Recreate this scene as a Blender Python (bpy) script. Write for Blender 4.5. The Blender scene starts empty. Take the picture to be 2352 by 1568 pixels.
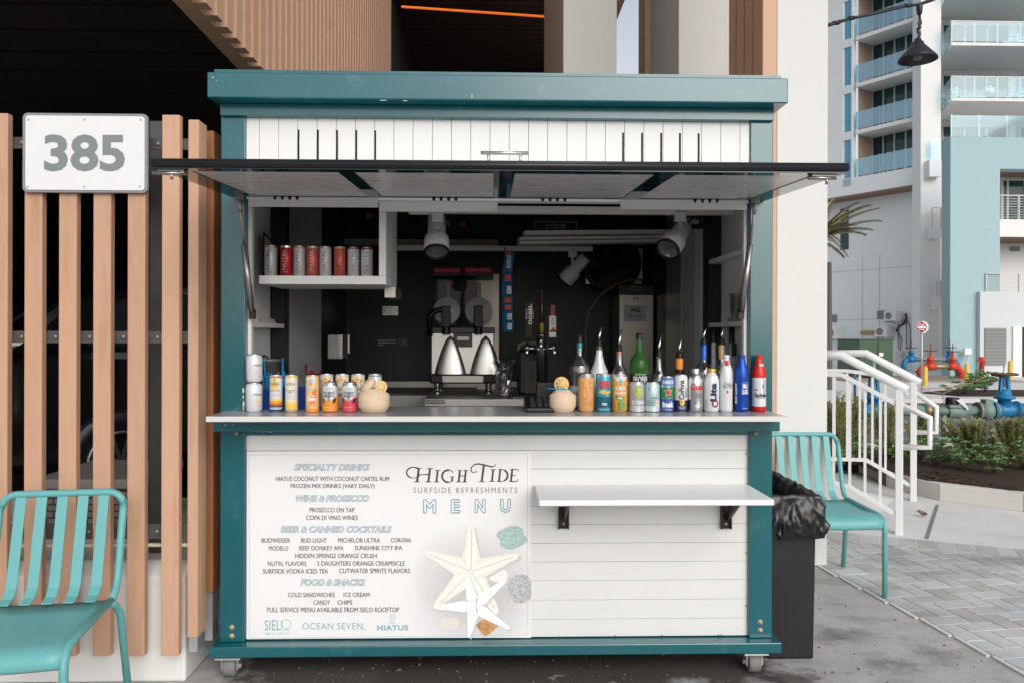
import bpy, bmesh, math, random
from mathutils import Vector, Matrix
R_=math.radians
rnd=random.Random(7)
sc=bpy.context.scene
COL=sc.collection
# ------------------------------------------------------------------ camera
FPX=28/36*2352
YAW,PITCH,ROLL,HZ=-R_(1.51),0,0.0024,768     # HZ: image row of the horizon (lens shift)
CAM=Vector((0,-3.27,1.387))
cd=bpy.data.cameras.new('camera'); cam=bpy.data.objects.new('camera',cd); COL.objects.link(cam)
cd.lens=28; cd.sensor_width=36; cd.shift_y=(HZ-784)/2352; cd.clip_end=2000; cd.clip_start=.05
RM=Matrix.Rotation(YAW,3,'Z')@Matrix.Rotation(math.pi/2+PITCH,3,'X')@Matrix.Rotation(ROLL,3,'Z')
cam.matrix_world=Matrix.Translation(CAM)@RM.to_4x4()
sc.camera=cam
# ------------------------------------------------------------------ world, sun, exposure
w=bpy.data.worlds.new("World"); sc.world=w; w.use_nodes=True
nt=w.node_tree; nt.nodes.clear()
SUN_EL,SUN_AZ=R_(31),R_(160)     # azimuth: clockwise from +Y
sky=nt.nodes.new('ShaderNodeTexSky'); sky.sky_type='NISHITA'; sky.sun_disc=False
sky.sun_elevation=SUN_EL; sky.sun_rotation=SUN_AZ; sky.air_density=1.0; sky.dust_density=2.0; sky.ozone_density=1.0
hs=nt.nodes.new('ShaderNodeHueSaturation'); hs.inputs['Saturation'].default_value=.32; hs.inputs['Value'].default_value=1.0
bg=nt.nodes.new('ShaderNodeBackground'); bg.inputs[1].default_value=.15
out=nt.nodes.new('ShaderNodeOutputWorld')
nt.links.new(sky.outputs[0],hs.inputs['Color']); nt.links.new(hs.outputs[0],bg.inputs[0]); nt.links.new(bg.outputs[0],out.inputs[0])
sl=bpy.data.lights.new('sun','SUN'); sl.energy=.88; sl.angle=R_(44); sl.color=(1,.975,.94)
so=bpy.data.objects.new('sun',sl); COL.objects.link(so)
sd=Vector((math.sin(SUN_AZ)*math.cos(SUN_EL),math.cos(SUN_AZ)*math.cos(SUN_EL),math.sin(SUN_EL)))
so.rotation_euler=sd.to_track_quat('Z','Y').to_euler()
sc.view_settings.view_transform='Standard'; sc.view_settings.look='None'; sc.view_settings.gamma=1; sc.view_settings.exposure=0.20
# ------------------------------------------------------------------ photo measurements -> world points
def ray(u,v): return RM@Vector(((u-1176)/FPX,-(v-HZ)/FPX,-1))
def P(u,v,Y): d=ray(u,v); return CAM+d*((Y-CAM.y)/d.y)
def G(u,v,z=0): d=ray(u,v); return CAM+d*((z-CAM.z)/d.z)
def PL(u,v,p,n): d=ray(u,v); return CAM+d*((Vector(p)-CAM).dot(n)/d.dot(n))
# ------------------------------------------------------------------ materials
def S(r,g,b):
    f=lambda c:(c/255/12.92 if c/255<=.04045 else ((c/255+.055)/1.055)**2.4)
    return (f(r),f(g),f(b))
MATS={}
def mat(name,col,rough=.5,metal=0,var=.1,scale=6,bump=0,bscale=80,stretch=(1,1,1),coat=0,trans=0,emit=0,dirt=0,dcol=(.1,.08,.06),dscale=2.5,dlo=.55,dhi=.75,objvar=0,ior=1.45,spec=.5):
    if name in MATS: return MATS[name]
    m=bpy.data.materials.new(name); m.use_nodes=True; n=m.node_tree.nodes; L=m.node_tree.links
    b=n['Principled BSDF']
    b.inputs['Roughness'].default_value=rough; b.inputs['Metallic'].default_value=metal
    b.inputs['Coat Weight'].default_value=coat; b.inputs['Coat Roughness'].default_value=.14
    b.inputs['Transmission Weight'].default_value=trans; b.inputs['IOR'].default_value=ior
    b.inputs['Specular IOR Level'].default_value=spec
    tc=n.new('ShaderNodeTexCoord'); mp=n.new('ShaderNodeMapping'); mp.inputs['Scale'].default_value=stretch
    L.new(tc.outputs['Object'],mp.inputs[0])
    c=(*col,1)
    if var>0:
        nz=n.new('ShaderNodeTexNoise'); nz.inputs['Scale'].default_value=scale; nz.inputs['Detail'].default_value=6
        L.new(mp.outputs[0],nz.inputs[0])
        mx=n.new('ShaderNodeMix'); mx.data_type='RGBA'
        mx.inputs[6].default_value=(*[x*(1-var) for x in col],1); mx.inputs[7].default_value=(*[min(1,x*(1+var)) for x in col],1)
        L.new(nz.outputs[0],mx.inputs[0]); o=mx.outputs[2]
        if dirt>0:
            n2=n.new('ShaderNodeTexNoise'); n2.inputs['Scale'].default_value=dscale; n2.inputs['Detail'].default_value=8; n2.inputs['Roughness'].default_value=.65
            L.new(mp.outputs[0],n2.inputs[0])
            mr=n.new('ShaderNodeMapRange'); mr.inputs[1].default_value=dlo; mr.inputs[2].default_value=dhi; mr.inputs[4].default_value=dirt
            L.new(n2.outputs[0],mr.inputs[0])
            m2=n.new('ShaderNodeMix'); m2.data_type='RGBA'; m2.inputs[7].default_value=(*dcol,1)
            L.new(mr.outputs[0],m2.inputs[0]); L.new(o,m2.inputs[6]); o=m2.outputs[2]
        if objvar:            # each board a little lighter or darker than the next
            oi=n.new('ShaderNodeObjectInfo'); mr3=n.new('ShaderNodeMapRange'); mr3.inputs[3].default_value=1-objvar; mr3.inputs[4].default_value=1+objvar; L.new(oi.outputs['Random'],mr3.inputs[0])
            m3=n.new('ShaderNodeMix'); m3.data_type='RGBA'; m3.blend_type='MULTIPLY'; m3.inputs[0].default_value=1; L.new(o,m3.inputs[6]); L.new(mr3.outputs[0],m3.inputs[7]); o=m3.outputs[2]
        L.new(o,b.inputs['Base Color'])
        mr2=n.new('ShaderNodeMapRange'); mr2.inputs[3].default_value=max(0,rough-.06); mr2.inputs[4].default_value=min(1,rough+.06)
        L.new(nz.outputs[0],mr2.inputs[0]); L.new(mr2.outputs[0],b.inputs['Roughness'])
    else: b.inputs['Base Color'].default_value=c
    if bump>0:
        nb=n.new('ShaderNodeTexNoise'); nb.inputs['Scale'].default_value=bscale; nb.inputs['Detail'].default_value=4
        L.new(mp.outputs[0],nb.inputs[0])
        bp=n.new('ShaderNodeBump'); bp.inputs['Strength'].default_value=bump; bp.inputs['Distance'].default_value=.01
        L.new(nb.outputs[0],bp.inputs['Height']); L.new(bp.outputs[0],b.inputs['Normal'])
    if emit: b.inputs['Emission Color'].default_value=c; b.inputs['Emission Strength'].default_value=emit
    MATS[name]=m; return m
def glassmat(name,tint,refl=.12,rough=.02,gcol=(1,1,1)):
    m=bpy.data.materials.new(name); m.use_nodes=True; n=m.node_tree.nodes; L=m.node_tree.links
    n.remove(n['Principled BSDF'])
    t=n.new('ShaderNodeBsdfTransparent'); t.inputs[0].default_value=(*tint,1)
    g=n.new('ShaderNodeBsdfGlossy'); g.inputs['Roughness'].default_value=rough; g.inputs[0].default_value=(*gcol,1)
    fr=n.new('ShaderNodeLayerWeight'); fr.inputs[0].default_value=.5
    pw=n.new('ShaderNodeMath'); pw.operation='POWER'; pw.inputs[1].default_value=4; L.new(fr.outputs['Facing'],pw.inputs[0])
    ad=n.new('ShaderNodeMath'); ad.operation='MULTIPLY_ADD'; ad.inputs[1].default_value=.6; ad.inputs[2].default_value=refl+.04; ad.use_clamp=True
    mx=n.new('ShaderNodeMixShader'); L.new(pw.outputs[0],ad.inputs[0]); L.new(ad.outputs[0],mx.inputs[0])
    L.new(t.outputs[0],mx.inputs[1]); L.new(g.outputs[0],mx.inputs[2]); L.new(mx.outputs[0],n['Material Output'].inputs[0])
    return m
TEAL=mat('teal_paint',(.0002,.098,.116),.2,var=.16,scale=3,bump=.03,bscale=220,dirt=.4,dcol=(.10,.22,.24),dscale=9,dlo=.58,dhi=.75,spec=.8,coat=.35)
TEALG=mat('teal_gloss',(.002,.032,.037),.05,var=.1)
WHITE=mat('white_board',(.70,.695,.675),.5,var=.03,scale=5,bump=.06,bscale=140,stretch=(1,1,6),dirt=.12,dcol=(.5,.47,.42),dscale=3)
WHITEV=mat('white_board_upright',(.74,.735,.72),.5,var=.03,scale=5,bump=.05,bscale=140,stretch=(6,1,1),dirt=.1,dcol=(.5,.47,.42),dscale=3)
WHITEP=mat('white_plastic',(.80,.80,.79),.4,var=.02)
INW=mat('white_melamine',(.86,.855,.84),.45,var=.05,scale=4)
INGREY=mat('grey_inner_panel',(.58,.58,.585),.5,var=.05)
DKG=mat('dark_green_wall',(.008,.019,.017),.45,var=.25,scale=4)
BLACK=mat('black_plastic',(.012,.012,.013),.4,var=.1)
BLACKR=mat('black_rubber',(.012,.013,.016),.33,var=.1)
STEEL=mat('stainless',(.62,.60,.57),.26,1,var=.06,scale=30,stretch=(1,1,12),bump=.02)
STEELD=mat('brushed_grey_metal',(.42,.40,.38),.35,1,var=.08,scale=30)
TOWERS=mat('tower_steel',(.70,.69,.67),.24,1,var=.03)
STEELF=mat('smooth_steel',(.66,.64,.61),.38,1,var=.04)
CHROME=mat('chrome',(.75,.75,.75),.08,1,var=0)
GALV=mat('galvanised',(.55,.56,.58),.45,.8,var=.12,scale=20)
RUSTY=mat('rusty_bolt',(.45,.36,.30),.6,.6,var=.3,scale=60)
COUNTER=mat('counter_top',(.36,.36,.375),.22,var=.06,scale=12)
COUNTERE=mat('counter_edge',(.66,.64,.61),.5,var=.05)
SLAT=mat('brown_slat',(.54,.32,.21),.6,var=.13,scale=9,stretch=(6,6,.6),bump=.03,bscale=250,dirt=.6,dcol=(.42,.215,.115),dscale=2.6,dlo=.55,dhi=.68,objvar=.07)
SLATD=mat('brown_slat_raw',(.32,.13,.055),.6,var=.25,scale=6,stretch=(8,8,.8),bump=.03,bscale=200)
BROWN=mat('brown_cladding',(.58,.35,.23),.6,var=.06,scale=3)
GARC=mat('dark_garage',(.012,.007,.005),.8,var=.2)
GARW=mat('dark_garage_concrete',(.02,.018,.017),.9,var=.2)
STUC=mat('white_stucco',(.68,.672,.65),.85,var=.03,scale=2,bump=.04,bscale=60)
STUCG=mat('grey_stucco',(.60,.58,.54),.85,var=.04,scale=2,bump=.12,bscale=60)
PODW=mat('white_podium',(.74,.73,.71),.8,var=.05,scale=3,bump=.1,bscale=30,dirt=.45,dcol=(.45,.42,.38),dscale=6,dlo=.62,dhi=.8)
CHAIRT=mat('turquoise_powder_coat',(.13,.39,.39),.36,var=.04,scale=60,bump=.05,bscale=500)
TXTD=mat('print_dark',(.07,.055,.05),.6,var=0); TXTG=mat('print_grey',(.22,.22,.22),.6,var=0)
TXTW=mat('print_white',(.8,.8,.8),.5,var=0); TXTT=mat('print_teal',(.12,.22,.26),.6,var=0)
TXTL=mat('print_pale_blue',(.68,.78,.82),.6,var=0); TXTB=mat('print_sea_blue',(.24,.42,.48),.6,var=0)
RED=mat('print_red',(.62,.03,.03),.4,var=.05); BLUE=mat('print_blue',(.01,.08,.42),.35,var=.05); NAVY=mat('print_navy',(.01,.02,.07),.4,var=.05)
GOLD=mat('print_gold',(.55,.36,.08),.35,.4,var=.05); ORANGE=mat('print_orange',(.80,.28,.04),.4,var=.06); YEL=mat('print_yellow',(.80,.55,.08),.4,var=.05)
ALU=mat('can_aluminium',(.68,.68,.69),.24,1,var=.04)
PRW=mat('can_white',(.72,.73,.74),.3,.15,var=.03); CREAM=mat('can_cream',(.78,.68,.48),.35,var=.05)
# ------------------------------------------------------------------ mesh building
base={}
class MB:
    def __init__(s): s.v=[]; s.f=[]; s.s=[]
    def add(s,v,f,sm=False):
        o=len(s.v); s.v+= [Vector(p) for p in v]; s.f+=[[i+o for i in q] for q in f]; s.s+=[sm]*len(f); return s
    def box(s,x0,x1,y0,y1,z0,z1):
        x0,x1=min(x0,x1),max(x0,x1); y0,y1=min(y0,y1),max(y0,y1); z0,z1=min(z0,z1),max(z0,z1)
        return s.add([(x,y,z) for x in (x0,x1) for y in (y0,y1) for z in (z0,z1)],[(0,1,3,2),(4,6,7,5),(0,4,5,1),(2,3,7,6),(0,2,6,4),(1,5,7,3)])
    def obox(s,c,a,b,d):
        c,a,b,d=map(Vector,(c,a,b,d))
        return s.add([c+i*a+j*b+k*d for i in (-1,1) for j in (-1,1) for k in (-1,1)],[(0,1,3,2),(4,6,7,5),(0,4,5,1),(2,3,7,6),(0,2,6,4),(1,5,7,3)])
    def bar(s,p,q,w,h,up=(0,0,1)):
        p,q=Vector(p),Vector(q); t=(q-p).normalized(); u=Vector(up); sd=t.cross(u)
        if sd.length<1e-4: u=Vector((0,1,0)); sd=t.cross(u)
        sd.normalize(); u=sd.cross(t)
        return s.obox((p+q)/2,(q-p)/2,sd*w/2,u*h/2)
    def tube(s,pts,r,n=8,caps=True):
        pts=[Vector(p) for p in pts]; m=len(pts); rs=r if isinstance(r,(list,tuple)) else [r]*m
        up=None; vs=[]
        for i,p in enumerate(pts):
            t=((pts[min(i+1,m-1)]-pts[i]).normalized()+(pts[i]-pts[max(i-1,0)]).normalized())
            if t.length<1e-6: t=pts[min(i+1,m-1)]-pts[max(i-1,0)]
            t.normalize()
            if up is None: up=Vector((0,0,1)) if abs(t.z)<.9 else Vector((1,0,0))
            a=up-t*up.dot(t)
            if a.length<1e-4: a=Vector((1,0,0))-t*t.x
            a.normalize(); up=a; b=t.cross(a)
            for k in range(n):
                an=2*math.pi*k/n; vs.append(p+(a*math.cos(an)+b*math.sin(an))*rs[i])
        fs=[(i*n+k,i*n+(k+1)%n,(i+1)*n+(k+1)%n,(i+1)*n+k) for i in range(m-1) for k in range(n)]
        s.add(vs,fs,True)
        if caps:
            o=len(s.v)-m*n; s.f+=[[o+k for k in reversed(range(n))],[o+(m-1)*n+k for k in range(n)]]; s.s+=[False,False]
        return s
    def lathe(s,prof,c=(0,0,0),n=24,M=None,sm=True):
        vs=[];c=Vector(c)
        for r,z in prof:
            for k in range(n):
                an=2*math.pi*k/n; p=Vector((r*math.cos(an),r*math.sin(an),z))
                vs.append(c+(M@p if M else p))
        m=len(prof)
        return s.add(vs,[(i*n+k,i*n+(k+1)%n,(i+1)*n+(k+1)%n,(i+1)*n+k) for i in range(m-1) for k in range(n)],sm)
    def disc(s,c,r,nrm=(0,-1,0),n=20):
        q=Vector(nrm).to_track_quat('Z','Y').to_matrix(); c=Vector(c)
        return s.add([c+q@Vector((r*math.cos(2*math.pi*k/n),r*math.sin(2*math.pi*k/n),0)) for k in range(n)],[list(range(n))])
    def ext(s,poly,t):          # polygon of 3-D points extruded by vector t
        n=len(poly); poly=[Vector(p) for p in poly]; t=Vector(t)
        return s.add(poly+[p+t for p in poly],[list(range(n)),[n+i for i in reversed(range(n))]]+[(i,(i+1)%n,n+(i+1)%n,n+i) for i in range(n)])
    def ball(s,c,r,n=12,sc_=(1,1,1)):
        pr=[(math.sin(math.pi*i/8)*r,-math.cos(math.pi*i/8)*r) for i in range(9)]
        M=Matrix.Diagonal(Vector(sc_)); return s.lathe([(max(a,1e-5),b) for a,b in pr],c,n,M)
    def build(s,name,m,parent=None,bevel=0,recalc=True):
        me=bpy.data.meshes.new(name); off=base.get(parent,Vector((0,0,0))) if parent else Vector((0,0,0))
        me.from_pydata([tuple(p-off) for p in s.v],[],s.f)
        me.polygons.foreach_set('use_smooth',s.s)
        if recalc or bevel:
            bm=bmesh.new(); bm.from_mesh(me)
            bmesh.ops.recalc_face_normals(bm,faces=bm.faces)
            if bevel:
                ed=[e for e in bm.edges if len(e.link_faces)==2 and e.calc_face_angle(0)>.6]
                bmesh.ops.bevel(bm,geom=ed,offset=bevel,segments=2,profile=.5,affect='EDGES',clamp_overlap=True)
            bm.to_mesh(me); bm.free()
        me.materials.append(m); o=bpy.data.objects.new(name,me); COL.objects.link(o)
        if parent: o.parent=parent
        base[o]=off.copy(); return o
def thing(name,label,cat,loc=(0,0,0),group=None):
    o=bpy.data.objects.new(name,None); COL.objects.link(o); o.location=loc; o.empty_display_size=.1
    base[o]=Vector(loc); return tag(o,label,cat,group)
def tag(o,label=None,cat=None,group=None,kind=None):
    if label: o['label']=label
    if cat: o['category']=cat
    if group: o['group']=group
    if kind: o['kind']=kind
    return o
def solo(mb,name,m,label,cat,group=None,bevel=0):     # a thing that is one mesh, origin at its base
    c=sum(mb.v,Vector())/len(mb.v); zb=min(p.z for p in mb.v); b=Vector((c.x,c.y,zb))
    for p in mb.v: p-=b
    o=mb.build(name,m,None,bevel); o.location=b; return tag(o,label,cat,group)
def struct(mb,name,m,bevel=0): return tag(mb.build(name,m,None,bevel),kind='structure')
def dup(root,loc,rz=0,label=None,group=None):
    r=root.copy(); COL.objects.link(r); r.location=loc; r.rotation_euler=(0,0,rz)
    if label: r['label']=label
    if group: r['group']=group
    for ch in root.children:
        c=ch.copy(); COL.objects.link(c); c.parent=r
        for g in ch.children:
            d=g.copy(); COL.objects.link(d); d.parent=c
    return r
# ------------------------------------------------------------------ lettering
_tc={}
def glyphs(t,bold=0,shear=0,space=1,ref=None):
    k=(t,bold,shear,space,ref)
    if k not in _tc:
        cu=bpy.data.curves.new('t','FONT'); cu.body=t; cu.size=1; cu.offset=bold; cu.shear=shear; cu.space_character=space; cu.resolution_u=3
        ob=bpy.data.objects.new('t',cu); COL.objects.link(ob); bpy.context.view_layer.update()
        me=bpy.data.meshes.new_from_object(ob.evaluated_get(bpy.context.evaluated_depsgraph_get()))
        vs=[(v.co.x,v.co.y) for v in me.vertices]; fs=[list(p.vertices) for p in me.polygons]
        x0=min(x for x,y in vs); x1=max(x for x,y in vs); y0=min(y for x,y in vs); y1=max(y for x,y in vs)
        if ref is not None: d=bold-ref; x0+=d; x1-=d; y0+=d; y1-=d      # same lettering, thicker strokes: keep the finer one's frame
        _tc[k]=([((x-x0)/(x1-x0),(y-y0)/(y1-y0)) for x,y in vs],fs,(x1-x0)/(y1-y0))
        bpy.data.objects.remove(ob); bpy.data.curves.remove(cu); bpy.data.meshes.remove(me)
    return _tc[k]
def tplane(mb,t,O,U,V,emb=0,ol=0,**k):     # emb / ol: heavier strokes, as a part of the cap height
    vs,fs,a=glyphs(t,**k); O,U,V=Vector(O),Vector(U),Vector(V); h=V.length; nn=U.cross(V).normalized(); un=U.normalized(); vn=V.normalized()
    sh=[(0,0)]
    if emb: sh=[(-emb,0),(0,0),(emb,0)]
    if ol: sh=[(ol*math.cos(math.pi/4*j),ol*math.sin(math.pi/4*j)) for j in range(8)]
    for j,(dx,dy) in enumerate(sh):
        o=O+un*dx*h+vn*dy*h+nn*.00006*j; mb.add([o+U*x+V*y for x,y in vs],fs)
def tpx(mb,t,u0,v0,u1,v1,Y,**k):       # fit lettering to a measured rectangle on the plane y=Y
    O=P(u0,v1,Y); tplane(mb,t,O,P(u1,v1,Y)-O,P(u0,v0,Y)-O,**k)
def wrap(mb,v2,fs,c,r,a0=0,eps=.0008):  # bend a flat shape (s,z) round a cylinder facing -y
    bm=bmesh.new(); vv=[bm.verts.new((x,0,z)) for x,z in v2]
    for f in fs:
        try: bm.faces.new([vv[i] for i in f])
        except ValueError: pass
    xs=[x for x,z in v2]; st=r*.3; k=math.ceil(min(xs)/st)
    while k*st<max(xs):
        bmesh.ops.bisect_plane(bm,geom=bm.verts[:]+bm.edges[:]+bm.faces[:],plane_co=(k*st,0,0),plane_no=(1,0,0)); k+=1
    bm.verts.index_update(); R2=r+eps
    mb.add([(c[0]+R2*math.sin(a0+q.co.x/r),c[1]-R2*math.cos(a0+q.co.x/r),c[2]+q.co.z) for q in bm.verts],[[q.index for q in f.verts] for f in bm.faces],True)
    bm.free()
def ctext(mb,t,c,r,z,wd,h,vert=False,a0=0,eps=.0010,**k):
    vs,fs,a=glyphs(t,**k)
    if vert: v2=[(-(y-.5)*h,z+(x-.5)*wd) for x,y in vs]
    else: v2=[((x-.5)*wd,z+(y-.5)*h) for x,y in vs]
    wrap(mb,v2,fs,c,r,a0,eps)
def ring(n,rx,rz,z=0,x=0,ph=0): return [(x+rx*math.cos(2*math.pi*i/n+ph),z+rz*math.sin(2*math.pi*i/n+ph)) for i in range(n)]
def star(n,r1,r2,x=0,z=0,ph=math.pi/2): return [(x+(r1 if i%2==0 else r2)*math.cos(math.pi*i/n+ph),z+(r1 if i%2==0 else r2)*math.sin(math.pi*i/n+ph)) for i in range(2*n)]
# ================================================================== GROUND
ROADZ=-.60
def slabmat():
    m=bpy.data.materials.new('slab_concrete'); m.use_nodes=True; n=m.node_tree.nodes; L=m.node_tree.links; b=n['Principled BSDF']
    tc=n.new('ShaderNodeTexCoord')
    def noise_(sc_,det=8,ro=.6,st=(1,1,1)):
        mp=n.new('ShaderNodeMapping'); mp.inputs['Scale'].default_value=st; z=n.new('ShaderNodeTexNoise'); z.inputs['Scale'].default_value=sc_; z.inputs['Detail'].default_value=det; z.inputs['Roughness'].default_value=ro
        L.new(tc.outputs['Object'],mp.inputs[0]); L.new(mp.outputs[0],z.inputs[0]); return z.outputs[0]
    def rng(o,a,c,lo=0,hi=1):
        r=n.new('ShaderNodeMapRange'); r.inputs[1].default_value=a; r.inputs[2].default_value=c; r.inputs[3].default_value=lo; r.inputs[4].default_value=hi; L.new(o,r.inputs[0]); return r.outputs[0]
    def mixc(f,a,c):
        x=n.new('ShaderNodeMix'); x.data_type='RGBA'
        if hasattr(f,'links'): L.new(f,x.inputs[0])
        else: x.inputs[0].default_value=f
        for i,q in ((6,a),(7,c)):
            if isinstance(q,tuple): x.inputs[i].default_value=(*q,1)
            else: L.new(q,x.inputs[i])
        return x.outputs[2]
    def mth(op,a,c):
        x=n.new('ShaderNodeMath'); x.operation=op; x.use_clamp=True
        for i,q in ((0,a),(1,c)):
            if hasattr(q,'links'): L.new(q,x.inputs[i])
            else: x.inputs[i].default_value=q
        return x.outputs[0]
    c=mixc(rng(noise_(7,10,.7),.3,.7),(.42,.405,.39),(.62,.605,.59))
    c=mixc(rng(noise_(2.6,10,.68,(1,1.8,1)),.52,.68,0,.5),c,(.125,.105,.09))
    c=mixc(rng(noise_(14,8,.7),.57,.66,0,.55),c,(.16,.14,.125))
    wob=noise_(4,8,.65)
    spots=None        # stains by the bin and broad dark patches under the kiosk, at fixed places
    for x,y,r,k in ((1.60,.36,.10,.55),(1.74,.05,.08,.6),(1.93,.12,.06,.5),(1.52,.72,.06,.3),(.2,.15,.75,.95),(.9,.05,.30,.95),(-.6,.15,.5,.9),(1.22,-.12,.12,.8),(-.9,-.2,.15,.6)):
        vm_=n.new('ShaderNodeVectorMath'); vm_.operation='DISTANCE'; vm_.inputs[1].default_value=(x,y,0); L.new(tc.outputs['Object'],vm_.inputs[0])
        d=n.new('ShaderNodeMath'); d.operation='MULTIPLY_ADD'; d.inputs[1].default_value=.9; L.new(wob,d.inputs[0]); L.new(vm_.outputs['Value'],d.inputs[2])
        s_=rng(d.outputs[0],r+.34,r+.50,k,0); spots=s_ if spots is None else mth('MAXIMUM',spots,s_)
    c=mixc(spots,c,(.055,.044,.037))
    c=mixc(rng(noise_(5.5,9,.7),.63,.66,0,.6),c,(.46,.46,.45))
    c=mixc(rng(noise_(160,3,.6),.35,.75,0,.45),c,(.12,.11,.10))
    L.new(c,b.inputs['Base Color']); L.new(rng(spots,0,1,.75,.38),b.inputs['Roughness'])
    bp=n.new('ShaderNodeBump'); bp.inputs['Strength'].default_value=.25; bp.inputs['Distance'].default_value=.01; L.new(noise_(90,6),bp.inputs['Height']); L.new(bp.outputs[0],b.inputs['Normal'])
    return m
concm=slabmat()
sidem=mat('pale_concrete',(.68,.67,.65),.8,var=.12,scale=5,bump=.1,bscale=40,dirt=.4,dcol=(.30,.28,.26),dscale=1.3,dlo=.55,dhi=.75)
curbm=mat('curb_concrete',(.66,.64,.60),.85,var=.08,scale=4,bump=.15,bscale=40,dirt=.3,dcol=(.4,.37,.32),dscale=3)
roadm=mat('asphalt',(.15,.155,.165),.85,var=.15,scale=3,bump=.2,bscale=120)
jointm=mat('paver_joint_sand',(.74,.73,.71),.9,var=.1,scale=20)
mulchm=mat('mulch_bark',(.045,.022,.014),.9,var=.5,scale=40,bump=.8,bscale=50)
struct(MB().box(-400,400,-300,500,ROADZ-.5,ROADZ),'road',roadm)
struct(MB().box(-60,60,-60,-4.6,-.3,-.004),'near_road',roadm)  # added out of view so the teal paint reflects dark ground
g=lambda u,v,z=0:G(u,v,z)
# plaza slab
CF=[g(1994,1092),g(2060,1124),g(2157,1150),g(2352,1176),g(2600,1200)]   # foot of the kerb
pl=[Vector((-40,-4.6,0)),Vector((40,-4.6,0)),Vector((40,2.6,0)),CF[4]+Vector((0,.02,0)),CF[3]+Vector((0,.02,0)),CF[2]+Vector((0,.02,0)),CF[1]+Vector((0,.02,0)),CF[0]+Vector((0,.02,0)),Vector((2.4,5.6,0)),Vector((-40,5.6,0))]
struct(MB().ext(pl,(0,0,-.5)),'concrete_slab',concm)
# paler pavement beyond the pavers
E0,E1=g(1905,1312),g(2352,1545); dv=(E1-E0).normalized()
A0=E0-dv*.35; A1=E0+dv*9
F0=g(1860,1217); F1=g(2352,1264); F2=F1+(F1-F0)*3
def sheet(pts,z0,z1,name,m): return struct(MB().ext([Vector((p.x,p.y,z0)) for p in pts],(0,0,z1-z0)),name,m)
sheet([F0,F2,Vector((39,2.4,0)),CF[4],CF[3],CF[2],CF[1],CF[0],Vector((2.0,5.5,0)),Vector((1.0,5.5,0))],0,.004,'pavement',sidem)
# pavers: sand sheet and herringbone blocks
sheet([A0,F0,F1,F2,A1+Vector((18,0,0)),A1],0,.006,'paver_bedding',jointm)
pm=bpy.data.materials.new('concrete_paver'); pm.use_nodes=True; n=pm.node_tree.nodes; L=pm.node_tree.links; b=n['Principled BSDF']; b.inputs['Roughness'].default_value=.75
ge=n.new('ShaderNodeNewGeometry'); cr=n.new('ShaderNodeValToRGB'); e=cr.color_ramp
e.elements[0].color=(.45,.435,.425,1); e.elements[1].color=(.58,.59,.585,1)
e.elements.new(.35).color=(.49,.48,.47,1); e.elements.new(.6).color=(.54,.545,.54,1)
tc=n.new('ShaderNodeTexCoord'); nz=n.new('ShaderNodeTexNoise'); nz.inputs['Scale'].default_value=2.2; nz.inputs['Detail'].default_value=8
mx=n.new('ShaderNodeMix'); mx.data_type='RGBA'; mx.blend_type='MULTIPLY'; mx.inputs[0].default_value=.8
rp=n.new('ShaderNodeMapRange'); rp.inputs[1].default_value=.3; rp.inputs[2].default_value=.7; rp.inputs[3].default_value=.55; rp.inputs[4].default_value=1.25
L.new(ge.outputs['Random Per Island'],cr.inputs[0]); L.new(tc.outputs['Object'],nz.inputs[0]); L.new(nz.outputs[0],rp.inputs[0])
L.new(cr.outputs[0],mx.inputs[6]); L.new(rp.outputs[0],mx.inputs[7]); L.new(mx.outputs[2],b.inputs['Base Color'])
n3=n.new('ShaderNodeTexNoise'); n3.inputs['Scale'].default_value=90; bp=n.new('ShaderNodeBump'); bp.inputs['Strength'].default_value=.15; bp.inputs['Distance'].default_value=.01
L.new(tc.outputs['Object'],n3.inputs[0]); L.new(n3.outputs[0],bp.inputs['Height']); L.new(bp.outputs[0],b.inputs['Normal'])
px=Vector((-dv.y,dv.x,0)); px=-px if px.x<0 else px      # across the pavers
U=.100; mb=MB()
nrmF=Vector((-(F1-F0).y,(F1-F0).x,0)).normalized(); nrmF=-nrmF if nrmF.y<0 else nrmF
def inside(p): return (p-E0).dot(px)>0 and (p-F0).dot(nrmF)<0
def clip(poly,o,nn):
    r=[]
    for i,p in enumerate(poly):
        q=poly[(i+1)%len(poly)]; a,b_=(p-o).dot(nn),(q-o).dot(nn)
        if a>=0: r.append(p)
        if (a>=0)!=(b_>=0): r.append(p.lerp(q,a/(a-b_)))
    return r
for j in range(-20,70):
    for i in range(-4,72):
        k=(i-j)%4
        if k==0: r=(i,j,2,1)
        elif k==3: r=(i,j,1,2)
        else: continue
        q=[(r[0],r[1]),(r[0]+r[2],r[1]),(r[0]+r[2],r[1]+r[3]),(r[0],r[1]+r[3])]
        gp=.045
        q=[(a+(gp if a==r[0] else -gp),c+(gp if c==r[1] else -gp)) for a,c in q]
        pts=[E0+px*(a*U)+dv*(c*U) for a,c in q]
        pts=clip(clip(pts,E0+px*.006,px),F0-nrmF*.235,-nrmF)
        if len(pts)>2:
            hz=.0042+rnd.random()*.0006
            mb.ext([Vector((p.x,p.y,.002)) for p in pts],(0,0,hz+.003))
fd=(F1-F0).normalized()
for i in range(90):
    a=F0+fd*(.113*i+.004)-nrmF*.228; c=a+fd*.105
    mb.ext([Vector((p.x,p.y,.002)) for p in (a,c,c+nrmF*.222,a+nrmF*.222)],(0,0,.0075))
tag(mb.build('pavers',pm,None),kind='structure')
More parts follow.
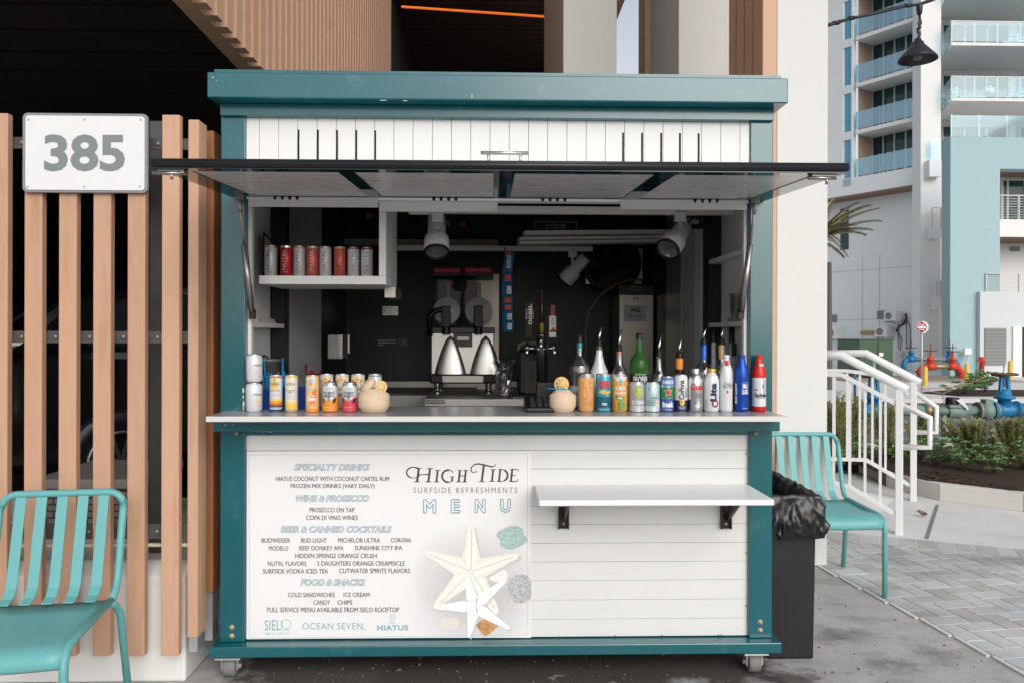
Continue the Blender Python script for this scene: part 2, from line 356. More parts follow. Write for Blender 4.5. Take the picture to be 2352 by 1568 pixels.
# edge course between slab and pavers
mb=MB(); 
for i in range(40):
    a=A0+dv*(.23*i+.004)+px*-.014; c=A0+dv*(.23*i+.222)+px*-.03
    mb.ext([Vector((p.x,p.y,.001)) for p in (a,c,c+px*.018,a+px*.018)],(0,0,.008))
tag(mb.build('paver_edging',sidem,None),kind='structure')
# concrete ribbon joint across the pavement
ja,jb=g(2128,1238),g(2153,1160); jd=(jb-ja).normalized()
jp=Vector((-jd.y,jd.x,0))*.012
sheet([ja-jp,ja+jp,jb+jp,jb-jp],.004,.007,'pavement_joint',mat('joint_dark',(.22,.21,.20),.9))
# kerb and planter bed
ins=[Vector((p.x-.02,p.y+.17,0)) for p in CF]
mb=MB()
for i in range(4):
    a,c,c2,a2=CF[i],CF[i+1],ins[i+1],ins[i]
    dd=(c-a).normalized()*.004
    mb.ext([a+dd,c-dd,c2-dd,a2+dd],(0,0,.145))
struct(mb,'planter_curb',curbm,.012)
bk=[Vector((9.5,5.7,0)),Vector((3.4,5.7,0))]
mb=MB(); mb.ext([p+Vector((0,0,0)) for p in ins]+bk,(0,0,.115)); struct(mb,'mulch_bed',mulchm)
mb=MB(); mb.ext([Vector((3.4,5.7,-.7)),Vector((30,5.7,-.7)),Vector((30,5.95,-.7)),Vector((3.4,5.95,-.7))],(0,0,.83)); struct(mb,'road_curb',curbm,.01)
grit=MB()         # grit and crumbs lying on the slab
for _ in range(700):
    x,y=(rnd.uniform(-1.3,2.3),rnd.uniform(-1.0,1.2)) if rnd.random()<.5 else (rnd.uniform(-1.1,1.6),rnd.gauss(.0,.18))
    r=.0015+.004*rnd.random()**3; a=rnd.random()*3.1
    grit.obox((x,y,r*.5),(r*math.cos(a),r*math.sin(a),0),(-r*.6*math.sin(a),r*.6*math.cos(a),0),(0,0,r*.5))
tag(grit.build('grit',mat('grit_brown',(.16,.12,.09),.9,var=.6,scale=60),None,recalc=False),kind='stuff')
bark=MB()
for _ in range(900):
    t=rnd.random()*3.4; i=min(int(t),3); f=t-i; p=ins[i].lerp(ins[i+1],f)+Vector((0,rnd.random()**1.5*1.0+.02,.115+rnd.random()*.01))
    a=rnd.random()*6.28; l=.015+rnd.random()*.035; d=Vector((math.cos(a),math.sin(a),(rnd.random()-.5)*.6)); s=Vector((-d.y,d.x,rnd.random()-.5))*.007
    bark.add([p-d*l-s,p+d*l-s*.6,p+d*l*.9+s,p-d*l+s],[(0,1,2,3)])
tag(bark.build('mulch_chips',mat('bark_chip',(.075,.036,.022),.9,var=.5,scale=30),None,recalc=False),kind='stuff')
# far kerb, pavement, bed and gravel across the road
farz=ROADZ+.12
sheet([Vector((0,20,0)),Vector((60,20,0)),Vector((60,60,0)),Vector((0,60,0))],ROADZ,farz,'far_pavement',sidem)
sheet([Vector((14.5,20.9,0)),Vector((27,20.9,0)),Vector((27,23.4,0)),Vector((15.6,23.4,0)),Vector((14.0,22.2,0))],ROADZ+.1,ROADZ+.16,'far_mulch_bed',mulchm)
sheet([Vector((14.5,28.0,0)),Vector((21.5,28.0,0)),Vector((21.5,32.5,0)),Vector((14.5,32.5,0))],farz,farz+.06,'gravel_bed',mat('gravel',(.33,.29,.25),.9,var=.5,scale=12,bump=.5,bscale=20))
for i in range(2):
    sheet([Vector((-10,13.1+i*.25,0)),Vector((60,13.1+i*.25,0)),Vector((60,13.22+i*.25,0)),Vector((-10,13.22+i*.25,0))],ROADZ,ROADZ+.004,'road_marking',mat('road_yellow',(.55,.34,.12),.8))
# ramp of concrete rising to the doorway behind the pier
rn,rf=g(2065,1227),g(2098,1150)
rd=Vector((-.86,.5,0)).normalized()
mb=MB(); a=rn+rd*.25; c=rf+rd*.15; l=1.9
v=[a,c,c+rd*.9,a+rd*.9,c+rd*l*1.6,a+rd*l*1.6]
v=[Vector((p.x,p.y,z)) for p,z in zip(v,(.005,.005,.17,.17,.17,.17))]
bt=[Vector((p.x,p.y,-.05)) for p in v]
mb.add(v+bt,[(0,1,2,3),(3,2,4,5),(0,3,9,6),(3,5,11,9),(1,7,8,2),(2,8,10,4),(4,10,11,5),(0,6,7,1)]); struct(mb,'concrete_ramp',sidem)
# ================================================================== GARAGE AND ITS FRONT
xs=-1.215
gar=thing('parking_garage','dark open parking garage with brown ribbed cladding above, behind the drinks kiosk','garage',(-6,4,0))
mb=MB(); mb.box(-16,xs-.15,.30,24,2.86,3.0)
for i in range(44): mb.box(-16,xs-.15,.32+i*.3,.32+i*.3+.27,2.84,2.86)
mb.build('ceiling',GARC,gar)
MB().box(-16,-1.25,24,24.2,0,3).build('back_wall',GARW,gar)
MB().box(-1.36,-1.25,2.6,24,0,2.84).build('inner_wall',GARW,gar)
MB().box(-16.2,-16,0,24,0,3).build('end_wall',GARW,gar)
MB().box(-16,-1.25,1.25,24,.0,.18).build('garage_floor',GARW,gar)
# ribbed screen on the upper side wall: ribs 0.134 apart
mb=MB(); xs=-1.215; y=.02
x=P(560,60,.9); 
yend=6.45
mb.box(xs-.14,xs-.06,.02,yend,2.80,9)
while y<yend:
    mb.box(xs-.06,xs,y,min(y+.078,yend),2.795,9); y+=.134
mb.build('ribbed_side_screen',BROWN,gar)
mb=MB(); mb.box(-16,xs-.10,-.06,.02,2.80,9)
x=-16
while x<xs-.08: mb.box(x,x+.078,-.12,-.06,2.795,9); x+=.134
mb.build('ribbed_front_screen',BROWN,gar)
mb=MB(); mb.box(-16,-1.36,.02,24,8.9,9.1); mb.build('roof',GARW,gar)
# deep soffit seen over the kiosk
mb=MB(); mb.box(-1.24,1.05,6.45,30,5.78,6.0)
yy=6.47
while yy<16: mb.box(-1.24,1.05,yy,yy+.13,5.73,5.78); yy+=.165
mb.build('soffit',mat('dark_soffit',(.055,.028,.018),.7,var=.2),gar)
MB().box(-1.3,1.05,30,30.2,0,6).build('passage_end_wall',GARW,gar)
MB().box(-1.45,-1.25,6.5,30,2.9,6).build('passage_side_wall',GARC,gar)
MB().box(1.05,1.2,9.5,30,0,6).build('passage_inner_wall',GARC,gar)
mb=MB(); yy=6.9
while yy<10: mb.box(1.80,1.86,yy,yy+.10,6.2-.0*yy,8); yy+=.18
mb.box(1.86,1.92,6.9,10,6.21,8); mb.build('ribbed_far_screen',BROWN,gar)
LED=mat('orange_led',(1,.20,.02),.5,var=0,emit=.55)
def led(p,q,label,m=LED):
    p,q=Vector(p),Vector(q); mb=MB().bar(p,q,.028,.02); solo(mb,'led_strip',m,label,'light strip','orange light strips in the dark garage')
led(P(922,16,6.9),P(1300,42,6.95+.15),'long orange light strip on the dark slatted soffit above the kiosk roof')
LEDR=mat('red_led',(1,.12,.03),.5,var=0,emit=.8)
led(P(-40,551,14),P(262,556,16),'thin orange light strip seen between the slats at mid height',LEDR)
led(P(-40,490,10),P(125,494,10.5),'faint red light strip seen between the slats just under the 385 sign',LEDR)
# ------------------------------------------------------------------ piers
def pier(label,u0,u1,Y,ub,zt,m,name='pier',bands=None):
    a,c=P(u0,800,Y).x,P(u1,800,Y).x
    k=(P(u0,800,0).x)/3.27; yb=(a/ (P(ub,800,0).x/3.27))-3.27
    t=thing(name,label,'pier',((a+c)/2,Y,0))
    MB().box(a,c,Y,yb,0,zt).build('shaft',m,t,.006)
    return t,a,c,yb
pier('grey white pier rising behind the roof of the kiosk, left of the sky gap',1292,1415,3.3,1248,11,mat('pier_paint',(.50,.50,.46),.8,var=.05,scale=2,bump=.1,bscale=60))
t,a,c,yb=pier('off white pier behind the kiosk roof with a thin brown strip at its left edge',1557,1676,3.25,1490,11,STUCG)
MB().box(P(1478,800,yb).x,a,yb-.05,yb+.3,0,11).build('edge_strip',BROWN,t)
t,a,c,yb=pier('brown boarded pier between the off white pier and the big white column',1750,1783,1.45,1672,11,mat('brown_boards',(.60,.37,.245),.6,var=.06,scale=3))
mb=MB()
for k in (.25,.5,.75): mb.box(a-.004,a+.004,1.45+(yb-1.45)*k-.003,1.45+(yb-1.45)*k+.003,0,11)
mb.build('board_joint',SLATD,t)
col=thing('column','big white stucco column standing right of the kiosk beside the turquoise chair','column',(1.85,1.6,0))
x0,x1=P(1783,800,1.47).x,P(1901,800,1.47).x
MB().box(x0,x1,1.47,1.9,0,11).build('shaft',STUC,col,.008)
# ------------------------------------------------------------------ podium wall
YW=-.06
pw=thing('podium_wall','low white painted concrete wall below the brown slat fence','wall',(-6,.3,0))
mb=MB(); mb.ext([(-16,YW,0),(-16,YW,.42),(-16,YW+.06,.47),(-16,1.25,.47),(-16,1.25,0)],(16-1.215,0,0)); mb.build('wall_body',PODW,pw,.01)
# ------------------------------------------------------------------ fence of vertical slats
fen=thing('slat_fence','tall fence of spaced brown vertical slats bolted to dark steel rails on the white wall','fence',(-2.5,-.1,0))
YF=-.145
SL=[(-30,17),(58,106),(137,184),(216,264),(296,341),(375,420)]   # front faces of the slats
zt=P(400,264,YF).z; zb=P(400,1505,YF).z
pitch=P(216,800,YF).x-P(137,800,YF).x; xs0=P(371,800,YF).x
for i in range(13):
    x=xs0-pitch*i; wd=.0675
    mb=MB().box(x,x+wd,YF,YF+.034,zb,zt-(.015 if 0<i<5 else 0)); mb.build('slat',SLAT,fen,.003)
# slats on the short return towards the garage
xr=P(431,800,-.12).x
for i in range(7):
    y=-.12+.17*i
    z1=P(440,272,-.12).z
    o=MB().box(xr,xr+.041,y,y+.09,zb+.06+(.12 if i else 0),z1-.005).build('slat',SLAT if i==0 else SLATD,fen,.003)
    MB().box(xr+.004,xr+.036,y+.012,y+.08,zb-.02 if i else zb+.0,zb+.24).build('slat_core',GALV,o)
RAIL=mat('steel_rail',(.10,.095,.09),.45,.5,var=.3,scale=12); BOLT=mat('dull_bolt',(.28,.27,.26),.5,.7,var=.2,scale=40)
for v0,v1 in ((315,341),(760,787),(1204,1238)):
    p=P(0,v0,YF+.036); q=P(0,v1,YF+.036)
    r=MB().box(-4.2,xr+.02,YF+.036,YF+.046,q.z,p.z).build('rail',RAIL,fen)
    for i in range(6):
        x=xs0-pitch*i-.03; zc=(p.z+q.z)/2
        MB().lathe([(.0001,.006),(.008,.006),(.008,0)],(x,YF+.036,zc),8,Matrix.Rotation(math.pi/2,3,'X')).build('bolt',BOLT,r)
    mb=MB()
    mb.box(xr-.012,xr-.002,YF+.05,1.1,q.z,p.z); mb.build('return_rail',RAIL,fen)
mb=MB(); x=P(366,800,.12).x; mb.box(x-.035,x+.035,.10,.17,.47,P(366,278,.1).z); mb.build('post',RAIL,fen,.003)
MB().box(x-3.2,x-3.13,.10,.17,.47,2.2).build('post',RAIL,fen,.003)
MB().box(-4.2,xr,YF+.037,YF+.05,P(0,1248,YF+.09).z,P(0,1241,YF+.09).z).build('bottom_rail',mat('worn_cream_bar',(.5,.42,.3),.7,var=.3),fen)
# sign 385
sg=thing('number_sign','white 385 number plate with grey border screwed to the brown slat fence','sign',P(195,440,-.16)); YS=-.165
def rrect(u0,v0,u1,v1,Y,r,n=5):
    a,c=P(u0,v1,Y),P(u1,v0,Y); pts=[]
    for cx,cz,s in ((c.x-r,c.z-r,0),(a.x+r,c.z-r,1),(a.x+r,a.z+r,2),(c.x-r,a.z+r,3)):
        for k in range(n+1): an=math.pi/2*(s+k/n); pts.append((cx+r*math.cos(an),Y,cz+r*math.sin(an)))
    return pts
MB().ext(rrect(51,262,339,442,YS,.02),(0,.016,0)).build('backing_plate',mat('sign_grey',(.24,.255,.26),.5,var=.06),sg,.002)
MB().ext(rrect(58,268,332,436,YS-.003,.014),(0,.003,0)).build('face',mat('sign_white',(.75,.75,.755),.45,var=.02),sg)
mb=MB(); tpx(mb,'385',101,309,287,394,YS-.0045,bold=.03); mb.build('lettering',mat('sign_digit_grey',(.21,.235,.24),.5,var=.03),sg,recalc=False)
for u,v in ((66,275),(195,275),(324,275),(64,429),(194,429),(322,429)):
    MB().lathe([(.0001,.002),(.004,.002),(.004,0)],P(u,v,YS-.003),8,Matrix.Rotation(math.pi/2,3,'X')).build('screw',GALV,sg)
# woven storage box behind the fence
YB=.36; wb=thing('deck_box','grey woven plastic deck box behind the slat fence','box',(P(200,1200,YB).x,YB+.2,.47))
WICK=bpy.data.materials.new('wicker'); WICK.use_nodes=True; n=WICK.node_tree.nodes; L=WICK.node_tree.links
bt=n.new('ShaderNodeTexBrick'); bt.inputs['Scale'].default_value=1; bt.inputs['Brick Width'].default_value=.06; bt.inputs['Row Height'].default_value=.03; bt.inputs['Mortar Size'].default_value=.004
bt.inputs['Color1'].default_value=(.23,.20,.175,1); bt.inputs['Color2'].default_value=(.19,.165,.145,1); bt.inputs['Mortar'].default_value=(.04,.03,.03,1)
tc=n.new('ShaderNodeTexCoord'); mp=n.new('ShaderNodeMapping'); mp.inputs['Rotation'].default_value=(math.pi/2,0,0)
L.new(tc.outputs['Object'],mp.inputs[0]); L.new(mp.outputs[0],bt.inputs[0]); L.new(bt.outputs[0],n['Principled BSDF'].inputs['Base Color'])
xa,xb=P(75,1200,YB).x,P(308,1200,YB).x
MB().box(xa,xb,YB,YB+.55,.47,.685).build('box_body',WICK,wb,.01)
mb=MB().box(xa-.012,xb+.012,YB-.012,YB+.56,.688,.735); mb.build('lid',mat('box_lid',(.30,.27,.24),.6,var=.12,scale=30),wb,.012)
# ------------------------------------------------------------------ black car parked inside
def car(label,loc,rz):
    t=thing('parked_car',label,'car',(0,0,0))
    CB=mat('black_car_paint',(.006,.006,.007),.06,var=0,coat=.6); CG=mat('car_glass',(.012,.016,.02),.03,var=0)
    # profile along +x (front), rear at x=0, z from ground
    prof=[(.05,.42),(0,.62),(.03,.85),(.10,1.02),(.75,1.10),(3.0,1.08),(4.15,.98),(4.5,.80),(4.55,.5),(4.48,.34),(.2,.32)]
    mb=MB(); mb.ext([(x,-.88,z) for x,z in prof],(0,1.76,0)); mb.build('car_body',CB,t,.06)
    cab=[(.18,1.06),(.62,1.44),(1.2,1.56),(2.1,1.55),(2.6,1.45),(3.25,1.06)]
    mb=MB(); mb.ext([(x,-.72,z) for x,z in cab],(0,1.44,0)); mb.build('roof',CB,t,.07)
    for s in (-1,1):
        mb=MB(); mb.ext([(x,s*.726,z) for x,z in ((.75,1.12),(.95,1.42),(1.3,1.48),(2.0,1.47),(2.45,1.39),(2.95,1.12))],(0,s*.01,0)); mb.build('side_window',CG,t)
        for xw in (.93,3.62):
            w=MB().lathe([(.20,-.11),(.33,-.11),(.35,-.08),(.35,.08),(.33,.11),(.20,.11),(.20,-.11)],(xw,s*.80,.35),28,Matrix.Rotation(math.pi/2,3,'X')).build('wheel',BLACKR,t)
            mb=MB()
            for k in range(10):
                a=2*math.pi*k/10; mb.bar((xw,s*.88,.35),(xw+.2*math.cos(a),s*.90,.35+.2*math.sin(a)),.022,.02,(0,1,0))
            mb.lathe([(.19,-.01),(.215,-.01),(.215,.03),(.19,.03),(.19,-.01)],(xw,s*.89,.35),28,Matrix.Rotation(math.pi/2,3,'X')); mb.build('rim',mat('rim_grey',(.25,.25,.26),.35,.9,var=.1),w)
        mb=MB().ext([(.02,s*.45,.80),(.01,s*.80,.80),(.25,s*.895,.84),(.28,s*.89,.97),(.05,s*.80,.98),(.05,s*.45,.95)],(-.03,0,0)); mb.build('tail_light',mat('tail_lamp',(.5,.01,.008),.08,var=0,coat=.5,emit=.03),t,.006)
    MB().ext([(.15,-.62,1.12),(.15,.62,1.12),(.55,.58,1.43),(.55,-.58,1.43)],(-.02,0,.01)).build('rear_window',CG,t)
    MB().box(-.03,.06,-.85,.85,.40,.58).build('rear_bumper',CB,t,.03)
    MB().box(-.035,-.02,-.16,.16,.66,.76).build('number_plate',PRW,t)
    t.location=loc; t.rotation_euler=(0,0,rz); return t
car('shiny black car parked in the dark garage behind the fence',(-3.75,2.25,.18),R_(38))
# ================================================================== KIOSK
KX0,KX1,PI0,PI1=-1.101,1.167,-1.001,1.071
ZC=1.075; YBK=2.35
kio=thing('drinks_kiosk','teal framed white boarded drinks kiosk on casters with its hatch propped open','kiosk',(.03,0,0))
PX=Matrix.Rotation(math.pi/2,3,'X')     # lathe axis turned to -y
def bolt(p,parent,r=.009,m=RUSTY,name='bolt'):
    mb=MB().lathe([(.0001,.010),(r*.55,.010),(r*.6,.004),(r,.004),(r*1.25,.0)],p,10,PX); return mb.build(name,m,parent)
for x0,x1 in ((KX0,PI0),(PI1,KX1)):
    o=MB().box(x0,x1,0,.095,.1335,2.275).build('post',TEAL,kio,.004)
    for v in ((1440,1460) if x0<0 else (1428,1447)):
        p=P(532 if x0<0 else 1746,v,0); bolt(p,o,.0095)
    bolt(P(543 if x0<0 else 1737,993,-.012),o,.008)
    MB().box(x0,x1,YBK-.095,YBK,.165,2.275).build('post',TEAL,kio,.004)
MB().box(KX0+.004,KX1-.004,-.022,.10,2.268,2.318).build('frieze',TEAL,kio,.003)
MB().box(-1.121,1.192,-.10,YBK+.06,2.318,2.418).build('roof_fascia',TEAL,kio,.004)
MB().box(-1.10,1.17,-.08,YBK+.04,2.419,2.435).build('roof_sheet',TEAL,kio)
def flakes(name,pts,Y,m,par):      # bare patches where the paint has come off
    mb=MB()
    for u,v,ru,rv_ in pts:
        n=9; mb.add([P(u+ru*math.cos(2*math.pi*k/n)*(.6+.7*rnd.random()),v+rv_*math.sin(2*math.pi*k/n)*(.6+.7*rnd.random()),Y) for k in range(n)],[list(range(n))])
    return mb.build(name,m,par,recalc=False)
BARE=mat('bare_primer',(.72,.70,.64),.8,var=.1,scale=40)
posts=[o for o in kio.children if o.name.startswith('post')]
flakes('bare_patch',[(559,896,2.2,8),(558.5,911,2,5),(559.5,926,2.6,8),(559,938,1.5,4),(549,930,.8,.9),(545,936,.9,.8),(552,917,.7,.7),(540,941,.8,.6)],-.0007,BARE,posts[0])
flakes('bare_patch',[(1731,905,.8,1.5),(1732,918,.6,1),(1731,890,.7,.8),(1733,512,1,2)],-.0007,BARE,posts[2])
fas=[o for o in kio.children if o.name.startswith('roof_fascia')][0]
flakes('bare_patch',[(1084,221,.9,5),(489,178,1.5,2),(497,186,1,1),(880,231,9,.7),(930,232,6,.6)],-.1007,BARE,fas)
# upright white boards over the hatch, five vent slots each side, their dark painted as black strips
def board_x(u): return P(u,320,0.01).x
edges=[PI0]+[board_x(595.6+44.15*i) for i in range(26)]
edges=[e for e in edges if e<PI1-.015]+[PI1]
mb=MB(); back=MB()
zt_,zb_=2.268,1.985
zs=P(700,299,0.01).z
for i in range(len(edges)-1):
    a,c=edges[i]+.0008,edges[i+1]-.0008
    mb.box(a,c,.008,.024,zb_,zt_)
    back.box(edges[i],edges[i+1],.0245,.030,zb_,zt_)
mb.build('upper_boards',WHITEV,kio,.0015); back.build('upper_backing',mat('groove_shadow',(.60,.57,.53),.8,var=0),kio)
for u in (686,730.5,774.5,818.5,862,1431,1474.5,1518.5,1561.5,1604.5):
    x=board_x(u); MB().box(x-.0038,x+.0038,.0065,.012,zb_,zs).build('vent_slot',mat('slot_black',(.01,.01,.01),.9,var=0),kio)
# lower front
mb=MB(); bk2=MB(); ys=.022
vz=[1004,1033,1075.5,1118,1161,1203,1246,1289,1332,1376.5,1420.5,1469]
zz=[P(1400,v,ys).z for v in vz]; zz[0]=.985; zz[-1]=.137
for i in range(len(zz)-1):
    mb.box(PI0,PI1,ys,ys+.018,zz[i+1]+.0006,zz[i]-.0006)
mb.build('front_boards',WHITE,kio,.0013)
MB().box(PI0,PI1,ys+.0185,ys+.028,.137,.985).build('front_backing',mat('groove_shadow',(.60,.57,.53),.8,var=0),kio)
mb=MB()
for u,v in ((1713,1041),(1713,1269),(1713,1390),(1285,1461),(1412,1459),(1520,1458),(1657,1457),(1650,1457)):
    mb.lathe([(.0001,.001),(.004,.001),(.004,0)],P(u,v,ys),8,PX)
mb.build('board_screws',mat('screw_rust',(.35,.26,.18),.6,.4),kio)
MB().box(KX0-.025,KX1+.023,-.05,.12,.089,.133).build('base_beam',TEAL,kio,.004)
MB().box(KX0,KX1,.12,YBK,.10,.134).build('floor',DKG,kio)
# counter and apron
MB().box(KX0+.004,KX1-.004,-.097,-.004,1.002,1.053).build('counter_apron',TEAL,kio,.003)
MB().box(PI0+.001,PI1-.001,-.001,.03,.975,1.04).build('top_rail',TEAL,kio,.002)
CX0,CX1=-1.078,1.144; ct=MB().box(CX0,CX1,-.2225,-.001,1.0545,ZC).box(PI0+.002,PI1-.002,-.001,.19,1.0545,ZC); ct=ct.build('counter_top',COUNTER,kio)
MB().box(CX0,CX1,-.2255,-.2225,1.0545,ZC-.0005).build('counter_edge',COUNTERE,ct,.0008)
flakes('bare_patch',[(604,991.3,1.6,.5),(622,991.5,2.4,.6),(517,975,3,1),(535,974,2,.8)],-.0977,BARE,[o for o in kio.children if o.name.startswith('counter_apron')][0])
# walls of the body
MB().box(KX0,KX0+.02,.095,YBK,.165,2.30).build('side_wall',WHITE,kio)
MB().box(KX1-.02,KX1,.095,YBK,.165,2.30).build('side_wall',WHITE,kio)
xl=PI0-.002; xr2=PI1+.002
def xl_y(u): return xl/(P(u,800,0).x/3.27)-3.27
l1,l2,l3=xl_y(653),xl_y(664),xl_y(738)
MB().box(KX0+.022,KX0+.03,.096,l1,.17,2.25).build('inner_side_panel',INW,kio)
MB().box(xl-.06,xl,l1,l2,.17,2.25).build('inner_side_panel',BLACK,kio)
MB().box(xl-.02,xl,l2,l3,.17,2.25).build('inner_side_panel',INGREY,kio)
MB().box(xl-.02,xl+.001,l3,YBK,.17,2.25).build('inner_side_panel',DKG,kio)
# right wall: boards, door frame
def xr_y(u):  # depth at which the inner right wall appears at photo column u
    return xr2/(P(u,800,0).x/3.27)-3.27
y1,y2,y3,y4,y5,y6=[xr_y(u) for u in (1627,1613,1596,1566,1532,1518)]
MB().box(KX1-.03,KX1-.022,.096,y1,.17,2.25).build('inner_side_panel',INW,kio)
MB().box(xr2,xr2+.06,y1,y2,.17,2.25).build('inner_side_panel',BLACK,kio)
MB().box(xr2-.004,xr2+.02,y2,y3,.17,2.12).build('door_frame',WHITEP,kio)
MB().box(xr2,xr2+.02,y3,y4,.17,2.25).build('inner_side_panel',INGREY,kio)
MB().box(xr2-.006,xr2+.02,y4,y5,.17,2.20).build('door_frame',mat('streaked_frame',(.30,.32,.29),.35,.3,var=.25,scale=9,stretch=(4,4,.6)),kio)
MB().box(xr2,xr2+.02,y5,YBK,.17,2.25).build('inner_side_panel',DKG,kio)
MB().box(PI0-.05,PI1+.05,YBK-.04,YBK-.02,.165,2.26).build('back_wall',DKG,kio)
MB().box(PI0-.05,PI1+.05,.03,YBK-.02,2.235,2.26).build('ceiling_panel',mat('inner_ceiling',(.02,.018,.016),.7,var=.2),kio)
MB().box(-.72,.1,YBK-.30,YBK-.05,.17,.98).build('low_cabinet',mat('low_cabinet_cream',(.70,.68,.62),.5,var=.04),kio)
MB().box(-.75,.35,YBK-.06,YBK-.04,1.02,1.06).build('wall_rail',STEELD,kio)
# header trims under the hinge
MB().box(PI0,PI1,.012,.07,1.935,1.975).build('header_board',INW,kio,.002)
MB().box(PI0+.01,P(870,462,.02).x,.004,.012,1.905,1.95).build('header_trim',INW,kio,.001)
MB().box(P(870,462,.02).x+.001,P(1143,462,.02).x,.020,.045,1.893,1.934).build('header_trim',INW,kio,.001)
MB().box(P(1424,462,.02).x,PI1-.012,.004,.012,1.905,1.95).build('header_trim',INW,kio,.001)
MB().box(PI0+.001,PI0+.016,.03,.06,ZC,1.93).build('jamb_trim',INW,kio,.001)
MB().box(PI1-.016,PI1-.001,.03,.06,ZC,1.93).build('jamb_trim',INW,kio,.001)
# open shelf box on the left
bx0,bx1=PI0+.018,P(887,480,.13).x; zl0,zl1=1.598,1.633
MB().box(bx0,bx1,.13,.52,zl0,zl1).build('can_shelf',INW,kio,.001)
MB().box(bx1-.03,bx1,.13,.52,zl1+.001,2.0).build('shelf_divider',INW,kio,.001)
MB().box(bx1-.028,bx1+.02,.30,.56,1.55,1.597).build('shelf_bracket',STEELD,kio)
for zc in (1.435,):
    MB().box(KX0+.03,xl-.001,.10,l1-.001,zc-.02,zc).build('side_shelf',INW,kio)
for zc in (1.755,1.445):
    MB().box(xr2+.001,KX1-.03,.10,y1-.001,zc-.02,zc).build('side_shelf',INW,kio)
# fold-down shelf
sh=MB().box(P(1228,1113,.02).x,PI1+.0,-.29,.018,.745,.767).build('drop_shelf',mat('shelf_white',(.79,.79,.785),.35,var=.02,scale=8),kio,.003)
BRK=mat('bracket_black',(.03,.025,.022),.4,.5,var=.2)
for u in (1294,1666):
    x=P(u,1180,.02).x; z0=P(u,1212,.02).z
    mb=MB().box(x-.0215,x+.0215,.012,.0215,z0,.744).box(x-.0215,x-.017,-.002,.012,z0,.744).box(x+.017,x+.0215,-.002,.012,z0,.744)
    mb.box(x-.02,x+.02,-.20,.012,.735,.7445); mb.bar((x+.004,.005,z0+.045),(x+.004,-.155,.735),.026,.012,(1,0,0))
    br=mb.build('bracket',BRK,sh); bolt((x,.012,z0+.02),br,.005,GALV,'screw')
# casters
for x,y in ((-1.052,-.005),(1.085,-.005),(-1.052,2.2),(1.085,2.2)):
    c=MB().box(x-.05,x+.05,y-.05,y+.05,.082,.0885).box(x-.034,x-.028,y-.022,y+.022,.030,.082).box(x+.028,x+.034,y-.022,y+.022,.030,.082).build('caster',GALV,kio,.001)
    MB().lathe([(.015,-.024),(.037,-.024),(.041,-.019),(.041,.019),(.037,.024),(.015,.024)],(x,y,.041),24,Matrix.Rotation(math.pi/2,3,'Y')).build('wheel',mat('caster_grey',(.20,.19,.18),.7,var=.25,scale=30),c)
    MB().lathe([(.0001,-.042),(.011,-.042),(.011,.042),(.0001,.042)],(x,y,.041),10,Matrix.Rotation(math.pi/2,3,'Y')).build('axle',RUSTY,c)
# ------------------------------------------------------------------ hatch
AX0,AX1=-1.052,1.131; AY0,AY1=-.76,-.012; AZ0,AZ1=1.924,1.962
def az(y): return AZ0+(AZ1-AZ0)*(y-AY0)/(AY1-AY0)
def slab(mb,x0,x1,y0,y1,d0,d1):    # a board lying in the hatch's slope, d below its upper face
    return mb.add([(x,y,az(y)+d) for x in (x0,x1) for y in (y0,y1) for d in (d0,d1)],[(0,1,3,2),(4,6,7,5),(0,4,5,1),(2,3,7,6),(0,2,6,4),(1,5,7,3)])
hx=[(P(440,388,-.70).x,P(777,388,-.70).x),(P(813,388,-.70).x,P(1135,388,-.70).x),(P(1182,390,-.70).x,P(1505,391,-.70).x),(P(1552,391,-.70).x,P(1868,392,-.70).x)]
yA,yB=-.70,-.045
mb=MB()
slab(mb,AX0,AX1,AY0,yA,-.022,0); slab(mb,AX0,AX1,yB,AY1,-.022,0)
xs_=[AX0]+[q for h in hx for q in h]+[AX1]
for i in range(0,len(xs_),2): slab(mb,xs_[i],xs_[i+1],yA,yB,-.022,0)
hat=mb.build('hatch',TEALG,kio)
mb=MB(); slab(mb,AX0+.003,AX1-.003,AY0+.003,AY1-.003,.0005,.006); mb.build('hatch_skin',WHITE,hat)
for a,c in hx:
    mb=MB(); slab(mb,a+.0015,c-.0015,yA+.0015,yB-.0015,-.0195,-.0005); mb.build('panel',mat('hatch_panel',(.62,.61,.60),.28,var=.04,scale=5,stretch=(1,3,1)),hat)
mb=MB(); n=16
mb.tube([(AX0-.004,AY0-.004,AZ0-.008),(AX1+.004,AY0-.004,AZ0-.005)],.0115,10); mb.tube([(AX0-.004,AY0-.006,AZ0+.001),(AX1+.004,AY0-.006,AZ0+.004)],.006,8); mb.build('rubber_edge',BLACKR,hat)
mb=MB(); z=P(1160,352,-.70).z
xa,xb=P(1104,352,-.70).x,P(1213,352,-.70).x
mb.tube([(xa,-.70,z),(xb,-.70,z)],.006,10)
for x in (xa+.025,xb-.025): mb.tube([(x,-.70,z),(x,-.70,az(-.70)+.006)],.0045,8)
mb.build('handle',STEEL,hat)
for u0,v0 in ((657,448),(1022,450),(1272,455),(1622,455)):
    mb=MB()
    for k in (-1.5,-.5,.5,1.5):
        p=P(u0+k*17,v0-2,-.028); zt0=az(-.028)-.022
        mb.tube([(p.x,-.028,zt0),(p.x,-.028,zt0-.012)],.0035,6); mb.lathe([(.0001,-.008),(.0065,-.008),(.0065,-.004),(.0001,-.004)],(p.x,-.028,zt0),8); mb.lathe([(.008,-.002),(.008,0)],(p.x,-.028,zt0),8)
    mb.build('hinge_bolts',BRK,hat)
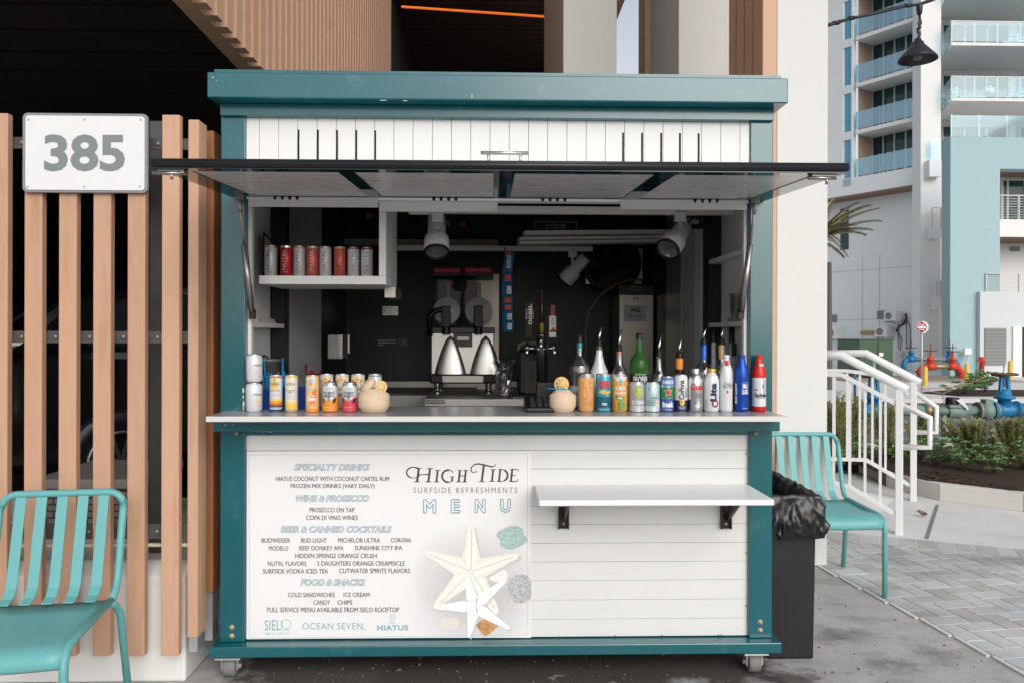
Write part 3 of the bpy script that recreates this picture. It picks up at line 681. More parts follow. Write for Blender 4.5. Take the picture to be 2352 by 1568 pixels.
for s,u in ((-1,398),(1,1888)):
    x=P(u,388,-.72).x; zz0=az(-.72)-.0225
    mb=MB().box(x-.04,x+.04,-.74,-.70,zz0-.012,zz0).tube([(x-.055,-.745,zz0-.014),(x+.035,-.745,zz0-.014)],.006,8).tube([(x+.005,-.745,zz0-.014),(x+.005,-.745,zz0-.034)],.005,8); mb.build('latch',STEELD,hat)
# gas struts
def strut(u0,v0,um,vm,u1,v1,s):
    p=P(u0,v0,-.07); q=P(u1,v1,-.004); m=p.lerp(q,(vm-v0)/(v1-v0))
    t=MB().tube([p,m],[.0055]*2,8).tube([p,p.lerp(m,.3)],.0085,8).build('gas_strut',STEELD,kio)
    MB().tube([m,q],.0125,12).build('cylinder',STEELD,t)
    mb=MB().box(p.x-.05*(s>0)-.02,p.x+.05*(s<0)+.02,-.10,-.035,p.z+.012,az(-.06)-.023)
    mb.box(p.x-.014,p.x+.014,-.082,-.058,p.z-.008,p.z+.013); mb.build('strut_bracket',STEELD,t)
    MB().box(q.x-.012,q.x+.012,-.006,.014,q.z-.03,q.z+.01).build('strut_bracket',BRK,t)
strut(549,455,566,560,578,716,-1)
strut(1736,462,1716,560,1703,716,1)
# ------------------------------------------------------------------ menu board on the front boards
YM=ys-.006
def mu(rx): return 545.5+rx*.3112
def mv(ry): return 1004.9+ry*.3112
a,c=P(566,1467,YM),P(1220,1035,YM)
men=MB().box(a.x,c.x,YM,ys-.0005,a.z,c.z).build('menu_board',mat('menu_print',(.80,.79,.785),.4,var=.025,scale=3),kio,.0008)
def M2(rx,ry,e=.0006): return P(mu(rx),mv(ry),YM-e)
def mtext(mb,t,x0,y0,x1,y1,**k): tpx(mb,t,mu(x0),mv(y0),mu(x1),mv(y1),YM-.0012,**k)
mb=MB()
for t,x0,y0,x1,y1 in (("HIATUS COCONUT WITH COCONUT CARTEL RUM",282,284,1120,317),("FROZEN MIX DRINKS (VARY DAILY)",392,338,1012,378),("PROSECCO ON TAP",533,514,863,548),("COPA DI VINO WINES",508,571,888,605),
 ("BUDWEISER",178,739,390,772),("BUD LIGHT",470,739,660,772),("MICHELOB ULTRA",741,738,1052,771),("CORONA",1132,737,1281,770),("MODELO",232,797,375,830),("REEF DONKEY APA",456,796,783,829),("SUNSHINE CITY IPA",865,795,1217,828),
 ("HIDDEN SPRINGS ORANGE CRUSH",427,852,1028,886),("NUTRL FLAVORS",224,910,508,943),("3 DAUGHTERS ORANGE CREAMSICLE",588,908,1234,942),("SURFSIDE VODKA ICED TEA",187,966,668,1000),("CUTWATER SPIRITS FLAVORS",750,963,1274,998),
 ("COLD SANDWICHES",372,1141,718,1174),("ICE CREAM",783,1140,975,1172),("CANDY",561,1197,682,1231),("CHIPS",738,1197,847,1230),("FULL SERVICE MENU AVAILABLE FROM SIELO ROOFTOP",220,1250,1192,1286)):
    mtext(mb,t,x0,y0,x1,y1,emb=.013)
mb.build('lettering',TXTD,men,recalc=False)
heads=(("SPECIALTY DRINKS",420,190,978,240),("WINE & PROSECCO",430,421,973,470),("BEER & CANNED COCKTAILS",318,649,1138,698),("FOOD & SNACKS",466,1040,942,1090))
for t,x0,y0,x1,y1 in heads:
    mb=MB(); mb2=MB()
    mtext(mb,t,x0+3,y0+3,x1-3,y1-3,shear=.25,ol=.075)
    tpx(mb2,t,mu(x0+3),mv(y0+3),mu(x1-3),mv(y1-3),YM-.0020,shear=.25)
    mb.build('heading_outline',TXTT,men,recalc=False); mb2.build('heading_fill',TXTL,men,recalc=False)
mb=MB(); mb2=MB()
for t,x0,y0,x1,y1 in (("M",1372,452,1466,556),("E",1576,452,1643,554),("N",1752,450,1830,552),("U",1940,447,2016,550)):
    mtext(mb,t,x0+6,y0+6,x1-6,y1-6,ol=.075)
    tpx(mb2,t,mu(x0+6),mv(y0+6),mu(x1-6),mv(y1-6),YM-.0020,emb=.02)
mb.build('heading_outline',TXTT,men,recalc=False); mb2.build('heading_fill',TXTL,men,recalc=False)
mb=MB(); mtext(mb,"SURFSIDE REFRESHMENTS",1300,364,2065,406,space=1.35); mb.build('subtitle',TXTG,men,recalc=False)
# the hand-lettered title
mb=MB()
def stroke(pts,ws,e=.0012):
    q=[M2(x,y,e) for x,y in pts]; L_=[]; Rr=[]
    for i,p in enumerate(q):
        t=(q[min(i+1,len(q)-1)]-q[max(i-1,0)]).normalized(); nn=Vector((-t.z,0,t.x)); wd=(ws[i] if isinstance(ws,(list,tuple)) else ws)*.00043/2
        L_.append(p+nn*wd); Rr.append(p-nn*wd)
    m=len(q); mb.add(L_+Rr,[(i,i+1,m+i+1,m+i) for i in range(m-1)])
def arc(cx,cy,rx,ry,a0,a1,n=14): return [(cx+rx*math.cos(R_(a0+(a1-a0)*i/n)),cy+ry*math.sin(R_(a0+(a1-a0)*i/n))) for i in range(n+1)]
def stem(x,y0,y1,wd=20,sl=14,ser=46):
    stroke([(x+sl,y0),(x,y1)],wd)
    for xx,yy in ((x+sl,y0+3),(x,y1-3)): stroke([(xx-ser/2,yy),(xx+ser/2,yy)],7)
stem(1325,222,326); stem(1408,222,326); stroke([(1330,272),(1412,268)],9)
stroke([(1338,222)]+arc(1300,255,52,40,-60,-330,18),[10]*5+[13]*9+[6]*6)
stem(1468,236,326,18,10,40)
stroke(arc(1556,281,46,45,-35,-320,20),[8]*4+[18]*13+[8]*4); stroke([(1586,286),(1584,322)],16); stroke([(1566,286),(1602,286)],7)
stem(1632,236,326,18,10,36); stem(1676,236,326,18,10,36); stroke([(1636,280),(1682,278)],8)
stem(1802,205,324,20,16,10); stroke([(1780,322),(1826,322)],7)
stroke([(1908,188),(1900,206),(1880,212),(1850,206),(1810,196),(1776,190),(1748,196),(1726,218),(1724,244),(1742,256),(1762,248),(1762,234)],[5,8,12,14,15,14,12,11,10,9,7,5])
stem(1878,230,322,18,10,40)
stem(1930,230,322,18,10,30); stroke([(1932,231)]+arc(1946,276,48,45,-88,82,16)+[(1926,321)],[7]*4+[18]*11+[7]*4)
stem(2018,230,322,18,10,30); stroke([(2024,231),(2072,231),(2070,246)],8); stroke([(2022,276),(2052,275)],8); stroke([(2014,321),(2062,321),(2070,302)],9)
mb.build('title',mat('title_brown',(.075,.05,.045),.6,var=0),men,recalc=False)
# thin border, logos
mb=MB()
for p,q in (((85,125),(2140,115)),((2140,115),(2142,1452)),((2142,1452),(92,1478)),((92,1478),(85,125))): stroke([p,q],1.6)
mb.build('border_line',TXTG,men,recalc=False)
mb=MB(); mtext(mb,"SIEL",200,1342,318,1420); stroke(arc(360,1374,33,35,0,360,24),5); stroke([(324,1343),(324,1417),(382,1417)],5)
mtext(mb,"ROOFTOP",255,1436,383,1449,space=1.2)
for k in range(3): stroke([(206+i*4,1438+k*5+2*math.sin(i*1.3)) for i in range(11)],3)
mtext(mb,"OCEAN SEVEN",480,1364,922,1412,space=1.1); stroke([(915,1366),(922,1405),(946,1418)],5)
mtext(mb,"THE",1122,1356,1160,1371); mtext(mb,"HIATUS",1030,1380,1260,1420,bold=.035,space=1.1); stroke(arc(1142,1322,22,22,0,360,24),3); stroke([(1135,1306),(1135,1336)],4); stroke([(1150,1306),(1150,1336)],4)
mb.build('logos',TXTB,men,recalc=False)
# printed beach picture: starfish and shells
def flat(pts,e,m,name):
    mb=MB(); c=(sum(x for x,y in pts)/len(pts),sum(y for x,y in pts)/len(pts)); q=[M2(min(x,2168),y,e) for x,y in pts]+[M2(*c,e)]; k=len(pts)
    mb.add(q,[(i,(i+1)%k,k) for i in range(k)]); return mb.build(name,m,men,recalc=False)
def starfish(cx,cy,tips,wd,inner):
    pts=[]; k=len(tips)
    an=[math.atan2(y-cy,x-cx) for x,y in tips]
    for i,(tx,ty) in enumerate(tips):
        dx,dy=tx-cx,ty-cy; L_=math.hypot(dx,dy); dx/=L_; dy/=L_
        for f,wf in ((.25,1),(.5,.72),(.75,.48),(.93,.34)): pts.append((cx+dx*L_*f+dy*wd*wf*(1+.06*math.sin(i*9+f*60)),cy+dy*L_*f-dx*wd*wf))
        pts.append((cx+dx*L_,cy+dy*L_))
        for f,wf in ((.93,.34),(.75,.48),(.5,.72),(.25,1)): pts.append((cx+dx*L_*f-dy*wd*wf,cy+dy*L_*f+dx*wd*wf))
        a2=an[(i+1)%k]; a1=an[i]; 
        while a2<a1: a2+=2*math.pi
        am=(a1+a2)/2; pts.append((cx+inner*math.cos(am),cy+inner*math.sin(am)))
    return pts
SAND=mat('printed_sand',(.66,.63,.635),.45,var=.05,scale=6)
SHAD=mat('printed_sand_mauve',(.60,.56,.565),.45,var=.06,scale=8)  # cast shadow of each starfish, painted into the print
for k in range(9):        # printed sand growing slightly darker towards the starfish
    f=k/8; a=.79*(1-f)+.56*f; rr=1-.62*f
    pts=[(1755+(x-1755)*rr,1130+(y-1130)*rr) for x,y in [(1755+560*math.cos(q)*(1+.06*math.sin(3*q+k)),1130+520*math.sin(q)*(1+.05*math.sin(2*q))) for q in [2*math.pi*j/48 for j in range(48)]]]
    pts=[(min(2168,max(1235,x)),min(1474,y)) for x,y in pts]
    flat(pts,.0003+.00005*k,mat('printed_sand_%d'%k,(a,a*(1-.035*f),a*(1-.025*f)),.42,var=.02,scale=5),'printed_sand')
flat(ring(20,75,55,1010,1920),.0010,mat('printed_shell_white',(.82,.80,.77),.45,var=.05,scale=20),'printed_shell')
flat([(x+14*math.sin(y*.06),y) for x,y in ring(28,105,88,735,2025)],.0010,mat('printed_shell_green',(.40,.56,.51),.45,var=.7,scale=75,stretch=(1,1,2)),'printed_shell')
flat(ring(26,95,108,1112,2090),.0010,mat('printed_shell_grey',(.45,.47,.48),.45,var=.9,scale=110),'printed_shell')
flat([(1760,1380),(1800,1345),(1880,1330),(1935,1330),(1920,1390),(1870,1440),(1830,1462),(1800,1440)],.0010,mat('printed_shell_amber',(.52,.27,.11),.45,var=.8,scale=90),'printed_shell')
flat([(1495,1400),(1510,1340),(1580,1325),(1640,1340),(1620,1400),(1560,1415)],.0010,mat('printed_shell_cream',(.78,.70,.63),.45,var=.1,scale=20),'printed_shell')
b1=starfish(1725,985,[(1725,632),(2085,860),(1925,1305),(1445,1250),(1370,838)],70,78)
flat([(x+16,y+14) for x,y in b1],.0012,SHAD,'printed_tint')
flat(b1,.0014,mat('printed_starfish_cream',(.82,.78,.69),.42,var=.16,scale=300),'printed_starfish')
def inner(b,cx,cy,f,g_): return [(cx+(x-cx)*(g_ if i%10==4 else f),cy+(y-cy)*(g_ if i%10==4 else f)) for i,(x,y) in enumerate(b)]
flat(inner(starfish(1725,985,[(1725,632),(2085,860),(1925,1305),(1445,1250),(1370,838)],46,52),1725,985,.97,.95),.0015,mat('printed_starfish_light',(.88,.85,.78),.42,var=.12,scale=300),'printed_starfish')  # paler arm middles: shading painted into the print to round the starfish
mb=MB()
for tx,ty in ((1730,660),(2050,872),(1905,1270),(1480,1235),(1405,855)):
    for k in range(26):
        f=.04+.036*k; x,y=1725+(tx-1725)*f,985+(ty-985)*f; stroke([(x-4,y-2),(x+4,y+2)],6,.0017)
mb.build('printed_dots',mat('printed_dots_brown',(.42,.28,.17),.5,var=0),men,recalc=False)
b2=starfish(1745,1240,[(1988,1040),(2012,1412),(1708,1474),(1445,1250),(1690,990)],42,50)
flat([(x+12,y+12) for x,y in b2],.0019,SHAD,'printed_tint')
flat(b2,.0021,mat('printed_starfish_white',(.90,.895,.88),.42,var=.03,scale=60),'printed_starfish')
# ================================================================== DRINKS ON THE COUNTER AND SHELF
def place(u,v,vt,wpx,Y,z):
    p=P(u,v,Y); Z=Y+3.27; p.z=z
    return p,P(u,vt,Y).z-z+.0,wpx/2*Z/FPX
def can(label,u,vb,vt,wpx,Y=-.035,z=ZC,body=PRW,bands=(),texts=(),shapes=(),lid=ALU,cat='drink can',group=None,name='drink_can',neck=None,sleek=False):
    p,H,r=place(u,vb,vt,wpx,Y,z)
    t=thing(name,label,cat,p,group); c=p
    nk=r*(.86 if sleek else .82)
    b=MB().lathe([(.0001,.003),(r*.72,.003),(r*.76,0),(r*.80,.001),(r,.011),(r,H-.015),(nk+.001,H-.004)],c,28).build('can_body',body,t)
    MB().lathe([(nk+.0012,H-.0045),(nk+.002,H-.001),(nk+.001,H),(nk-.002,H-.001),(nk-.004,H-.005),(.0001,H-.005)],c,28).build('lid',lid,t)
    for z0,z1,m in bands:
        MB().lathe([(r+.0003,H*z0),(r+.0003,H*z1)],c,28).build('colour_band',m,t,recalc=False)
    by={}
    for s in shapes:   # (points normalised: x in units of r, y in units of H), material
        pts,m=s[0],s[1]; e=s[2] if len(s)>2 else .0008
        mb=by.setdefault(m,MB()); cx=sum(x for x,y in pts)/len(pts); cy=sum(y for x,y in pts)/len(pts); k=len(pts)
        wrap(mb,[(x*r,y*H) for x,y in pts]+[(cx*r,cy*H)],[(i,(i+1)%k,k) for i in range(k)],c,r,0,e)
    for m,mb in by.items(): mb.build('emblem',m,t,recalc=False)
    by={}
    for tx in texts:   # (string, height centre as part of H, width in r, height in H, material, options)
        s,zc,wd,h,m=tx[:5]; o=dict(tx[5]) if len(tx)>5 else {}
        mb=by.setdefault(m,MB()); v=o.pop('vert',False); a0=o.pop('a0',0); 
        if v: ctext(mb,s,c,r,zc*H,wd*H,h*r,True,a0,.0012,**o)
        else: ctext(mb,s,c,r,zc*H,wd*r,h*H,False,a0,.0012,**o)
    for m,mb in by.items(): mb.build('lettering',m,t,recalc=False)
    return t
SHZ=1.632
CR=mat('can_red',(.58,.025,.035),.28,.3,var=.05); CRS=mat('can_coral',(.66,.13,.10),.28,.3,var=.08); PINK=mat('can_pink',(.66,.42,.42),.3,.3,var=.04); MAR=mat('can_maroon',(.28,.01,.05),.3,.2,var=.04)
row=[(622,27.5,PRW,GOLD,TXTD,'white tall can with a gold neck band, leftmost on the open shelf'),(658,27.5,CR,ALU,TXTW,'bright red tall can with a silver neck band and white lettering'),
(687.5,26.5,PRW,GOLD,TXTG,'white tall can with a gold neck band, between two red cans on the shelf'),(718,27,CRS,PINK,TXTW,'coral red tall can with a pink neck band on the shelf'),
(747.5,27,PRW,PINK,TXTG,'white tall can with a pale pink neck band on the shelf'),(780.5,26.5,CRS,GOLD,TXTD,'coral red tall can with a gold neck band on the shelf'),
(811.5,26.5,PRW,MAR,TXTG,'white tall can with a maroon neck band, next to the last on the shelf'),(842.5,27,PRW,MAR,TXTG,'white tall can with a maroon neck band, at the right end beside the shelf divider')]
for i,(u,wd,bd,bn,tm,lab) in enumerate(row):
    can(lab,u,643,564+i*.7,wd,.30,SHZ,bd,[(.925,.975,bn)],[("NÜTRL",.56,.62,.62,tm,dict(vert=True,a0=-.12+.05*(i-3))),("VODKA SELTZER",.20,.9,.025,tm),("REAL JUICE",.165,.7,.02,tm),("12 FL OZ",.06,.7,.022,TXTW)],group='tall cans lined up on the open shelf',sleek=True)
# left end of the counter
for k,(lab,hl) in enumerate((('white can with an apricot stripe under the stacked can at the left post',mat('pale_apricot',(.78,.55,.32),.4,var=0)),('white can with a pale pink stripe stacked on another white can',mat('pale_rose',(.74,.55,.57),.4,var=0)))):
    zz=ZC+k*.1195
    can(lab,583.5-k*-.5,943,878-65*k,36.5,-.035,zz,PRW,(),[("Nowa",.62,1.1,.10,TXTD,dict(shear=.2,a0=.75)),("5MG",.22,.35,.03,TXTG,dict(a0=.9))],
      [([(.45,.42),(1.2,.42),(1.2,.34),(.45,.34)],hl)]+[([(-.95+.0,.06+.03*j),(-.72,.06+.03*j),(-.72,.075+.03*j),(-.95,.075+.03*j)],TXTG) for j in range(9)],group='two white cans stacked at the left post')
SUN=mat('pale_sun',(.70,.52,.16),.4,var=.03)
can('white tall can with a golden sun and orange, brown and blue stripes at its foot',634,943,859,28,body=PRW,bands=[(.93,.965,ORANGE),(.91,.928,BLUE),(.29,.35,YEL),(.22,.29,ORANGE),(.17,.22,SLATD),(.13,.17,MAR),(.07,.13,mat('sky_stripe',(.28,.52,.72),.4,var=0)),(.02,.07,NAVY)],
  texts=[("Surfside",.76,1.5,.09,TXTD,dict(shear=.25)),("ICED TEA + VODKA",.58,1.7,.04,TXTD),("LIGHTLY CARBONATED",.46,1.3,.02,TXTG)],shapes=[(star(14,.52,.40,0,.74/1*0),SUN)] and [([(x*.62,.75+y*.20) for x,y in star(16,1,.8)],SUN)],sleek=True)
can('white tall can with a pale yellow sun and yellow stripes at its foot',669.5,943,859,28,body=PRW,bands=[(.92,.965,YEL),(.27,.33,CREAM),(.21,.27,mat('soft_yellow',(.80,.62,.20),.4,var=0)),(.08,.21,YEL),(.02,.08,mat('sand_stripe',(.45,.36,.25),.4,var=0))],
  texts=[("Surfside",.76,1.5,.09,TXTD,dict(shear=.25)),("ICED TEA & LEMONADE",.58,1.7,.035,TXTD),("+ VODKA",.53,.8,.035,TXTD)],shapes=[([(x*.62,.75+y*.20) for x,y in star(16,1,.8)],mat('cream_sun',(.78,.72,.52),.4,var=0))],sleek=True)
can('tall orange and cream can with a big orange ice pop drawn on it',717.5,943,860,30,body=mat('can_peach',(.80,.50,.22),.35,var=.12,scale=40),bands=[(.01,.09,ORANGE)],
  texts=[("Orange",.44,1.1,.075,TXTW,dict(shear=.2,bold=.03)),("Cream",.36,1.5,.11,TXTW,dict(shear=.2,bold=.05)),("DAUGHTERS",.85,.7,.03,TXTT)],shapes=[([(-1,.93),(1,.93),(0,.73)],PRW,.0006),([(-.8,.60),(.55,.62),(.55,.67),(-.8,.66)],mat('mint_strip',(.35,.62,.66),.4,var=0)),([(-.1,.22),(.45,.15),(.85,.45),(.85,.62),(.6,.66),(.2,.56)],mat('pop_orange',(.78,.20,.04),.4,var=0),.0006),([(.1,.14),(.22,.12),(.3,.22),(.2,.24)],CREAM)],sleek=True)
for u,bd,fr,l1,lab in ((758.5,ORANGE,mat('mango',(.75,.33,.03),.35,var=.3,scale=40),"SPICY MANGO",'silver and orange short can with a white shield label, in front of the palm cans'),(803.5,mat('berry',(.62,.07,.09),.35,var=.3,scale=40),RED,"STRAWBERRY",'silver and strawberry red short can with a white shield label beside the coconut')):
    can(lab,u,943,877,35.5,body=ALU,bands=[(.03,.50,bd),(.50,.86,mat('can_silver_print',(.60,.64,.66),.3,.3,var=.03))],shapes=[([(-.8,.88),(.8,.88),(.8,.52),(0,.36),(-.8,.52)],PRW,.0009),([(-.95,.5),(-.6,.44),(-.5,.3),(-.9,.34)],mat('leaf_dark',(.02,.09,.09),.4,var=0),.0007),([(.95,.5),(.55,.42),(.5,.30),(.9,.34)],NAVY,.0007)],
      texts=[("CUTWATER",.79,1.0,.05,TXTT),(l1,.66,1.5,.095,NAVY,dict(bold=.02)),("MARGARITA",.555,1.4,.095,NAVY,dict(bold=.02)),("TEQUILA COCKTAIL",.17,1.0,.03,TXTW)],group='two short cocktail cans')
SUNS=mat('sunset_orange',(.78,.38,.12),.4,var=0); RSTT=mat('rust_print',(.42,.10,.03),.4,var=0)
for i,(u,lab) in enumerate(((750,'white can with a sunset and red palms, standing behind at the left of its row'),(786,'white can with a sunset and red palms, in the middle behind the short cans'),(822,'white can with a sunset and red palms, behind the strawberry can'),(861,'white can with a blue grey neck, half hidden behind the coconut with a lemon slice'))):
    pal=[]
    for s in (-1,1):
        cx=s*.62
        pal+=[([(cx+.25*math.cos(a)*.9,.80+.055*math.sin(a)) if k%2==0 else (cx+.08*math.cos(a),.80+.02*math.sin(a)) for k,a in enumerate([2*math.pi*j/14 for j in range(14)])],RSTT,.0010),([(cx-.03,.8),(cx+.03,.8),(cx-s*.12+.03,.62),(cx-s*.12-.03,.62)],RSTT,.0010)]
    shp=[([(.38*math.cos(a),.80+.10*math.sin(a)) for a in [math.pi*j/10 for j in range(11)]],SUNS)]+pal+[([(-.4,.775-j*.03),(.4,.775-j*.03),(.4,.787-j*.03),(-.4,.787-j*.03)],SUNS) for j in (0,1,2)]
    can(lab,u,936,857,30.5,.12,ZC,CREAM if i<3 else PRW,[(.92,.955,PRW if i<3 else mat('blue_grey_neck',(.2,.3,.45),.35,.3,var=0))],[("GOOD LAND",.57,1.5,.09,RSTT,dict(bold=.03)),("ORANGE",.40,1.3,.12,RSTT,dict(bold=.05))] if i<3 else [],shp if i<3 else [],group='row of palm printed cans behind',sleek=True)
# coconuts
HUSK=mat('coconut_husk',(.74,.56,.40),.85,var=.1,scale=30,bump=.22,bscale=160)
RIND=mat('citrus_rind',(.80,.42,.04),.4,var=.05); FLESH=mat('citrus_flesh',(.78,.50,.12),.35,var=.15,scale=60)
def coconut(label,u,vb,vt,wpx,lid):
    p,H,r=place(u,vb,vt,wpx,-.05,ZC); t=thing('coconut',label,'coconut',p,'carved coconuts on the counter')
    MB().lathe([(.0001,0),(r*.72,0),(r*.80,H*.02),(r*.97,H*.24),(r,H*.30),(r*1.0,H*.70),(r*.96,H*.76),(r*.50,H*.99),(r*.42,H),(.0001,H)],p,32).build('husk',HUSK,t)
    if lid:
        mb=MB(); c0=p+Vector((-.018,.01,H+.006)); M=Matrix.Rotation(-.75,3,'Y')@Matrix.Rotation(.3,3,'X')
        mb.lathe([(.0001,0),(r*.52,0),(r*.60,.012),(r*.50,.022),(r*.3,.026),(.0001,.027)],c0,18,M); mb.build('cut_lid',HUSK,t)
        MB().lathe([(.0001,-.0015),(r*.44,-.0012)],c0,18,M).build('coconut_flesh',mat('coconut_white',(.72,.66,.6),.6,var=.1),t)
    c0=p+(Vector((.030,-.012,H+.007)) if lid else Vector((-.004,0,H+.022))); rr=r*(.40 if lid else .58)
    M=Matrix.Rotation(.35 if lid else -.35,3,'Z')@PX@Matrix.Rotation(0,3,'Z')
    s=MB().lathe([(rr*.86,-.0035),(rr,-.003),(rr,.003),(rr*.86,.0035)],c0,24,M).build('citrus_rind',RIND,t)
    MB().lathe([(.0001,-.0028),(rr*.87,-.0028),(rr*.87,.0028),(.0001,.0028)],c0,24,M).build('citrus_flesh',FLESH,t)
    mb=MB(); fm=M@Vector((0,0,1)); e1=M@Vector((1,0,0)); e2=M@Vector((0,1,0))
    for sg in (-1,1):
        for k in range(8):
            a=math.pi/4*k+.2; d=e1*math.cos(a)+e2*math.sin(a); q=c0+fm*sg*.0032; mb.bar(q+d*rr*.08,q+d*rr*.84,rr*.05,.0006,tuple(fm))
        mb.lathe([(rr*.80,sg*.0032),(rr*.90,sg*.0036)],c0,24,M)
    mb.build('citrus_pith',mat('citrus_pith',(.85,.78,.60),.5,var=0),t,recalc=False)
    mb=MB(); mb.tube([p+Vector((-.045 if lid else -.062,-.02,H+.006)),p+Vector((.03,-.005,H+.001))],.0025,6); mb.build('straw',mat('straw_blue',(.02,.30,.62),.35,var=0),t)
    return t
coconut('peeled coconut with its cut lid ajar and a pale citrus slice, beside the strawberry can',859,944,891,71,True)
coconut('peeled coconut with an orange slice and blue straw on top, beside the card terminal',1292,943,894,61,False)
# right hand row of cans and bottles
W=lambda t,z,wd,h,m,**k:(t,z,wd,h,m,k)
can('tall matte orange can covered in small line drawings',1346,943,857,35.5,body=mat('can_matte_orange',(.72,.36,.13),.5,var=.05),bands=[(.90,.975,ALU)],lid=ALU,
  texts=[W("ORANGE",.26,1.0,.04,GOLD),W("CRUSH",.21,.9,.04,GOLD)],shapes=[(ring(14,.16,.04,.78,.45),RSTT),(ring(14,.11,.028,.78,.45),mat('can_matte_orange2',(.72,.36,.13),.5,var=0),.001),([(x*.14-.5,.75+y*.035) for x,y in star(5,1,.4)],RSTT),([(x*.16+.45,.64+y*.04) for x,y in star(5,1,.3)],RSTT),([(x*.12+.75,.32+y*.03) for x,y in star(4,1,.4)],RSTT),([(x*.14+.5,.22+y*.035) for x,y in star(6,1,.5)],RSTT),([(x*.12+.8,.16+y*.03) for x,y in star(5,1,.4)],RSTT)]+[([(-.3+.34*math.cos(a)*k,.5+.16*math.sin(a)*k) for k in (1,) for a in [2*math.pi*j/22 for j in range(22)]],RSTT,.0008),([(-.3+.30*math.cos(2*math.pi*j/22),.5+.145*math.sin(2*math.pi*j/22)) for j in range(22)],mat('can_matte_orange2',(.72,.36,.13),.5,var=0),.0011)])
TQ=mat('can_turquoise',(.03,.34,.45),.28,.3,var=.12,scale=30); DTQ=mat('can_deep_teal',(.01,.12,.19),.3,.2,var=.2,scale=40)
can('tall turquoise can with red block lettering and a yellow fish',1386,943,857,34.5,body=TQ,bands=[(.92,.975,ALU),(.12,.40,DTQ)],texts=[W("REEF",.77,1.35,.11,RED,bold=.06),W("DONKEY",.665,1.6,.10,RED,bold=.06),W("TBBC",.215,.8,.06,TXTW,bold=.03),W("AMERICAN PALE ALE",.075,1.5,.03,TXTW)],
  shapes=[([(-.85,.52),(-.5,.58),(.1,.59),(.6,.55),(.9,.58),(.85,.49),(.5,.50),(0,.47),(-.5,.48)],mat('fish_yellow',(.62,.48,.14),.4,var=.2,scale=50)),([(.1,.46),(.5,.50),(.6,.43),(.3,.40)],ORANGE),(ring(18,.58,.06,.215),NAVY,.0009)])
can('tall orange can with white block lettering and a green alligator',1423,943,857,35.5,body=mat('can_mango',(.78,.36,.06),.35,.1,var=.06),bands=[(.92,.975,ALU)],texts=[W("FLORIDA",.625,1.35,.085,TXTW,bold=.04),W("ORANGE IPA",.50,1.6,.075,TXTW,bold=.03),W("DAUGHTERS",.80,.8,.03,TXTT)],
  shapes=[([(-1,.93),(1,.93),(0,.70)],PRW,.0006),([(-.85,.42),(-.6,.46),(-.2,.40),(.3,.42),(.6,.36),(.3,.30),(.55,.24),(.6,.06),(-.3,.06),(-.35,.22),(0,.28),(-.5,.33)],mat('gator_green',(.17,.33,.11),.4,var=.25,scale=60)),(ring(12,.13,.035,.14,-.75),mat('leaf_green2',(.12,.30,.10),.4,var=0)),([(-.4,.36),(.2,.35),(.2,.38),(-.4,.39)],TXTW,.0010)])
can('short silver and violet can with a round green hop cone on it',1462.5,943,875,36,body=mat('can_violet_silver',(.45,.45,.50),.3,.4,var=.3,scale=60),bands=[(.02,.20,mat('can_pale_silver',(.58,.60,.62),.3,.4,var=.1,scale=70))],texts=[W("ELYSIAN",.325,1.7,.13,TXTW,bold=.03),W("Space Dust",.19,1.3,.075,TXTW,shear=.2),W("IPA",.09,.5,.05,TXTW)],
  shapes=[([(.05+.58*math.cos(a)*(1+.10*(k%2)),.68+.21*math.sin(a)*(1+.10*(k%2))) for k,a in enumerate([2*math.pi*j/24 for j in range(24)])],mat('hop_green',(.42,.46,.10),.4,var=.35,scale=80))]+[([(-.45+.25*j,.76-.05*k),(-.3+.25*j,.82-.05*k),(-.15+.25*j,.76-.05*k),(-.3+.25*j,.71-.05*k)],mat('hop_yellow',(.55,.56,.20),.4,var=.1),.0010) for j in range(4) for k in (0,2)])
PAQ=mat('can_pale_aqua',(.45,.62,.64),.3,.3,var=.25,scale=60)
can('short pale aqua can printed with waves and palm fronds',1498,943,876,35,body=PAQ,bands=[(.03,.20,mat('can_aqua_white',(.62,.70,.70),.3,.3,var=.2,scale=90))],texts=[W("Florida",.77,1.1,.10,TXTW,shear=.25,bold=.02),W("Man",.66,.7,.10,TXTW,shear=.25,bold=.02),W("FLORIDA",.48,1.0,.06,TXTT)],
  shapes=[([(-.6+.3*math.cos(a)*(1 if k%2==0 else .3),.78+.10*math.sin(a)*(1 if k%2==0 else .3)) for k,a in enumerate([2*math.pi*j/16 for j in range(16)])],TXTT),(ring(16,.32,.12,.30,.6),CREAM),([(.35,.29),(.85,.30),(.85,.32),(.35,.31)],TXTT,.0010)]+[([(-.9+.06*0,.38-.05*j),(0,.40-.05*j),(.2,.385-.05*j),(-.9,.365-.05*j)],TXTT) for j in range(4)])
GRN=mat('can_green',(.05,.27,.08),.3,.3,var=.05)
can('slim green and blue can with a big red star',1532,943,863,31,body=GRN,bands=[(.74,.965,mat('can_steel_blue',(.12,.26,.55),.3,.3,var=.05)),(.03,.38,mat('can_royal_blue',(.07,.12,.48),.3,.3,var=.05)),(.70,.74,ALU),(.375,.395,ALU)],texts=[W("NEKE",.84,1.6,.10,TXTW,bold=.04),W("inek",.22,1.8,.17,TXTW,bold=.05),W("ORIGINAL",.08,1.0,.03,TXTW)],
  shapes=[([(x*.70,.56+y*.15) for x,y in star(5,1,.4)],TXTW,.0008),([(x*.58,.56+y*.125) for x,y in star(5,1,.4)],RED,.0012)],sleek=True)
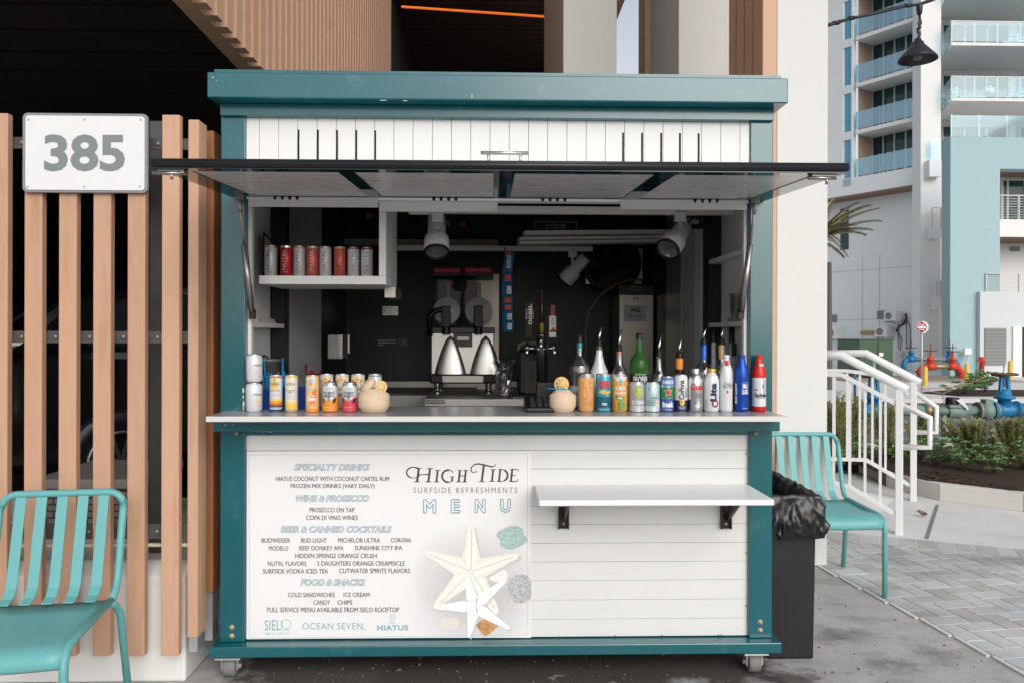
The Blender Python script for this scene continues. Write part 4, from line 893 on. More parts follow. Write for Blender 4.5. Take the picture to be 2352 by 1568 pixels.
can('slim white can with a navy foot, gold crest and blackletter writing',1563.5,943,859,31,body=PRW,bands=[(.02,.315,NAVY),(.312,.325,GOLD)],texts=[W("Corona",.60,.52,.75,NAVY,vert=True,bold=.03,a0=-.1),W("Extra",.52,.22,.35,NAVY,vert=True,bold=.02,a0=.6),W("CERVEZA",.145,1.0,.035,TXTW),W("MEXICO",.10,.9,.035,TXTW)],
  shapes=[(ring(18,.42,.09,.27),GOLD,.0009),([(-.55,.55),(-.2,.55),(-.2,.63),(-.28,.60),(-.37,.66),(-.46,.60),(-.55,.63)],GOLD)],sleek=True)
# aluminium bottles
def alu(label,u,vt,wpx,body,cap,prof,texts=(),shapes=(),bands=()):
    p,H,r=place(u,943,vt,wpx,-.035,ZC); t=thing('aluminium_bottle',label,'bottle',p,'aluminium bottles at the right end of the counter')
    MB().lathe([(.0001,.002),(r*.8,0),(r*.9,.002),(r,.010)]+[(r*a,H*z) for a,z in prof],p,28).build('bottle_body',body,t)
    a,z=prof[-1]
    cr=[(r*a*1.08,H*(z+.005)),(r*a*1.12,H*(z+.012))]
    for k in range(4): zz=z+.015+(.985-z-.015)*k/3; cr+=[(r*a*1.12,H*zz),(r*a*1.06,H*(zz+.006))]
    MB().lathe(cr+[(.0001,H)],p,24).build('cap',cap,t)
    for z0,z1,m in bands: MB().lathe([(r+.0003,H*z0),(r+.0003,H*z1)],p,28).build('colour_band',m,t,recalc=False)
    by={}
    for s in shapes:
        pts,m=s[0],s[1]; e=s[2] if len(s)>2 else .0008; q=s[3] if len(s)>3 else 1
        mb=by.setdefault(m,MB()); cx=sum(x for x,y in pts)/len(pts); cy=sum(y for x,y in pts)/len(pts); k=len(pts)
        wrap(mb,[(x*r*q,y*H) for x,y in pts]+[(cx*r*q,cy*H)],[(i,(i+1)%k,k) for i in range(k)],p,r*q,0,e)
    for m,mb in by.items(): mb.build('emblem',m,t,recalc=False)
    by={}
    for s,zc,wd,h,m,o in texts:
        o=dict(o); mb=by.setdefault(m,MB()); v=o.pop('vert',False); a0=o.pop('a0',0)
        if v: ctext(mb,s,p,r,zc*H,wd*H,h*r,True,a0,.0012,**o)
        else: ctext(mb,s,p,r,zc*H,wd*r,h*H,False,a0,.0012,**o)
    for m,mb in by.items(): mb.build('lettering',m,t,recalc=False)
    return t
pint=[(1,.68),(.97,.73),(.80,.82),(.62,.87),(.54,.885),(.54,.90)]
alu('silver screw cap aluminium bottle with red script across it',1597,845,35.5,ALU,ALU,pint,[W("Coors",.58,1.75,.15,RED,shear=.3,bold=.04),W("LIGHT",.385,1.6,.10,TXTG,bold=.02)],[([(-.6,.14),(-.3,.26),(-.1,.20),(.15,.30),(.5,.16),(.3,.10)],GALV)])
alu('white aluminium bottle with gold cap and tall dark upright lettering',1634,845,35,PRW,GOLD,pint,[W("Lite",.46,.42,.85,NAVY,vert=True,bold=.06),W("MILLER",.2,.2,.2,TXTG,vert=True,a0=-.9)],[(ring(20,.48,.09,.20,.25),NAVY),(ring(20,.38,.072,.20,.25),RED,.0010),(ring(20,.24,.045,.20,.25),PRW,.0012)])
slim=[(1,.62),(.98,.68),(.88,.76),(.62,.84),(.52,.89),(.48,.93),(.48,.935)]
alu('slim white aluminium bottle with a red ribbon at its neck and a white cap',1667.5,814,29.5,PRW,PRW,slim,[W("Michelob",.51,1.1,.04,TXTB,shear=.3),W("ULTRA",.46,1.6,.055,NAVY),W("SUPERIOR LIGHT BEER",.42,1.1,.018,TXTG)],[([(-.5,.90),(.3,.90),(.3,.80),(-.1,.785),(-.5,.80)],RED,.0045,.56),([(-.18,.38),(.08,.38),(.08,.32),(-.05,.335),(-.18,.32)],RED)])
MB_=mat('bottle_blue',(.012,.07,.40),.25,.4,var=.08)
alu('slim royal blue aluminium bottle with a square white outlined emblem',1703,814,32,MB_,MB_,slim,[W("BUD LIGHT",.33,.36,.42,TXTW,vert=True,a0=-1.15,bold=.04),W("BU",.455,.7,.08,TXTW,bold=.05,a0=.25),W("LIG",.36,.8,.08,TXTW,bold=.05,a0=.25),W("ALWAYS DRINK",.07,.9,.018,TXTW,a0=.2)],
  [([(-.25,.52),(.85,.52),(.85,.315),(-.25,.315)],mat('pale_bottle_blue',(.25,.45,.75),.3,var=0)),([(-.20,.512),(.80,.512),(.80,.323),(-.20,.323)],MB_,.0010)])
REDB=mat('bottle_red',(.62,.025,.02),.25,.3,var=.05)
alu('slim red aluminium bottle with a white crest label, last before the right post',1743,814,31.5,REDB,REDB,slim,[W("Budweis",.30,1.8,.08,NAVY,bold=.03),W("KING OF BEERS",.245,1.2,.018,TXTD),W("Bow",.84,.5,.02,TXTW)],
  [(ring(20,.55,.13,.45,.3),GALV,.0010),([(x*.40+.3,.45+y*.10) for x,y in ring(4,1,1)],PRW,.0013),(ring(14,.18,.045,.45,.3),TXTT,.0016),([(-1,.41),(-.3,.385),(-1,.37)],RED,.0009),([(-.3,.85),(.2,.82),(.7,.85),(.7,.79),(.2,.81),(-.3,.79)],TXTW,.004,.60)],[(.10,.60,PRW)])
# liquor bottles behind
CLG=glassmat('clear_glass',(.80,.82,.82),.15,.06); GRG=mat('green_glass',(.10,.36,.07),.03,var=0,trans=.75,ior=1.35); DARKG=mat('near_black_glass',(.015,.01,.008),.05,var=0)
def liquor(label,u,vt,wpx,prof,glass,neck=None,spout=True,labels=(),texts=(),Y=.12,vb=936,square=False,zb=ZC,liq=None):
    p,H,r=place(u,vb,vt,wpx,Y,zb); t=thing('liquor_bottle',label,'bottle',p,'liquor bottles standing behind the cans')
    pts=[(.0001,.004),(r*.9,0),(r,.006)]+[(r*a,H*z) for a,z in prof]
    n=4 if square else 24
    if square:
        M=Matrix.Rotation(math.pi/4,3,'Z')@Matrix.Scale(1.36,3)
        pts=[(a,z/1.36) for a,z in pts]; b=MB().lathe(pts,p,4,M,False).build('bottle_body',glass,t,.006)
    else: b=MB().lathe(pts,p,n).build('bottle_body',glass,t)
    a,z=prof[-1]; zt_=H*z; rn_=r*a*(1.0)
    if liq: MB().lathe([(.0001,.006),(r*.9,.006),(r*.92,H*liq[0]),(.0001,H*liq[0])],p,20).build('liquor',liq[1],t)
    for z0,z1,m,rr in labels: MB().lathe([(r*rr+.0006,H*z0),(r*rr+.0006,H*z1)],p,24).build('label',m,t,recalc=False)
    if neck: MB().lathe([(rn_*1.04,H*neck[0]),(rn_*1.06,H*(z-.0)),(rn_*1.0,H*z+.001)],p,20).build('neck_foil',neck[1],t)
    if spout:
        MB().lathe([(rn_*1.05,zt_),(rn_*1.1,zt_+.004),(rn_*1.1,zt_+.010),(rn_*.95,zt_+.012),(rn_*.95,zt_+.022),(rn_*.6,zt_+.028),(.0001,zt_+.029)],p,18).build('spout_collar',BLACK,t)
        MB().tube([p+Vector((0,0,zt_+.028)),p+Vector((.001,0,zt_+.045)),p+Vector((.010,0,H))],[.006,.0055,.0035],8).build('pour_spout',CHROME,t)
    else: MB().lathe([(rn_*1.12,zt_-.004),(rn_*1.12,H-.001),(rn_*1.0,H),(.0001,H)],p,18).build('cap',BLACK,t)
    by={}
    for s,zc,wd,h,m,o in texts:
        o=dict(o); mb=by.setdefault(m,MB()); v=o.pop('vert',False); rr=o.pop('rr',1); a0=o.pop('a0',0)
        ctext(mb,s,p,r*rr,zc*H,wd*r,h*H,False,a0,.0015,**o)
    for m,mb in by.items(): mb.build('lettering',m,t,recalc=False)
    return t
TQF=mat('foil_turquoise',(.02,.22,.24),.3,.3,var=.2,scale=60)
liquor('square shouldered clear bottle with a turquoise neck band and dark cap',1331,768,46,[(1,.55),(.97,.58),(.36,.70),(.30,.74),(.28,.90)],CLG,(.80,TQF),False,[(.10,.30,PRW,1.0)],[W("el Jimador",.21,1.7,.07,TXTD)])
liquor('opaque white bottle with long tapering shoulders and a metal pour spout',1376,751,44,[(1,.38),(.92,.45),(.55,.56),(.36,.65),(.32,.72),(.31,.76)],PRW,(.70,mat('foil_bronze',(.16,.10,.06),.35,.5,var=.2,scale=60)))
liquor('clear round shouldered bottle with a copper neck ring behind the alligator can',1422,757,43,[(1,.38),(.97,.43),(.70,.50),(.40,.57),(.34,.66),(.32,.72)],CLG,(.69,mat('foil_copper',(.55,.16,.07),.3,.5,var=.05)),True,[(.08,.34,mat('amber_label',(.60,.40,.25),.5,var=.2,scale=40),1.0)],[W("Tito",.27,1.0,.06,TXTD,shear=.2,a0=.5)])
liquor('green whiskey bottle with a black arched label',1468,765,43.5,[(1,.56),(.98,.60),(.80,.68),(.40,.735),(.34,.80),(.31,.93)],GRG,(.92,mat('foil_dark_grey',(.08,.08,.075),.4,.3,var=.3,scale=60)),False,[(.06,.46,mat('label_black',(.02,.02,.02),.4,var=.1),1.0)],[W("PROPER",.39,1.6,.085,TXTW,bold=.03),W("RICH AND SMOOTH",.455,1.2,.025,TXTW),W("TWELVE",.25,1.3,.08,TXTW,bold=.03)])
liquor('clear bell shaped fluted bottle with a pour spout behind the pale aqua can',1513,771,43,[(1,.35),(.95,.41),(.62,.50),(.40,.58),(.32,.68),(.33,.71)],CLG,None,True,[],(),liq=(.30,mat('amber_liquor',(.25,.09,.02),.1,var=0)))
liquor('dark round bottle with a bright orange neck sleeve behind the white slim can',1560,774,46,[(1,.30),(.95,.38),(.55,.47),(.42,.50),(.52,.515),(.42,.53),(.36,.55),(.36,.70)],DARKG,(.55,mat('foil_orange',(.78,.28,.03),.4,var=.05)))
liquor('clear bottle with wide scalloped shoulders and a blue neck sleeve',1616,754,46,[(1,.40),(.98,.46),(.70,.53),(.40,.57),(.33,.60),(.32,.79)],CLG,(.58,mat('foil_blue',(.02,.10,.42),.3,.3,var=.15,scale=50)),True,[(.06,.38,PRW,1.0)],[W("DON",.31,1.2,.10,NAVY,bold=.02)])
liquor('clear bottle with an orange and tan neck sleeve behind the slim white bottle',1657,750,34,[(1,.42),(.95,.47),(.55,.56),(.44,.60),(.44,.77)],CLG,(.60,mat('foil_tan',(.60,.42,.22),.4,.2,var=.1)),True,[(.06,.36,PRW,1.0)],(),.17,937)
liquor('white bottle with a black cap behind on the right, lettering on its side',1639,752,29,[(1,.40),(.93,.47),(.45,.64),(.38,.72),(.38,.86)],PRW,None,False,[],[W("LIBU",.38,1.3,.09,TXTD,a0=-.3)],.40,937,zb=.95)
liquor('clear tall bottle with a black lid, rearmost by the right wall shelf',1680,752,17,[(1,.62),(.95,.68),(.7,.76),(.65,.80),(.65,.86)],CLG,None,False,[],(),.42,936,zb=.95)
liquor('small clear mixer bottle with a red and yellow label and dark cap',1685,787,25,[(1,.45),(.9,.52),(.5,.66),(.42,.75),(.42,.86)],CLG,None,False,[(.30,.55,CR,1.0),(.12,.30,YEL,1.0)],[W("SE'S",.25,1.2,.09,TXTD,bold=.03)],.36,937,zb=.95)
# ================================================================== INSIDE THE KIOSK
def bx(u0,v0,u1,v1,Y,D):        # box whose front face fills a measured rectangle at depth Y
    a,c=P(u0,v1,Y),P(u1,v0,Y); return (a.x,c.x,Y,Y+D,a.z,c.z)
# left corner: straw caddy, tub, cord, hook
t=thing('straw_caddy','blue plastic caddy of blue straws behind the stacked white cans','caddy',P(622,937,.10)); t.location.z=ZC; base[t].z=ZC
CB=mat('caddy_blue',(.008,.045,.28),.4,var=.06)
x0,x1=P(600,900,.09).x,P(716,900,.09).x; zt_=P(600,888,.09).z
mb=MB().box(x0,x1,.06,.064,ZC,zt_-.012).box(x0,x1,.14,.144,ZC,zt_).box(x0,x0+.004,.064,.14,ZC,zt_).box(x1-.004,x1,.064,.14,ZC,zt_).box(x0+.09,x0+.094,.064,.14,ZC,zt_).box(x0,x1,.064,.14,ZC,ZC+.004); mb.build('tray',CB,t)
mb=MB(); SB=mat('straw_blue',(.02,.30,.62),.35,var=0)
for i in range(16):
    x=x0+.012+.005*i+rnd.uniform(-.002,.002); y=.08+rnd.random()*.045; mb.tube([(x,y,ZC+.01),(x+rnd.uniform(-.02,.01),y,ZC+(.21 if i in(2,13) else .135+rnd.random()*.02))],.0027,6)
mb.build('straws',SB,t)
t=thing('plastic_tub','dark translucent tub behind the blue straws','tub',P(616,937,.36)); p=P(618,870,.17); base[t]=Vector((p.x,.17,ZC)); t.location=base[t]
H=P(616,824,.17).z-ZC; MB().lathe([(.0001,0),(.034,0),(.047,H-.012),(.050,H-.012),(.051,H),(.046,H),(.032,.003),(.0001,.003)],(p.x,.17,ZC),24).build('tub_body',mat('smoky_plastic',(.14,.14,.145),.2,var=.1),t)
MB().ball((p.x-.022,.17,H+ZC-.004),.022,10,(1,.4,1)).build('scoop',BLACK,t)
mb=MB(); pts=[P(u,v,1.0) for u,v in ((690,470),(688,560),(691,640),(692,700),(690,760),(688,810),(684,850),(683,880))]; mb.tube(pts,.008,8); mb=solo(mb,'extension_cord',mat('cord_yellow',(.50,.27,.03),.5,var=.05),'yellow extension cord hanging down the grey left wall inside the kiosk','cord')
mb=MB(); mb.tube([P(u,v,.9) for u,v in ((703,836),(703,856),(708,860),(735,857),(737,850))],.006,6); mb.ball(P(716,855,.9),.012)
solo(mb,'wall_hook',mat('hook_red',(.30,.01,.02),.35,var=0),'small dark red hook rail above the orange and cream can','hook')
t=thing('picture_card','framed menu card leaning in the shelf behind the white gold banded can','card',(-1.0,.5,SHZ))
a=Vector((xl+.012,.42,SHZ+.0)); mb=MB().ext([(xl-.03,.36,SHZ),(xl-.03,.60,SHZ),(xl-.03,.60,SHZ+.165),(xl-.03,.36,SHZ+.215)],(.006,0,0)); mb.build('frame',BLACK,t)
MB().ext([(xl-.0235,.37,SHZ+.005),(xl-.0235,.59,SHZ+.005),(xl-.0235,.59,SHZ+.155),(xl-.0235,.37,SHZ+.20)],(.001,0,0)).build('print',mat('card_print',(.5,.5,.48),.4,var=.4,scale=9),t)
# left wall shelf bits
mb=MB()
for k in range(5): mb.box(KX0+.034,xl-.006,.20,.50-.01*k,1.4355+.004*k,1.439+.004*k)
solo(mb,'paper_stack',mat('paper',(.62,.58,.52),.7,var=.1),'small stack of papers on the left wall shelf under the can shelf','papers')
t=thing('paper_towel_dispenser','steel dispenser box on the dark left wall above the cans','dispenser',P(772,825,1.5))
MB().box(*bx(752,768,783,824,1.42,.14)).build('cover',STEELD,t,.004); MB().box(*bx(775,768,786,824,1.405,.012)).build('front_edge',STEEL,t,.002); MB().box(*bx(798,768,802,812,1.405,.06)).build('side_edge',STEEL,t,.002)
mb=MB().box(*bx(786,770,798,822,1.41,.1)); mb.build('opening',BLACK,t)
t=thing('cover_plate','blank steel cover plate with two screws on the dark back wall','plate',P(898,725,2.28))
MB().box(*bx(878,703,915,725,2.295,.012)).build('plate',STEEL,t,.002)
for u in (883,911): MB().lathe([(.0001,.002),(.004,.002),(.004,0)],P(u,714,2.294),8,PX).build('screw',BLACK,t)
t=thing('wash_sign','small black hand washing notice on the dark back wall','sign',P(900,797,2.28)); Yk=2.296
MB().box(*bx(866,776,938,797,Yk,.006)).build('backing',BLACK,t,.001)
mb=MB(); tpx(mb,"Employees Must Wash",868,779.5,908,784,Yk-.001); tpx(mb,"Hands Before Returning",868,785,910,789,Yk-.001); tpx(mb,"to Work",868,790,881,793.5,Yk-.001)
mb.build('lettering',TXTW,t,recalc=False)
mb=MB()
for q in ((918,778,935.5,778.6),(918,794.6,935.5,795.2),(918,778,918.6,795.2),(935,778,935.6,795.2)):
    b=bx(*q,Yk-.0015,.001); mb.box(*b)
pp=P(927,788,Yk-.001); mb.disc(pp,.012)
for k in range(4): mb.bar(pp+Vector((-.008+.0055*k,0,0)),pp+Vector((-.012+.008*k,0,.022)),.0042,.001,(0,1,0))
mb.build('hand_symbol',TXTG,t,recalc=False)
# worktop fridge
t=thing('worktop_fridge','stainless worktop fridge with its flat top along the back of the kiosk','fridge',(-.05,1.35,.165)); fz=1.013
fa,fb=P(975,915,1.38).x,.62
ftop=MB().box(fa,fb,1.38,2.25,fz-.045,fz).build('worktop',STEELF,t,.003)
MB().box(fa+.02,fb-.02,1.41,2.25,.166,fz-.046).build('cabinet',STEELD,t)
MB().box(*bx(978,918,1021,926,1.377,.003)).build('badge',BLACK,t); mb=MB(); tpx(mb,"HOSHIZAKI",980,919.5,1019,924.5,1.3755,bold=.03); mb.build('lettering',TXTW,t,recalc=False)
mb=MB(); a=P(1148,905,1.6)
for k in range(14): mb.box(.07+.016*k,.078+.016*k,1.46,1.66,fz+.001,fz+.004)
mb.build('drip_grate',STEELD,t)
# frozen drink machine
t=thing('frozen_drink_machine','stainless twin bowl frozen drink machine with pink lids on the worktop fridge','drink machine',(P(1063,900,1.85).x,1.9,fz)); YM2=1.80
MB().box(*bx(990,764,1135,860,YM2,.42)).build('housing',STEELF,t,.006)
MB().box(*bx(987,858,1139,880,YM2-.03,.48)).build('drip_tray',BLACK,t,.012)
MB().box(*bx(1016,862,1110,877,YM2-.034,.003)).build('tray_front',STEELD,t,.001)
MB().box(*bx(992,752,1137,765,YM2-.01,.44)).build('upper_deck',mat('machine_dark_grey',(.06,.055,.05),.35,var=.1),t,.004)
for u in (1004,1122):
    p=P(u,905,YM2+.03); z1=P(u,880,YM2).z
    MB().lathe([(.022,fz),(.022,fz+.01),(.011,fz+.012),(.011,z1-.04),(.019,z1-.02),(.022,z1)],(p.x,YM2+.04,0),14).build('leg',STEEL,t)
    MB().lathe([(.022,fz),(.022,fz+.01),(.011,fz+.012),(.011,z1-.04),(.019,z1-.02),(.022,z1)],(p.x,YM2+.37,0),14).build('leg',STEEL,t)
for uc in (1034.5,1115.5):
    mb=MB()
    # bulging splash panel
    rows=[]
    for k in range(13):
        v=858-88*k/12; hw=37*(1-(k/12))**.62
        rows.append([P(uc+hw*math.sin(a)/1.0,v,YM2-.002)+Vector((0,-.03*math.cos(a)*(1-k/12)**.5,0)) for a in [R_(-90+18*j) for j in range(11)]])
    vs=[p for r in rows for p in r]; fs=[(i*11+j,i*11+j+1,(i+1)*11+j+1,(i+1)*11+j) for i in range(12) for j in range(10)]
    mb.add(vs,fs,True); mb.build('splash_panel',mat('splash_chrome',(.62,.60,.58),.30,1,var=0),t,recalc=False)
MB().box(*bx(1041,766,1085,797,YM2-.004,.004)).build('control_panel',mat('panel_grey',(.10,.09,.085),.4,var=.05),t); MB().box(*bx(1050,773,1077,781,YM2-.006,.002)).build('display',PRW,t)
mb=MB(); tpx(mb,"WILBUR",1056,768,1071,770.5,YM2-.0055); 
for u in (1047,1052,1074,1079): mb.disc(P(u,790,YM2-.0055),.006)
mb.build('lettering',TXTG,t,recalc=False)
BOWL=glassmat('bowl_plastic',(.80,.80,.78),-.032)
LIDP=mat('machine_lid_pink',(.68,.05,.14),.35,var=.1)
for u0,u1,vtop in ((994,1058,615),(1067,1131,614)):
    uc=(u0+u1)/2; zb_=P(uc,752,YM2).z; zc_=P(uc,714,YM2).z; zt_=P(uc,634,YM2).z; r=(P(u1,700,YM2).x-P(u0,700,YM2).x)/2; xc=P(uc,700,YM2).x
    # bowl: straight sides with rounded bottom, extruded front to back
    sec=[(xc-r,zt_)]+[(xc+r*math.cos(R_(180+15*k)),zc_+(zc_-zb_)*math.sin(R_(180+15*k))) for k in range(13)]+[(xc+r,zt_)]
    b=MB(); b.add([(x,YM2+d,z) for x,z in sec for d in (0,.36)],[(2*i,2*i+1,2*i+3,2*i+2) for i in range(len(sec)-1)],False); b.add([(x,YM2,z) for x,z in sec],[list(range(len(sec)))]); bo=b.build('bowl',BOWL,t)
    MB().box(xc-r-.004,xc+r+.004,YM2-.006,YM2+.37,zt_,zt_+.016).build('lid_rim',BLACK,t,.003)
    lid=MB().box(xc-r+.002,xc+r-.002,YM2-.004,YM2+.36,zt_+.016,P(uc,vtop,YM2).z).build('lid',LIDP,t,.012)
    mb=MB(); tpx(mb,"Coast",uc-11,vtop+2.5,uc+12,vtop+13,YM2-.0055,shear=.3); mb.build('lettering',TXTD,t,recalc=False)
    MB().lathe([(.0001,.012),(r*.55,.012),(r*.60,.006),(r*.95,.004),(r*.97,0)],(xc,YM2-.003,zc_),28,PX).build('front_disc',mat('disc_grey',(.72,.73,.74),.35,.3,var=.1),t)
    MB().tube([(xc,YM2+.18,zc_+.02),(xc,YM2+.18,zt_-.03)],.014,10).build('auger',mat('auger_grey',(.45,.40,.36),.4,var=.1),t)
    fa_=MB().box(xc-.028,xc+.028,YM2-.075,YM2-.012,zc_-.105,zc_+.03); fa_.lathe([(.026,zc_-.15),(.026,zc_-.1)],(xc,YM2-.045,0),14); fb_=fa_.build('tap',BLACK,t,.006)
    if u0<1000: MB().tube([(xc+.02,YM2-.05,zc_+.01),(xc-.06,YM2-.06,zc_+.0),(xc-.10,YM2-.06,zc_-.03),(xc-.105,YM2-.06,zc_-.16)],.018,10).build('tap_handle',BLACK,t)
# stainless strip behind
MB().box(*bx(1096,630,1146,905,2.20,.02)).build('steel_panel',mat('backsplash_steel',(.40,.36,.32),.35,.9,var=.15,scale=8),kio)
# snack strip
t=thing('snack_strip','hanging strip of seven blue and red snack packets from the ceiling rail','snack strip',P(1166,590,1.4)); Yn=1.35
MB().bar(P(1160,568,Yn),P(1163,760,Yn),.008,.002,(0,1,0)).build('hanger',BLACK,t)
PB=mat('packet_blue',(.02,.16,.34),.3,var=.15,scale=30)
for i,(v0,v1,a) in enumerate(((576,628,.10),(626,652,0),(651,682,-.05),(680,700,.0),(698,716,.03),(715,740,-.04),(737,762,.05))):
    z0,z1=P(1166,v1,Yn).z,P(1166,v0,Yn).z; xc=P(1165+i*.4,600,Yn).x; hw=.029; off=.007*(i%2)
    mb=MB(); n=5; vs=[]
    for k in range(n+1):
        for j in range(5):
            f=j/4*2-1; zz_=z0+(z1-z0)*k/n; bul=.014*(1-f*f)*(math.sin(math.pi*k/n)); vs.append((xc+f*hw+a*(zz_-z0)*1.2,Yn-off-bul,zz_))
    m_=len(vs); vs+=[(x,Yn-off+.008-(y-Yn+off)*.4,z) for x,y,z in vs]
    fs=[(k*5+j,k*5+j+1,(k+1)*5+j+1,(k+1)*5+j) for k in range(n) for j in range(4)]; fs+=[tuple(m_+q for q in reversed(f)) for f in fs]
    mb.add(vs,fs,True); pk=mb.build('packet',PB,t,recalc=False)
    zc=(z0+z1)/2; h=(z1-z0)*.28
    if i in (1,3,4): MB().box(xc-.017,xc+.02,Yn-off-.017,Yn-off-.0155,zc-h,zc+h).build('red_panel',RED,pk)
    else:
        mb=MB().box(xc-.004,xc+.021,Yn-off-.017,Yn-off-.0155,zc-h,zc+h); 
        mb.build('white_panel',PRW,pk); mb=MB(); O=Vector((xc+.007,Yn-off-.0175,zc-h*.9)); tplane(mb,"NUTRI",O,Vector((0,0,1.8*h)),Vector((-.010,0,0)),bold=.03); O.x+=.011; tplane(mb,"GRAIN",O,Vector((0,0,1.8*h)),Vector((-.010,0,0)),bold=.03); mb.build('lettering',NAVY,pk,recalc=False)
        if i==0: MB().box(xc-.012,xc+.022,Yn-off-.017,Yn-off-.0155,zc+h*1.1,zc+h*1.7).build('red_panel',RED,pk)
# beer tower, taps
t=thing('tap_tower','chrome draught tower with three tall tap handles','beer tap',(P(1244,900,1.55).x,1.55,fz)); Yt=1.5; xt=P(1243,800,Yt).x
zt_=P(1243,766,Yt).z; rT=.030
MB().lathe([(rT*1.5,fz),(rT*1.5,fz+.008),(rT,fz+.012),(rT,zt_-.008),(rT*.9,zt_),(.0001,zt_)],(xt,Yt,0),24).build('column',TOWERS,t)
for u,v in ((1211,800),(1272,800),(1243,785)):
    p=P(u,v,Yt-.05); mb=MB().tube([(xt,Yt-.01,p.z),(p.x,Yt-.05,p.z)],.010,10).tube([(p.x,Yt-.05,p.z+.035),(p.x,Yt-.055,p.z-.005),(p.x+(.006 if u>1243 else -.004),Yt-.08,p.z-.035)],.009,10); mb.lathe([(.014,p.z-.006),(.014,p.z+.012)],(p.x,Yt-.05,0),10); mb.build('faucet',CHROME,t)
Yh=Yt-.055
h1=MB().box(*bx(1206,694,1223.5,776,Yh,.03)).build('tap_handle',mat('handle_slate',(.055,.048,.042),.6,var=.15,scale=40),t,.003)
mb=MB()
def vt(mb,s,u0,v0,u1,v1,Y,**k):    # upright lettering read from the bottom
    O=P(u1,v1,Y); tplane(mb,s,O,P(u1,v0,Y)-O,P(u0,v1,Y)-O,**k)
vt(mb,"DOBEL",1214,699,1222,745,Yh-.001,bold=.03); vt(mb,"MAESTRO",1207.5,710,1211.5,733,Yh-.001); vt(mb,"TEQUILA",1222.8,712,1225.8,733,Yh-.001); mb.build('lettering',PRW,t,recalc=False)
h2=MB().lathe([(.006,P(1243,766,Yh).z),(.006,P(1243,762,Yh).z),(.012,P(1243,760,Yh).z),(.012,P(1243,742,Yh).z)],(xt,Yh,0),14).build('tap_handle',mat('handle_yellow',(.65,.48,.03),.4,var=.05),t)
MB().lathe([(.009,P(1243,742,Yh).z),(.015,P(1243,730,Yh).z),(.015,P(1243,700,Yh).z),(.010,P(1243,685,Yh).z),(.009,P(1243,668,Yh).z)],(xt,Yh,0),14).build('tap_handle',mat('handle_amber',(.10,.04,.03),.2,.3,var=.3,scale=30),t)
x3=P(1269.5,740,Yh).x; zq=lambda v:P(1269,v,Yh).z
mb=MB(); mb.ext([(x3-.022,Yh,zq(775)),(x3+.022,Yh,zq(775)),(x3+.022,Yh,zq(728)),(x3+.012,Yh,zq(722)),(x3+.010,Yh,zq(702)),(x3-.010,Yh,zq(702)),(x3-.012,Yh,zq(722)),(x3-.022,Yh,zq(728))],(0,.024,0)); h3=mb.build('tap_handle',PRW,t,.004)
MB().box(x3-.013,x3+.013,Yh-.001,Yh+.025,zq(726),zq(701)).build('cap',mat('handle_crimson',(.50,.02,.08),.35,var=0),t)
mb=MB(); tpx(mb,"DON",1264.5,731,1275,734,Yh-.001,bold=.02); tpx(mb,"Q",1265.5,735.5,1274,745,Yh-.001); tpx(mb,"PASION",1264.5,747,1275,749.5,Yh-.001); mb.build('lettering',TXTD,t,recalc=False)
MB().disc(P(1271,757,Yh-.001),.013).build('fruit_emblem',ORANGE,t); MB().box(*bx(1262.5,758,1277,763,Yh-.001,.0008)).build('colour_band',mat('handle_pinkband',(.55,.05,.15),.4,var=0),t)
# speaker behind the tower
t=thing('speaker','black portable speaker with a carry handle behind the draught tower','speaker',(P(1228,905,1.75).x,1.75,fz)); Ys=1.68
MB().box(*bx(1189,803,1258,907,Ys,.16)).build('cabinet',BLACK,t,.02)
mb=MB(); mb.tube([P(u,v,Ys+.08) for u,v in ((1192,806),(1193,792),(1202,788),(1246,788),(1254,794),(1256,806))],.011,8); mb.build('carry_handle',mat('handle_beige',(.45,.40,.33),.5,var=.05),t)
MB().box(*bx(1206,827,1254,903,Ys-.004,.004)).build('grille',mat('grille_taupe',(.16,.145,.125),.6,var=.25,scale=200),t,.004)
mb=MB(); tpx(mb,"D",1218,858,1227,870,Ys-.0055); mb.build('lettering',BLACK,t,recalc=False)
# wrapped cups
t=thing('wrapped_cups','sleeve of clear plastic cups in crinkled film beside the drink machine','cups',(P(1158,905,1.45).x,1.45,fz)); xc=P(1157,880,1.45).x
CUPG=glassmat('cup_plastic',(.80,.80,.80),.10); FILM=glassmat('film',(.88,.88,.88),.16,.2)
prof=[(.035,fz)]
for k in range(9): z=fz+.012+k*.017; prof+=[(.041,z),(.046,z+.002),(.046,z+.006),(.041,z+.008)]
prof+=[(.043,fz+.19),(.046,fz+.195)]
MB().lathe(prof,(xc,1.45,0),20).build('cup_stack',CUPG,t)
mb=MB(); vs=[]; n=22
for k in range(12):
    z=fz+.002+k*.020
    for j in range(n): a=2*math.pi*j/n; r=.052+rnd.uniform(-.006,.008)+(.012 if k>9 else 0)-(.02 if k==9 else 0); vs.append((xc+r*math.cos(a),1.45+r*math.sin(a),z+rnd.uniform(-.006,.006)))
mb.add(vs,[(k*n+j,k*n+(j+1)%n,(k+1)*n+(j+1)%n,(k+1)*n+j) for k in range(11) for j in range(n)],False); mb.build('film_wrap',FILM,t,recalc=False)
